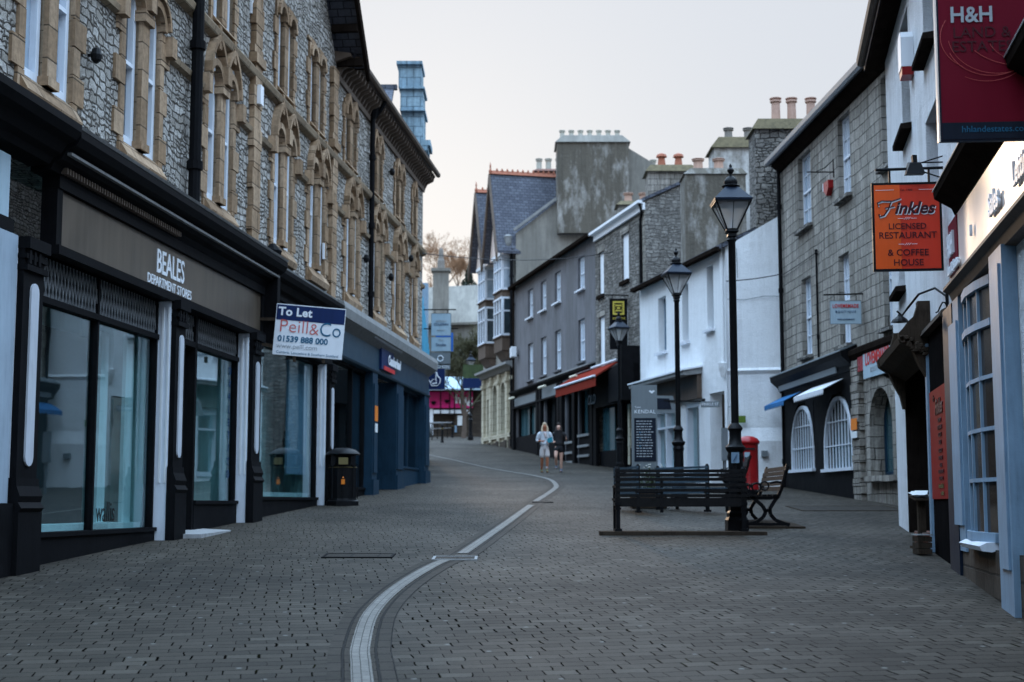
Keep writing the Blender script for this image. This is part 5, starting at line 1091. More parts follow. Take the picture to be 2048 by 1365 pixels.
# small chimneys above the terrace and pub
def stack(name,label,x0,x1,y0,y1,z0,z1,mat,cap,pots,pmat,r=.14,h=.6,style=0,capm=None):
    t=thing(name,label,'chimney',((x0+x1)/2,(y0+y1)/2,z0)); m=MB(); m.box(x0,x1,y0,y1,z0,z1); m.build('stack',mat,t)
    m=MB(); e=.12; m.extr([Vector((x0-e,y0-e,z1)),Vector((x1+e,y0-e,z1)),Vector((x1+e,y1+e,z1)),Vector((x0-e,y1+e,z1))],[Vector((x0+.1,y0+.1,z1+cap)),Vector((x1-.1,y0+.1,z1+cap)),Vector((x1-.1,y1-.1,z1+cap)),Vector((x0+.1,y1-.1,z1+cap))]); m.build('cap',capm or mat,t)
    for x in pots: m=MB(); pot(m,(x,(y0+y1)/2,z1+cap-.04),h,r,style); m.build('chimney_pot',pmat,t)
    return t
stack('chimney','grey chimney with a thick ochre mossy cap and two red pots',5.35,7.2,54.8,56,12.3,14.35,M['squared_limestone'],.3,(5.95,6.62),M['red_terracotta'],.17,.62,1,M['moss_ridge'])
stack('chimney','low mossy chimney with two short red and white pots above the white eaves board',4.5,5.9,59,60,12.6,13.9,M['pale_render'],.2,(4.95,5.6),M['terracotta'],.17,.45,0,M['moss_ridge'])
# ================================================================== bay windowed building with twin gables
FB7=Fac(.15,71.5,.15-.245*7,78.5,-1); 
BW=thing('bay_window_building','tall cream stone and timber building with twin slate gables over two stacks of bay windows','building',FB7.P(3,gz(75)))
BLn=FB7.L+.1
m=MB(); m.wall(FB7,0,BLn,8.35,14.6,[],.1); m.build('upper_wall',M['pale_render'],BW,'brown timbered upper wall between the bays')
m=MB(); ar=[(1.75,2.75),(3.6,4.6),(5.9,6.4)]
m.wall(FB7,0,BLn,3,8.3,[(a,b,4.95,7.6 if b-a>.8 else 7.0) for a,b in ar],.35)
for a,b in ar[:2]: arch_fill(m,FB7,(a+b)/2,.5,7.12,7.62,-.3,.02); arch_band(m,FB7,(a+b)/2,.5,7.12,.16,.0,.1,'round',10,0,2.1)
m.fb(FB7,0,BLn,4.75,4.95,.0,.12)
for a in (.0,1.2,3.0,4.9,6.7): m.fb(FB7,a,a+.42,3.3,8.1,.0,.14); m.fb(FB7,a-.05,a+.47,7.6,7.8,.0,.2)
m.build('ground_floor_wall',M['cream_ashlar'],BW)
m=MB(); m.prof(FB7,[(0,8.12),(.15,8.15),(.25,8.3),(.5,8.38),(.5,8.5),(0,8.6)],-.05,BLn+.05); m.build('stone_cornice',M['lead'],BW)
m=MB(); m.fb(FB7,0,BLn,3,4.55,.0,.08)
for a in (.1,1.2,3.0,4.9,6.7): m.fb(FB7,a,a+.5,3.2,4.6,.14,.2)
m.build('plinth',M['brown_stone'],BW)
for a,b in ar: m=MB(); m.fb(FB7,a,b,4.95,7.6,-.34,-.3); m.build('window_pane',M['pane_teal'],BW); 
def bay(s0,s1):
    for z0,z1,zz in ((9.85,11.85,0),(12.2,13.95,1)):
        o1=.62
        m=MB(); m.fb(FB7,s0,s1,z0-.75 if not zz else z0-.35,z0,.0,o1-.03); m.prof(FB7,[(0,z0-.05),(o1+.05,z0-.05),(o1+.06,z0),(0,z0+.02)],s0-.06,s1+.06)
        if not zz: m.prof(FB7,[(0,8.55),(.25,8.7),(o1-.05,9.15),(0,9.15)],s0+.05,s1-.05)
        bb=m.build('bay_apron',M['brown_panel'],BW)
        f=MB()
        for s_ in [s0,s1-.1]+[s0+(s1-s0)*k/3-.04 for k in (1,2)]: f.fb(FB7,s_,s_+.09,z0,z1,o1-.09,o1)
        f.fb(FB7,s0,s1,z0,z0+.1,o1-.1,o1+.03); f.fb(FB7,s0,s1,z1-.1,z1,o1-.1,o1+.02); f.fb(FB7,s0,s1,z0+(z1-z0)*.62,z0+(z1-z0)*.62+.07,o1-.09,o1+.01)
        for ss in (s0,s1-.08):
            f.fb(FB7,ss,ss+.08,z0,z1,.0,.07); f.fb(FB7,ss,ss+.08,z0,z1,o1-.13,o1-.101); f.fb(FB7,ss,ss+.08,z0,z0+.12,.07,o1-.13); f.fb(FB7,ss,ss+.08,z1-.1,z1,.07,o1-.13); f.fb(FB7,ss,ss+.08,z0+(z1-z0)*.62,z0+(z1-z0)*.62+.08,.07,o1-.13)
        fo=f.build('bay_window',M['white_gloss'],BW)
        m=MB(); m.fb(FB7,s0+.03,s1-.03,z0+.05,z1-.05,.02,o1-.05); m.build('glazing',M['pane_curtain'] if zz else M['pane_dark'],fo)
    m=MB(); m.fb(FB7,s0-.08,s1+.08,13.95,14.12,.0,.72); m.build('bay_head',M['white_paint'],BW)
bay(.35,2.15); bay(4.2,5.95)
def fgable(s0,s1,az,ez,lb):
    c=(s0+s1)/2; m=MB(); m.poly([FB7.P(s0+.1,14.0,.62),FB7.P(s1-.1,14.0,.62),FB7.P(c,az-.3,.62)]); m.poly([FB7.P(s0+.1,14.0,.0),FB7.P(s1-.1,14.0,.0),FB7.P(s1-.1,14.0,.62),FB7.P(s0+.1,14.0,.62)]); m.build('gable_wall',M['fascia_cream'],BW)
    m=MB()
    for e in (s0,s1): m.extr([FB7.P(c,az,.95),FB7.P(c,az+.12,.95),FB7.P(e,ez+.12,.95),FB7.P(e,ez,.95)],[FB7.P(c,az,-6),FB7.P(c,az+.12,-6),FB7.P(e,ez+.12,-6),FB7.P(e,ez,-6)])
    m.build('gable_roof',M['stone_slate'],BW)
    m=MB()
    for e in (s0-.1,s1+.1): m.extr([FB7.P(c,az-.35,.96),FB7.P(c,az+.1,.96),FB7.P(e,ez+.0,.96),FB7.P(e,ez-.45,.96)],[FB7.P(c,az-.35,1.06),FB7.P(c,az+.1,1.06),FB7.P(e,ez+.0,1.06),FB7.P(e,ez-.45,1.06)])
    m.extr([FB7.P(c,az-.5,.7),FB7.P(c-.05,az-.4,.95),FB7.P(c+.05,az-.4,.95)],[FB7.P(c,az-.6,.7),FB7.P(c-.05,az-.9,.95),FB7.P(c+.05,az-.9,.95)])
    m.build('bargeboard',M['rafter_brown'],BW)
    m=MB(); m.prof(Fac(FB7.P(c,0,.9).x,FB7.P(c,0,.9).y,FB7.P(c,0,-5).x,FB7.P(c,0,-5).y,-1),[(-.1,az+.1),(0,az+.3),(.1,az+.1)],0,5.8)
    m.lathe(FB7.P(c,az+.1,.95),[(.07,0),(.09,.15),(.03,.3),(.05,.4),(.0,.65)],8)
    k=.3
    while k<5.6: m.lathe(FB7.P(c,az+.25,.9-k),[(.05,0),(.06,.1),(.0,.2)],5); k+=.28
    m.build('ridge_crest',M['red_terracotta'],BW)
fgable(-.15,3.15,18.35,14.0,''); fgable(3.35,6.55,18.1,14.0,'')
# rendered end wall with its huge chimney
m=MB(); y0=71.42
m.extr([Vector((x,y0,z)) for x,z in ((.2,3.5),(.2,15.05),(2.35,16.75),(2.35,19.0),(5.9,19.55),(7.9,18.3),(9.5,16.8),(9.5,3.5))],[Vector((x,y0+.5,z)) for x,z in ((.2,3.5),(.2,15.05),(2.35,16.75),(2.35,19.0),(5.9,19.55),(7.9,18.3),(9.5,16.8),(9.5,3.5))])
m.build('end_gable_wall',M['pale_render'],BW)
m=MB(); m.box(2.3,5.95,71.0,73,15.,19.7); ch=m.build('chimney',M['stained_dark'],BW,'huge stained render chimney with seven pale pots')
m=MB(); m.extr([Vector(p) for p in ((2.2,70.9,19.7),(6.05,70.9,19.7),(6.05,73.1,19.7),(2.2,73.1,19.7))],[Vector(p) for p in ((2.6,71.2,20.12),(5.65,71.2,20.12),(5.65,72.8,20.12),(2.6,72.8,20.12))]); m.build('chimney_cap',M['pale_render'],ch)
for i in range(7): m=MB(); pot(m,(2.6+i*.475,72,20.05),.52,.125,0); m.build('chimney_pot',M['yellow_clay'],ch)
m=MB(); m.bar((.1,71.3,15.2),(2.35,71.3,16.9),.2,.14); m.build('wall_coping',M['lead'],BW)
m=MB(); m.quad(FB7.P(0,3.5,-8),FB7.P(BLn,3.5,-8),FB7.P(BLn,16,-8),FB7.P(0,16,-8)); m.poly([FB7.P(BLn,3,0),FB7.P(BLn,14.6,0),FB7.P(BLn,17,-4),FB7.P(BLn,14.6,-8),FB7.P(BLn,3,-8)]); m.build('rear_wall',M['pale_render'],BW)
m=MB(); c=FB7.P(.05,15.0,.35); m.lathe(c-Vector((0,0,1.0)),[(.08,0),(.14,.2),(.10,.35),(.17,.55),(.19,.8),(.22,.9),(.12,1.0)],8); m.build('corner_finial',M['lead'],BW)
downpipe(FB7,.08,4.2,14.0,BW,M['black_paint'],.16,.09,True,2.)
stack('chimney','red brick chimney with two pale pots behind the slate gable roofs',1.2,2.9,74,75.2,15,18.9,M['brick_red'],.15,(1.45,1.95,2.5),M['yellow_clay'],.15,.7)
stack('chimney','far chimney with two pale pots right of the big stained stack',7.4,9.1,76,77,15,19.3,M['stained_dark'],.2,(7.75,8.2),M['yellow_clay'],.15,.65)
# ================================================================== beyond the left building
FB2=thing('blue_gable_building','light blue rendered building with a tall stepped gable chimney behind the left eaves','building',(-5,42,gz(42)))
def sx(px,y): return (px-1024)/FX*(y*CP+ (12-CZ)*SP)
m=MB(); m.box(-10,-2.93,41.0,44,1,10.9); m.box(-3.9,-3.0,43,44.5,10.9,12); m.build('wall',M['pale_render'],FB2)
m=MB(); m.extr([Vector((-10,41.5,12.6)),Vector((-3.7,41.5,12.6)),Vector((-3.7,41.5,12.75)),Vector((-10,41.5,12.75))],[Vector((-10,43.4,14.2)),Vector((-3.7,43.4,14.2)),Vector((-3.7,43.4,14.35)),Vector((-10,43.4,14.35))]); m.box(-10,-3.62,41.6,43.9,10.9,12.6); m.bar((-10,43.4,14.35),(-3.6,43.4,14.35),.2,.14); m.build('roof',M['stone_slate'],FB2)
m=MB(); yb0,yb1=42.9,44.1
for x0,x1,z0,z1 in ((-3.52,-2.82,14.2,14.95),(-3.46,-2.76,13.5,14.2),(-3.42,-2.74,12.55,13.5),(-3.42,-2.52,12.38,12.55),(-3.42,-2.60,12.22,12.38),(-3.42,-2.76,11.75,12.22),(-3.42,-2.68,11.4,11.75),(-3.42,-3.05,8.,11.4)): m.box(x0,x1,yb0+.02*z1%.07,yb1,z0,z1)
m.box(-3.58,-2.78,42.8,44.2,14.92,15.02); m.box(-3.50,-2.70,42.8,44.2,14.14,14.2); m.box(-3.46,-2.68,42.8,44.2,13.44,13.5)
m.build('stepped_chimney',M['blue_block'],FB2)
m=MB(); m.box(-2.93,-2.52,40.25,40.9,1.6,4.9); m.box(-2.93,-2.49,40.2,40.92,1.6,2.6); m.build('corner_pilaster',M['bright_blue'],FB2)
F3=Fac(-2.95,44.2,-3.75,62,1)
SCF=thing('sheeted_building','building wrapped in light blue scaffold sheeting beyond the left corner','building',F3.P(5,gz(50)))
m=MB(); m.fb(F3,0,17.8,1.5,7.7,-6,0); m.build('wall',M['pale_render'],SCF); m=MB()
for i in range(24):
    a,b=17.6*i/24,17.6*(i+1)/24; m.quad(F3.P(a,4.6,.1+.05*math.sin(i*1.7)),F3.P(b,4.6,.1+.05*math.sin((i+1)*1.7)),F3.P(b,7.9,.12+.05*math.sin((i+1)*2.1)),F3.P(a,7.9,.12+.05*math.sin(i*2.1)))
m.build('sheeting',M['scaffold_sheet'],SCF)
m=MB(); m.prof(F3,[(0,4.2),(.25,4.25),(.25,4.5),(0,4.6)],0,17.8); m.build('shop_cornice',M['lead'],SCF)
# hanging signs of the left corner
def hsign(name,label,x0,x1,y,z0,z1,bm,texts,arm=True):
    F=Fac(x0,y,x1,y-.01,1); W_=x1-x0; t,b=board(name,label,'sign',F,0,W_,z0,z1,bm,M['board_grey'],.012,.035)
    for s_,dz,size,mt,mx in texts:
        m=MB(); txt(m,s_,F,W_/2,z1-dz*(z1-z0),.004,size,maxw=mx); m.build('lettering',mt,t)
    if arm: m=MB(); m.bar(F.P(-.45,z1+.12,-.02),F.P(W_+.15,z1+.12,-.02),.03,.035); m.bar(F.P(.12,z1+.12,-.02),F.P(.12,z1,-.02),.02,.02); m.bar(F.P(W_-.12,z1+.12,-.02),F.P(W_-.12,z1,-.02),.02,.02); m.build('bracket',M['iron_black'],t)
    return t,F
hsign('hanging_sign','pale hanging sign with small grey letters, uppermost of the stack past the left corner',-2.58,-1.94,45,6.7,7.42,M['board_pale_blue'],(('SARAH',.35,.11,M['letter_grey'],.4),('COLEMAN',.5,.11,M['letter_navy'],.46),('solicitors',.75,.07,M['letter_grey'],.4)))
hsign('hanging_sign','pale hanging sign with faint script, middle of the stack past the left corner',-2.58,-1.94,45.01,6.2,6.66,M['board_pale_blue'],(('The',.22,.09,M['letter_grey'],.3),('Studio',.55,.13,M['letter_navy'],.4)),False)
t,F=hsign('hanging_sign','grey hanging sign with a white ring emblem, lowest of the stack past the left corner',-2.60,-1.96,45.02,5.62,6.17,M['board_grey'],(('THE GARDEN',.85,.13,M['letter_white'],.56),),False)
m=MB(); m.tube([F.P(.32+.09*math.cos(i*math.pi/6),5.97+.09*math.sin(i*math.pi/6),.01) for i in range(13)],.02,5); m.build('ring_emblem',M['letter_white'],t)
t,F=hsign('hanging_sign','square navy hanging sign with a white looped emblem near the pink shopfront',-2.66,-2.03,43,4.82,5.47,M['navy'],())
m=MB(); cc=lambda x,z:F.P(.32+x,5.14+z,.012)
m.tube([cc(-.02,.2),cc(.06,.2),cc(.08,.1),cc(.17,0),cc(.15,-.12),cc(.08,-.2),cc(-.1,-.2),cc(-.14,-.09),cc(-.2,0),cc(-.19,.1),cc(-.1,.16),cc(-.02,.2)],.016,5); m.tube([cc(.04,.2),cc(.03,0),cc(-.06,-.01),cc(-.13,-.1)],.016,5); m.tube([cc(.03,0),cc(.05,-.12),cc(-.08,-.14)],.026,5); m.build('looped_emblem',M['letter_white'],t)
t,F=hsign('hanging_sign','plain bright blue hanging sign half hidden behind the pale stacked signs',-2.55,-1.95,47,6.4,7.05,M['royal_blue'],())
# ================================================================== far end of the street
PK=thing('pink_shop','far shop with a magenta fascia, glazed canopy and dark stone front closing the street','building',(-4.5,102,gz(102)))
FP=Fac(-9,102,3,101.6,1)
m=MB(); m.wall(FP,0,12,5,9.5,[(1.2,4.9,6.3,8.3)],.3); m.fb(FP,0,12,5,11,-6,-.5); m.build('wall',M['brown_stone'],PK)
m=MB(); m.fb(FP,2.6,6.2,8.15,9.3,.05,.25); m.build('fascia_board',M['magenta'],PK)
m=MB(); 
for s_ in (3.9,4.55,4.9,1.9): m.fb(FP,s_-.03,s_+.03,7.6,9.3,.26,.32)
m.build('canopy_post',M['iron_black'],PK)
m=MB()
for s_,z in ((3.4,8.5),(4.35,8.6),(5.5,8.9)): m.lathe(FP.P(s_,z-.12,.4),[(.05,0),(.16,.1),(.18,.22),(.03,.26)],8)
m.build('hanging_lamp',M['iron_black'],PK)
m=MB(); txt(m,'hug',FP,5.55,8.75,.27,.85,bold=.03); m.build('lettering',M['letter_white'],PK)
m=MB(); m.fb(FP,3.4,6.1,7.75,8.0,.02,.2); m.fb(FP,3.1,3.35,6.2,8.1,.0,.1); m.build('white_trim',M['board_white'],PK)
m=MB(); m.fb(FP,5.1,5.5,6.9,7.6,.02,.06); m.build('notice',M['paper'],PK); m=MB(); m.fb(FP,4.9,5.05,6.4,6.9,.02,.06); m.build('notice',M['pale_blue_paint'],PK)
m=MB(); m.prof(FP,[(.1,9.4),(1.3,9.35),(1.3,9.45),(.0,10.4),(.0,10.25)],1.8,7.2); m.build('glazed_canopy',M['board_pale_blue'],PK)
FBk=thing('slate_roofed_house','far grey house whose long slate roof closes the view below the winter trees','building',(-4,120,gz(120)))
m=MB(); m.box(-16,-9.2,119,127,5,16.5); m.box(-9.2,2,119,127,5,16.3); m.box(-22,-12,119,127,5,19.5)  # last block is unseen, added to keep the low sun off the road
m.build('wall',M['pale_render'],FBk); m=MB(); m.extr([Vector((-9.4,118.6,16.1)),Vector((-9.4,118.6,16.3)),Vector((-9.4,123,20.0)),Vector((-9.4,127,16.3)),Vector((-9.4,127,16.1)),Vector((-9.4,123,19.8))],[Vector((2.2,118.6,16.5)),Vector((2.2,118.6,16.7)),Vector((2.2,123,20.6)),Vector((2.2,127,16.7)),Vector((2.2,127,16.5)),Vector((2.2,123,20.4))]); m.box(-16,-9.5,118.8,127,16.5,16.7); m.build('roof',M['pale_render'],FBk)
m=MB(); m.box(-6.6,-5.3,117.2,118.4,8,20.6); m.box(-6.75,-5.15,117.05,118.55,20.6,20.85); ch=m.build('chimney',M['pale_render'],FBk); m=MB(); m.lathe((-5.95,117.8,20.85),[(.32,0),(.30,.7),(.22,.9),(.18,1.6),(.10,1.8)],8); m.build('tall_pot',M['pot_grey'],ch)
m=MB(); m.box(-8.3,-6.7,112,113,6.5,18.8); m.build('pale_extension',M['pale_blue_paint'],FBk)
# ================================================================== trees
def tree(name,label,base,h,spread,seed,mat,depth=6,r0=None,kids=3,upright=.5,trunk=.28,twmat=None,minr=.012,group=None):
    R=random.Random(seed); t=thing(name,label,'tree',base,group); tr=MB(); tw=MB(); b=Vector(base); r0=r0 or h*.022
    def grow(p,d,L,r,k):
        n=3 if k<2 else 2; pts=[p]; q=p; dd=d.copy()
        for i in range(n):
            dd=(dd+Vector((R.gauss(0,.12),R.gauss(0,.12),R.gauss(.03,.08)))).normalized(); q=q+dd*L/n; pts.append(q)
        m=tr if k<2 else tw; r1=max(minr,r*.62)
        m.tube(pts,[r+(r1-r)*i/n for i in range(n+1)],6 if k<2 else 3,cap=False)
        if k>=depth: return
        for i in range(kids+(1 if k==0 else 0)+(R.random()<.4)):
            a=R.uniform(0,6.28); tilt=R.uniform(.35,.95)*(1-upright*.4); ax=dd.cross(Vector((math.cos(a),math.sin(a),.3))).normalized(); nd=(Matrix.Rotation(tilt,3,ax)@dd); nd.z+=upright*.12; nd=Vector((nd.x*spread,nd.y*spread,nd.z)).normalized()
            st=pts[-1] if i<2 else pts[R.randint(1,n)]
            grow(st,nd,L*R.uniform(.62,.82),r1*R.uniform(.6,.9),k+1)
    grow(b-Vector((0,0,.3)),Vector((0,0,1)),h*trunk,r0,0)
    tr.build('trunk',M['bark'],t); tw.build('crown',M[twmat or mat],t); return t
def hp(px,y,dz=0): return ((px-1024)/FX*y*1.02,y,gz(y)+dz)
tree('winter_tree','tall bare winter tree standing highest against the glowing sky at the street end',hp(888,205,-.5),12.5,1.25,3,'twig_warm',6,kids=3,minr=.02)
tree('winter_tree','bare winter tree touching the left building, left of the tallest one',hp(862,210,-.5),9.5,1.1,8,'twig_warm',5,kids=3,minr=.02)
tree('winter_tree','bare tree with upright stems just left of the dark bay window gables',hp(925,200,-.5),9.,.9,12,'twig_warm',6,kids=3,upright=.9,minr=.02)
def conifer(name,label,base,h,r,seed):
    R=random.Random(seed); t=thing(name,label,'tree',base); m=MB(); b=Vector(base); m.tube([b,b+Vector((0,0,h*.95))],[h*.02,h*.004],6); m.build('trunk',M['bark'],t); m=MB()
    for i in range(2600):
        k=R.random()**.7; z=h*(.08+.92*(1-k)); rr=r*k*R.uniform(.3,1.08)*(1+.2*math.sin(z*4)); a=R.uniform(0,6.28); c=b+Vector((rr*math.cos(a),rr*math.sin(a),z)); s_=R.uniform(.08,.2)
        q=Matrix.Rotation(R.uniform(0,6.28),3,Vector((R.gauss(0,1),R.gauss(0,1),R.gauss(0,1))).normalized()); m.poly([c+q@Vector(p)*s_ for p in ((-1,-.5,0),(1,-.4,0),(.6,.7,.1),(-.7,.5,0))])
    m.build('crown',M['leaf_conifer'],t)
conifer('conifer_tree','dark narrow evergreen beside the bay window gables at the street end',hp(938,195,-.3),6.2,1.9,4)
conifer('conifer_tree','low round evergreen on the skyline between the bare trees and the dark gables',hp(915,190,-.3),3.2,2.6,5)
tree('street_tree','bare dark street tree with dense twigs behind the far street lamp',(-3.2,93,gz(93)),11,1.1,21,'ivy_olive',7,kids=3,minr=.016,r0=.2,trunk=.22,upright=.3)
# ================================================================== street lamps
def lamp():
    t=proto('street_lamp','','street lamp','victorian lantern lamp posts'); sq=[(math.pi/4)]
    m=MB(); m.lathe((0,0,0),[(.205,0),(.205,.2),(.17,.24),(.17,.3),(.14,.33),(.14,.4)],4,rot=math.pi/4); m.lathe((0,0,.4),[(.125,0),(.115,.05),(.105,.08),(.105,.62),(.12,.68),(.105,.74)],12); m.build('base',M['iron_black'],t)
    m=MB(); m.lathe((0,0,1.14),[(.105,0),(.135,.04),(.145,.08),(.10,.12),(.085,.2),(.085,.30),(.11,.34),(.09,.38),(.055,.42),(.052,3.02),(.075,3.05),(.05,3.09)],14); m.build('pole',M['iron_black'],t,smooth=True)
    m=MB(); z=4.22; m.lathe((0,0,z),[(.055,0),(.09,.02),(.085,.06),(.13,.09),(.11,.12)],4,rot=math.pi/4)
    b0,b1,za,zb=.075,.245,z+.12,z+.50
    for sx_ in (-1,1):
        for sy in (-1,1): m.bar((sx_*b0,sy*b0,za),(sx_*b1,sy*b1,zb),.018,.018)
    for a,b in (((-1,-1),(1,-1)),((1,-1),(1,1)),((1,1),(-1,1)),((-1,1),(-1,-1))):
        m.bar((a[0]*b1,a[1]*b1,zb),(b[0]*b1,b[1]*b1,zb),.03,.025); m.bar((a[0]*b0,a[1]*b0,za),(b[0]*b0,b[1]*b0,za),.02,.02)
        m.bar(((a[0]+b[0])/2*b0,(a[1]+b[1])/2*b0,za),((a[0]+b[0])/2*b1,(a[1]+b[1])/2*b1,zb),.010,.010)
    m.build('lantern_frame',M['iron_black'],t)
    m=MB()
    for a,b in (((-1,-1),(1,-1)),((1,-1),(1,1)),((1,1),(-1,1)),((-1,1),(-1,-1))): k=.985; m.quad((a[0]*b0*k,a[1]*b0*k,za),(b[0]*b0*k,b[1]*b0*k,za),(b[0]*b1*k,b[1]*b1*k,zb),(a[0]*b1*k,a[1]*b1*k,zb))
    m.build('lantern_glass',M['lantern_glass'],t)
    m=MB(); m.lathe((0,0,zb-.12),[(.05,0),(.055,.1)],8); m.lathe((0,0,za),[(.03,0),(.02,.25)],6); m.build('bulb_holder',M['board_white'],t)
    m=MB(); m.lathe((0,0,zb+.012),[(.375,0),(.385,.03),(.37,.035),(.14,.215),(.10,.24)],4,rot=math.pi/4); m.build('roof',M['dark_blue'],t)
    m=MB(); m.lathe((0,0,zb+.24),[(.12,0),(.135,.02),(.09,.04),(.10,.07),(.095,.1),(.06,.15),(.02,.17),(.018,.2),(.045,.23),(.05,.26),(.02,.30),(.022,.32),(.0,.36)],12); m.build('finial',M['iron_black'],t,smooth=True)
    return t
L0=lamp(); LP=[((3.16,20.15),'tall black lantern post in front of the bench, nearest of the street lamps',.0),((3.46,29.6),'black lantern post in front of the whitewashed shop, second nearest',0.15),((3.42,45.2),'black lantern post before the black knotwork sign of the stone pub',.4),((-2.45,84),'far black lantern post beside the cream bay windowed building',.2)]
for i,((x,y),lb,rz) in enumerate(LP):
    o=L0 if i==0 else copy_tree(L0); place(o,(x,y,gz(y)-.02),rz); o['label']=lb
# things on the lamps
t=thing('post_notice','small light blue notice strapped to the nearest lamp post','notice',(3.16,20.03,2.0)); m=MB(); m.box(3.08,3.19,20.02,20.03,gz(20)+.98,gz(20)+1.13); m.build('plate',M['pale_blue_paint'],t); m=MB(); m.bar((3.10,20.015,gz(20)+1.0),(3.16,20.015,gz(20)+1.1),.02,.004); m.build('emblem',M['letter_navy'],t)
t=thing('lamp_sign','green and blue shop banner fixed on the far lamp post','sign',(-2.2,83.6,11)); m=MB(); m.box(-2.9,-1.6,83.5,83.56,8.7,9.5); m.build('green_panel',M['leaf_green'],t); m=MB(); m.box(-2.9,-1.6,83.5,83.56,8.1,8.69); m.build('blue_panel',M['navy'],t)
# ================================================================== benches
def bench(straight=False,slat='slat_paint',L=1.8):
    t=proto('park_bench','','bench','benches in the paved square')
    for sx_ in (-1,1):
        m=MB(); x=sx_*(L/2-.06); fl=lambda pts,w=.045,h=.04:[m.bar((x,)+a,(x,)+b,w,h) for a,b in zip(pts,pts[1:])]
        if straight:
            m.box(x-.028,x+.028,-.03,.03,.02,.86); m.lathe((x,0,.86),[(.035,0),(.02,.03)],8); m.box(x-.05,x+.05,-.05,.05,.0,.04); m.box(x-.045,x+.045,-.045,.045,.36,.40); m.box(x-.04,x+.04,-.04,.04,.30,.33); m.box(x-.04,x+.04,-.04,.04,.68,.70)
            m.box(x-.025,x+.025,.42,.47,.0,.62); m.box(x-.025,x+.025,-.0,.47,.35,.40); m.box(x-.03,x+.03,-.02,.50,.60,.635)
        else:
            fl([(-.02,.88),(-.045,.87),(-.05,.84),(-.02,.80),(.0,.72),(.03,.60),(.07,.50),(.10,.43)],.05,.05)   # back upright, y back at 0
            fl([(.10,.43),(.22,.40),(.40,.40),(.52,.43)],.05,.045)
            fl([(.10,.43),(.17,.34),(.23,.24),(.22,.16),(.15,.08),(.03,.03),(-.05,.01)],.05,.05); fl([(.50,.42),(.42,.36),(.33,.28),(.29,.2),(.33,.12),(.43,.05),(.55,.02)],.05,.05); fl([(-.06,.02),(.57,.02)],.06,.04); fl([(.22,.22),(.30,.22)],.05,.05)
            fl([(.03,.62),(.12,.64),(.22,.62)],.05,.03)
            for c in ((.30,.58),(.42,.56)): m.tube([(x,c[0]+.062*math.cos(i*math.pi/6),c[1]+.062*math.sin(i*math.pi/6)) for i in range(13)],.014,6)
            fl([(.48,.56),(.54,.60),(.58,.58),(.55,.5),(.51,.43)],.05,.03)
        m.build('end_frame',M['iron_black'],t)
    m=MB()
    if straight:
        for z in (.83,.775,.715,.64,.565,.49): m.box(-L/2+.02,L/2-.02,-.035,.0,z-.020,z+.022)
    else:
        for k,(y,z) in enumerate(((-.035,.84),(-.005,.77),(.012,.70),(.035,.62),(.06,.54))): m.hexa([(-L/2,y,z-.03),(L/2,y,z-.03),(L/2,y+.03,z-.03),(-L/2,y+.03,z-.03),(-L/2,y-.012,z+.03),(L/2,y-.012,z+.03),(L/2,y+.018,z+.03),(-L/2,y+.018,z+.03)])
    m.build('backrest',M[slat],t)
    m=MB(); ys=(.02,.10,.18,.26,.34,.42) if straight else (.12,.20,.28,.36,.44,.51)
    for y in ys: m.box(-L/2+.02,L/2-.02,y,y+.062,.425,.455)
    if straight: m.box(-L/2+.02,L/2-.02,-.03,.0,.34,.46)
    m.build('seat',M[slat],t)
    return t
B0=bench(True,L=1.86); place(B0,(2.33,19.75,gz(19.75)+.045),math.radians(1.2)); B0['label']='black slatted bench seen from behind in the middle of the square, nearest the camera'
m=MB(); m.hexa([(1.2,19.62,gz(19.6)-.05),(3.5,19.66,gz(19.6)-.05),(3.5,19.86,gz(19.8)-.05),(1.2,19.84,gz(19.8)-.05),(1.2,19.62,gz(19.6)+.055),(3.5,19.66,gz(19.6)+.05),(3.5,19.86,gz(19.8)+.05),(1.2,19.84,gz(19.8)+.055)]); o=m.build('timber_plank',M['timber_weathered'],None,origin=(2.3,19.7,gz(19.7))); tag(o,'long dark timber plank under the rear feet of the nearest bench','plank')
B1=bench(False); place(B1,(4.02,21.9,gz(21.9)),math.radians(90)); B1['label']='black iron framed bench seen from its end, just right of the nearest lamp post'
B2=copy_tree(B1); place(B2,(5.02,30.6,gz(30.6)),math.radians(84)); B2['label']='black bench seen from its end in front of the red post box'
B3=bench(True,'slat_grey'); place(B3,(3.02,25.4,gz(25.4)),math.radians(-63),.93); B3['label']='blue grey slatted bench right of the information board, before the second lamp post'
B4=copy_tree(B3); place(B4,(2.02,25.2,gz(25.2)),math.radians(-80),.93); B4['label']='blue grey bench seen almost end on, left of the grey information board'
# base plates under the end bench
m=MB(); m.hexa([(3.42,21.0,gz(21)-.03),(4.3,21.0,gz(21)-.03),(4.3,22.8,gz(22.8)-.03),(3.42,22.8,gz(22.8)-.03),(3.42,21.,gz(21)+.03),(4.3,21.,gz(21)+.03),(4.3,22.8,gz(22.8)+.02),(3.42,22.8,gz(22.8)+.02)]); o=m.build('bench_plinth',M['timber_weathered'],None,origin=(3.9,21.9,gz(21.9))); tag(o,'low dark plinth beneath the end on bench right of the lamp post','plinth')
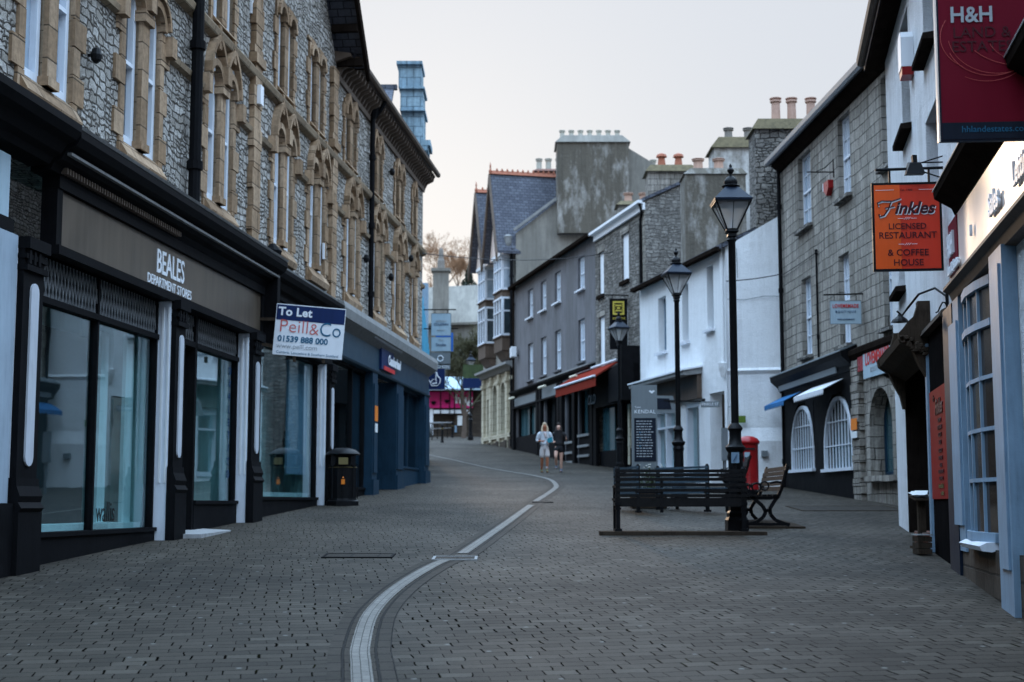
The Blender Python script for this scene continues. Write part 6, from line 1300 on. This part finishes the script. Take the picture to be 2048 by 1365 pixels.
# ================================================================== litter bins
def bin_(lid='iron_black'):
    t=proto('litter_bin','','litter bin','round topped litter bins')
    m=MB(); m.lathe((0,0,0),[(.33,0),(.33,.1),(.29,.12),(.28,.15),(.28,.78),(.30,.80)],8,rot=math.pi/8)
    for i in range(8):
        a=i*math.pi/4; m.bar((.285*math.cos(a),.285*math.sin(a),.15),(.285*math.cos(a),.285*math.sin(a),.78),.02,.02)
    m.build('body',M['iron_black'],t)
    m=MB()
    for i in range(4): a=math.pi/4+i*math.pi/2; m.bar((.27*math.cos(a),.27*math.sin(a),.78),(.27*math.cos(a),.27*math.sin(a),1.0),.09,.05)
    m.lathe((0,0,.78),[(.2,0),(.2,.2)],12); m.build('opening_ring',M['iron_black'],t)
    m=MB(); m.lathe((0,0,.985),[(.32,0),(.335,.02),(.31,.05),(.24,.10),(.13,.135),(.0,.145)],20); m.build('lid',M[lid],t,smooth=True)
    m=MB(); m.box(-.09,.09,-.315,-.30,.80,.93); m.build('label_panel',M['letter_gold'],t); m=MB(); m.box(-.035,.035,-.30,-.29,.42,.52); m.lathe((0,-.30,.54),[(.02,0),(.0,.03)],6); m.build('gold_emblem',M['orange_label'],t)
    m=MB(); m.lathe((0,0,.74),[(.286,0),(.292,.005),(.286,.01)],8,rot=math.pi/8); m.build('gold_band',M['letter_gold'],t)
    return t
b=bin_(); place(b,(-3.27,27.6,gz(27.6)-.02),math.radians(8)); b['label']='black litter bin with domed lid and gold band by the shops on the left'
b2=copy_tree(b); place(b2,(-4.4,70.5,gz(71)+.1)); b2['label']='far black litter bin with a pale worn lid beyond the blue corner'
# post box
t=thing('post_box','red cylindrical post box against the whitewashed gable wall','post box',(5.3,32,gz(32)))
c=(5.3,32,gz(32)); m=MB(); m.lathe(c,[(.245,.12),(.225,.15),(.225,1.12),(.23,1.14)],24); m.build('body',M['post_red'],t,smooth=True); m=MB(); m.lathe(c,[(.25,0),(.25,.12),(.24,.125)],24); m.build('base',M['iron_black'],t,smooth=True)
m=MB(); m.lathe((c[0],c[1],c[2]+1.14),[(.25,0),(.262,.02),(.262,.05),(.25,.07),(.22,.12),(.14,.165),(.0,.185)],24); m.build('cap',M['post_red'],t,smooth=True); m=MB(); m.box(c[0]-.12,c[0]+.0,c[1]-.235,c[1]-.215,c[2]+.78,c[2]+.95); m.build('collection_plate',M['board_pale_blue'],t); m=MB(); m.box(c[0]-.11,c[0]+.11,c[1]-.24,c[1]-.21,c[2]+1.01,c[2]+1.045); m.build('letter_slot',M['dark_interior'],t)
m=MB(); m.box(-.07,.07,-.06,.06,0,.95); 
t2=thing('utility_cabinet','narrow dark cabinet on a post left of the red post box','cabinet',(4.9,33,gz(33))); z=gz(33); m=MB(); m.box(4.86,4.99,32.9,33.05,z+.75,z+1.5); m.build('box',M['board_grey'],t2); m=MB(); m.box(4.9,4.95,32.95,33.,z,z+.75); m.build('post',M['board_grey'],t2)
# ================================================================== information board and planter
yb=27.4; z=gz(yb); xa,xb=(1262-1024)/FX*yb*1.005,(1313-1024)/FX*yb*1.005
t=thing('information_board','tall grey town information monolith with a dark map panel of text','information board',((xa+xb)/2,yb,z)); FI=Fac(xa,yb,xb,yb-.02,1); Wd=FI.L
m=MB(); m.fb(FI,0,Wd,z-.02,z+2.32,-.12,0); m.build('slab',M['board_grey'],t)
m=MB(); m.fb(FI,.05,Wd-.03,z+.85,z+1.68,.0,.008); m.build('map_panel',M['deep_navy'],t)
m=MB(); txt(m,'KENDAL',FI,Wd/2+.01,z+1.80,.003,.10,maxw=.42,space=1.1); txt(m,'Town',FI,.12,z+1.89,.003,.05)
m.poly([FI.P(Wd-.16,z+2.2,.004),FI.P(Wd-.10,z+2.15,.004),FI.P(Wd-.04,z+2.2,.004),FI.P(Wd-.07,z+2.22,.004),FI.P(Wd-.10,z+2.2,.004),FI.P(Wd-.13,z+2.22,.004)]); m.build('lettering',M['letter_white'],t)
m=MB()
for k in range(14):
    zz=z+1.62-k*.052; a=.09; R=random.Random(k)
    while a<Wd-.12: w=R.uniform(.02,.07); m.fb(FI,a,min(a+w,Wd-.08),zz-.009,zz+.009,.0085,.0095); a+=w+.015
m.build('text_lines',M['letter_grey'],t)
m=MB()
for k in range(3):
    q=FI.P(.16,z+1.40-k*.13,.0105); m.lathe(q-Vector((0,0,.012)),[(.018,0),(.018,.024)],8)
m.build('map_markers',M['letter_teal'],t)
t=thing('flower_planter','low dark planter of pale and orange flowers in front of the information board','planter',((xa+xb)/2,26.6,gz(26.6))); z=gz(26.6); cx=(xa+xb)/2
m=MB(); m.box(cx-.34,cx+.30,26.35,26.85,z,z+.34); m.build('trough',M['timber_weathered'],t)
R=random.Random(5); m=MB(); fl=MB(); fo_=MB()
for i in range(420):
    a=Vector((cx+R.gauss(0,.13),26.6+R.gauss(0,.1),z+.34+abs(R.gauss(0,.16)))); s_=R.uniform(.012,.03); q=Matrix.Rotation(R.uniform(0,6.28),3,Vector((R.gauss(0,1),R.gauss(0,1),R.gauss(0,1))).normalized()); m.poly([a+q@Vector(p)*s_ for p in ((-1,-.4,0),(1,-.3,0),(.5,.6,.1),(-.5,.5,0))])
for i in range(14):
    b_=Vector((cx+R.gauss(0,.08),26.6,z+.34)); e=b_+Vector((R.gauss(0,.12),R.gauss(0,.06),R.uniform(.15,.5))); m.tube([b_,e],.004,3)
    for k in range(3): c=e+Vector((R.gauss(0,.03),R.gauss(0,.02),R.gauss(0,.03))); fl.lathe(c,[(.0,-.012),(.02,0),(.0,.012)],5)
for i in range(8): c=Vector((cx+.2+R.gauss(0,.05),26.45,z+.42+R.gauss(0,.03))); fo_.lathe(c,[(.0,-.012),(.026,0),(.0,.014)],6)
m.build('foliage',M['leaf_green'],t); fl.build('pale_flowers',M['petal_pale'],t); fo_.build('orange_flowers',M['petal_orange'],t)
# ================================================================== railings at the far end
t=thing('railing','grey tubular handrail on short posts beside the far litter bin','railing',(-4.6,88,gz(88))); m=MB(); A=Vector((-4.95,82,gz(82)+1.05)); B=Vector((-4.1,97,gz(97)+1.0)); m.tube([A,B],.05,8); m.tube([A-Vector((0,0,.35)),B-Vector((0,0,.35))],.03,6); m.build('handrail',M['chrome_grey'],t)
m=MB()
for k in range(6): p=A.lerp(B,k/5); m.tube([Vector((p.x,p.y,gz(p.y)-.05)),p],.04,6)
m.build('post',M['iron_black'],t)
bo=None
for i,(px,y,lb) in enumerate(((886,80,'dark green bollard standing alone in the far paving'),(906,96,'dark bollard right of the far handrail'))):
    x=(px-1024)/FX*y*1.01; 
    if i==0:
        bo=proto('bollard','','bollard','far bollards'); m=MB(); m.lathe((0,0,0),[(.1,0),(.1,.1),(.07,.14),(.065,.9),(.09,.93),(.085,1.0),(.03,1.08),(0,1.1)],10); m.build('post',M['iron_black'],bo); m=MB(); m.lathe((0,0,.78),[(.07,0),(.075,.01),(.075,.05),(.07,.06)],10); m.build('band',M['letter_gold'],bo); o=bo
    else: o=copy_tree(bo)
    place(o,(x,y,gz(y)-.02)); o['label']=lb
# ================================================================== overhead cables
def cable(a,b,sag,label,r=.012):
    a,b=Vector(a),Vector(b); m=MB(); m.tube([a.lerp(b,i/16)-Vector((0,0,sag*4*(i/16)*(1-i/16))) for i in range(17)],r,5); o=m.build('overhead_cable',M['iron_black'],None,origin=a); tag(o,label,'cable')
cable(FL.P(41.5,8.35,.1),FG.P(3.5,10.9,.05),.25,'thin black cable strung across the street from the left corner to the stone pub')
cable(FG4.P(.02,7.22,.12),FH.P(HL-.15,7.28,.12),.03,'black cable fixed level across the upper whitewashed gable wall',.014)
cable(FH.P(HL-.2,7.25,.08),FH.P(hs(1640,490),7.25,.06),.02,'cable clipped level across the limestone wall above the downpipe')
# ================================================================== people
def skin(name,J,E,root,mat,par,sub=2):
    keys=list(J); me=bpy.data.meshes.new(name); me.from_pydata([J[k][0] for k in keys],[(keys.index(a),keys.index(b)) for a,b in E],[])
    ob=bpy.data.objects.new(name,me); COL.objects.link(ob); ob.parent=par; me.materials.append(mat)
    md=ob.modifiers.new('Skin','SKIN'); md.use_smooth_shade=True; md.branch_smoothing=.6
    lay=me.skin_vertices[0].data if me.skin_vertices else None
    if lay is None: bpy.context.view_layer.objects.active=ob; 
    lay=me.skin_vertices[0].data
    for i,k in enumerate(keys):
        r=J[k][1]; lay[i].radius=(r,r) if not isinstance(r,tuple) else r; lay[i].use_root=(k in root)
    ms=ob.modifiers.new('Sub','SUBSURF'); ms.levels=ms.render_levels=sub
    ORG[ob.name]=Vector((0,0,0)); return ob
def V(*a): return a
def person(label,loc,rz,sc_,pose,cloth):
    t=thing('person',label,'person',(0,0,0))
    P=pose; J={}; E=[]
    J['pel']=((0,0,.93),(.135,.10)); J['waist']=((0,0,1.08),(.115,.085)); J['chest']=((0,-.01,1.28),(.145,.10)); J['neckb']=((0,0,1.43),.065); J['neck']=((0,-.01,1.49),.05); J['jaw']=((0,-.02,1.56),(.062,.068)); J['head']=((0,-.012,1.64),(.080,.092)); J['crown']=((0,.0,1.70),(.066,.075))
    E+=[('pel','waist'),('waist','chest'),('chest','neckb'),('neckb','neck'),('neck','jaw'),('jaw','head'),('head','crown')]
    roots=['pel']
    for s,q in (('L',-1),('R',1)):
        hip,knee,ank,toe=P['leg'+s]; sh_,el,wr=P['arm'+s]
        J['hip'+s]=(hip,.092); J['mid'+s]=(tuple((a+b)/2 for a,b in zip(hip,knee)),.078); J['knee'+s]=(knee,.056); J['calf'+s]=(tuple(a*.65+b*.35 for a,b in zip(knee,ank)),.056); J['ank'+s]=(ank,.036); J['heel'+s]=((ank[0],ank[1]+.02,ank[2]-.045),.038); J['toe'+s]=(toe,.032)
        E+=[('pel','hip'+s),('hip'+s,'mid'+s),('mid'+s,'knee'+s),('knee'+s,'calf'+s),('calf'+s,'ank'+s),('ank'+s,'heel'+s),('heel'+s,'toe'+s)]
        J['sh'+s]=(sh_,.056); J['ua'+s]=(tuple((a+b)/2 for a,b in zip(sh_,el)),.046); J['el'+s]=(el,.036); J['fa'+s]=(tuple(a*.6+b*.4 for a,b in zip(el,wr)),.034); J['wr'+s]=(wr,.024)
        d=(Vector(wr)-Vector(el)).normalized(); sd=d.cross(Vector((0,-1,.2))).normalized()
        pm=Vector(wr)+d*.05; J['palm'+s]=(tuple(pm),(.034,.018)); E+=[('neckb','sh'+s) ,('sh'+s,'ua'+s),('ua'+s,'el'+s),('el'+s,'fa'+s),('fa'+s,'wr'+s),('wr'+s,'palm'+s)]
        for f,(off,ln) in enumerate(((-.028,.065),(-.010,.078),(.010,.073),(.027,.058))):
            a=pm+sd*off+d*.02; b_=a+d*ln*.6; c=b_+d*ln*.4+Vector((0,.0,-.012)); k='f%d%s'%(f,s); J[k+'a']=(tuple(a),.009); J[k+'b']=(tuple(b_),.0085); J[k+'c']=(tuple(c),.0075); E+=[(k+'a',k+'b'),(k+'b',k+'c')]; roots.append(k+'a')
        a=pm-d*.015+sd*.03*(-q); b_=a+sd*.03*(-q)+d*.025; c=b_+d*.03; k='th'+s; J[k+'a']=(tuple(a),.011); J[k+'b']=(tuple(b_),.010); J[k+'c']=(tuple(c),.008); E+=[(k+'a',k+'b'),(k+'b',k+'c')]; roots.append(k+'a')
    skin('body',J,E,roots,M[cloth['skin']],t)
    # clothing grown over the same joints
    def cl(name,ks,es,grow,mat,root,extra=None,sub=2):
        D={}
        for k in ks:
            p,r=J[k]; r=r if isinstance(r,tuple) else (r,r); D[k]=(p,(r[0]*grow+.012,r[1]*grow+.012))
        if extra: D.update(extra)
        skin(name,D,es,[root],M[mat],t,sub)
    top=['waist','chest','neckb','shL','uaL','elL','faL','shR','uaR','elR','faR','pel']
    cl('top',top,[('pel','waist'),('waist','chest'),('chest','neckb'),('neckb','shL'),('shL','uaL'),('uaL','elL'),('elL','faL'),('neckb','shR'),('shR','uaR'),('uaR','elR'),('elR','faR')],cloth.get('loose',1.2),cloth['top'],'chest')
    D={'pel':(J['pel'][0],(.17,.13)),'w':((0,0,1.02),(.15,.115))}
    es=[('w','pel')]
    for s in 'LR':
        h=Vector(J['hip'+s][0]); k=Vector(J['knee'+s][0]); D['a'+s]=(tuple(h.lerp(k,.12)),(.115,.115)); D['b'+s]=(tuple(h.lerp(k,cloth['short'])),(cloth['hem'],cloth['hem'])); es+=[('pel','a'+s),('a'+s,'b'+s)]
    skin('shorts',D,es,['pel'],M[cloth['shorts']],t)
    for s in 'LR':
        a=Vector(J['ank'+s][0]); D={'a':(tuple(a+Vector((0,.0,.05))),.045),'b':(tuple(a),.046),'c':(J['heel'+s][0],.05),'d':(J['toe'+s][0],.042)}; skin('shoe',D,[('a','b'),('b','c'),('c','d')],['c'],M[cloth['shoe']],t)
        if cloth.get('sock'): D={'a':(tuple(a+Vector((0,0,.15))),.05),'b':(tuple(a+Vector((0,0,.04))),.044)}; skin('sock',D,[('a','b')],['a'],M[cloth['sock']],t,1)
    # face
    m=MB(); 
    for q in (-1,1): m.lathe((q*.03,-.098,1.635),[(0,-.008),(.010,0),(0,.008)],8)
    m.build('eye',M['eye_dark'],t); m=MB(); m.extr([Vector((0,-.128,1.60)),Vector((-.016,-.095,1.595)),Vector((.016,-.095,1.595))],[Vector((0,-.105,1.645)),Vector((-.007,-.095,1.645)),Vector((.007,-.095,1.645))]); m.build('nose',M[cloth['skin']],t)
    m=MB(); m.lathe((0,-.083,1.563),[(0,-.006),(.022,0),(0,.006)],8,sq=(1,.6)); m.build('mouth',M['lip'],t)
    m=MB(); [m.lathe((q*.085,.0,1.62),[(0,-.03),(.016,-.01),(.018,.015),(0,.03)],8) for q in (-1,1)]; m.build('ear',M[cloth['skin']],t)
    H=cloth['hair']; D={'top':((0,-.045,1.735),(.07,.05)),'a':((0,.01,1.755),(.088,.075)),'b':((0,.05,1.67),(.102,.075)),'c':((0,.075,1.56),(.09,.05)),'d':((0,.08,H[1]),(.08,.04))}
    es=[('top','a'),('a','b'),('b','c'),('c','d')]
    if H[2]:
        for q in (-1,1): D['s%d'%q]=((q*.085,-.01,1.63),(.03,.045)); D['t%d'%q]=((q*.10,-.035,1.50),(.035,.045)); D['u%d'%q]=((q*.10,-.07,H[1]+.04),(.028,.03)); es+=[('b','s%d'%q),('s%d'%q,'t%d'%q),('t%d'%q,'u%d'%q)]
    skin('hair',D,es,['b'],M[H[0]],t)
    for f in cloth.get('extra',()): f(t,J)
    place(t,loc,rz,sc_); return t
def bag(t,J):
    m=MB(); m.hexa([(.02,-.30,1.02),(.26,-.26,1.10),(.26,-.20,1.10),(.02,-.24,1.02),(.06,-.30,1.20),(.24,-.26,1.27),(.24,-.20,1.27),(.06,-.24,1.20)]); m.build('held_bag',M['bag_teal'],t)
def scarf(t,J):
    skin('scarf',{'a':((-.1,-.05,1.44),.05),'b':((0,-.10,1.40),.055),'c':((.1,-.05,1.44),.05),'d':((.04,-.13,1.22),.05)},[('a','b'),('b','c'),('b','d')],['b'],M['top_pink'],t)
def hem(t,J): skin('underlayer',{'a':((0,0,.90),(.17,.13)),'b':((0,0,1.0),(.15,.12))},[('a','b')],['a'],M['top_pink'],t)
def hood(t,J): skin('hood',{'a':((-.085,-.02,1.50),.045),'b':((0,-.08,1.485),.045),'c':((.085,-.02,1.50),.045),'d':((0,.07,1.52),.06)},[('a','b'),('b','c'),('c','d'),('d','a')],['b'],M['black_cloth'],t)
def darkhem(t,J): skin('underlayer',{'a':((0,0,.88),(.165,.125)),'b':((0,0,1.02),(.155,.12))},[('a','b')],['a'],M['shorts_black'],t)
pose1={'legL':((-.09,0,.88),(-.10,-.03,.49),(-.10,.10,.10),(-.10,-.06,.04)),'legR':((.09,0,.88),(.08,-.12,.50),(.07,-.12,.09),(.07,-.27,.035)),
 'armL':((-.19,.0,1.39),(-.27,.03,1.13),(-.12,-.22,1.12)),'armR':((.19,.0,1.39),(.27,.03,1.13),(.10,-.24,1.08))}
pose2={'legL':((-.09,0,.88),(-.09,-.20,.55),(-.10,.05,.22),(-.10,-.08,.13)),'legR':((.09,0,.88),(.09,.0,.48),(.08,.04,.085),(.08,-.10,.03)),
 'armL':((-.19,.0,1.39),(-.24,.08,1.13),(-.16,-.16,1.10)),'armR':((.19,.0,1.39),(.27,.06,1.14),(.30,-.18,1.20))}
person('woman with long fair hair in pale cardigan and knee length shorts holding a teal bag',(1.13,49.3,gz(49.3)+.0),math.radians(6),.97,pose1,dict(skin='skin_tan',top='knit_white',shorts='shorts_beige',short=.98,hem=.10,shoe='trainer_olive',sock='sock_white',loose=1.35,hair=('hair_blonde',1.36,True),extra=(bag,scarf,hem)))
person('person in dark hooded top and black shorts striding beside the fair haired woman',(1.64,50.0,gz(50)+.01),math.radians(-8),.96,pose2,dict(skin='skin_pale',top='black_cloth',shorts='shorts_black',short=.55,hem=.125,shoe='shoe_grey',loose=1.3,hair=('hair_dark',1.42,True),extra=(hood,darkhem)))
# ================================================================== sky, sun, camera
W=bpy.data.worlds.new('World'); sc.world=W; W.use_nodes=True; nt=W.node_tree; nt.nodes.clear()
SUN_EL,SUN_AZ=math.radians(11.3),math.radians(-5.7)
out=N(nt,'ShaderNodeOutputWorld'); bg=N(nt,'ShaderNodeBackground'); nt.links.new(bg.outputs[0],out.inputs[0])
sky=N(nt,'ShaderNodeTexSky'); sky.sky_type='NISHITA'; sky.sun_disc=False; sky.sun_elevation=SUN_EL; sky.sun_rotation=SUN_AZ; sky.air_density=1.; sky.dust_density=4.; sky.ozone_density=1.5
tc=N(nt,'ShaderNodeTexCoord'); sp=N(nt,'ShaderNodeSeparateXYZ'); nt.links.new(tc.outputs['Generated'],sp.inputs[0])
elv=mathn(nt,'MAXIMUM',sp.outputs[2],0.)
# thin even overcast: luminance rises from horizon to zenith; the Nishita sky shows through it
grad=ramp(nt,elv,[(0.0,(6.3,6.9,7.6)),(.36,(6.6,7.1,7.9)),(.58,(24,32,42)),(1.,(29,42,59))])
mx=mixc(nt,1.,grad,mixc(nt,1.,mixc(nt,1.,sky.outputs[0],(260.,150.,60.),'DARKEN'),(.045,.045,.045),'MULTIPLY'),'ADD'); nt.links.new(mx,bg.inputs[0]); setin(bg,1,.1)
sl=bpy.data.lights.new('sun','SUN'); sl.energy=.8; sl.angle=math.radians(5); sl.color=(1.,.72,.48); so=bpy.data.objects.new('sun',sl); COL.objects.link(so)
dv=Vector((math.sin(SUN_AZ)*math.cos(SUN_EL),math.cos(SUN_AZ)*math.cos(SUN_EL),math.sin(SUN_EL))); so.rotation_euler=(-dv).to_track_quat('-Z','Y').to_euler()
sky.sun_rotation=SUN_AZ
cd=bpy.data.cameras.new('camera'); co=bpy.data.objects.new('camera',cd); COL.objects.link(co); co.location=(0,0,CZ); co.rotation_euler=(math.pi/2+PIT,0,0)
cd.sensor_width=36; cd.lens=FX/2048*36; cd.clip_start=.1; cd.clip_end=3000; cd.dof.use_dof=True; cd.dof.focus_distance=13.5; cd.dof.aperture_fstop=2.6
sc.camera=co
sc.view_settings.view_transform='Standard'; sc.view_settings.look='None'; sc.view_settings.exposure=0; sc.view_settings.gamma=1
sc.render.engine='CYCLES'
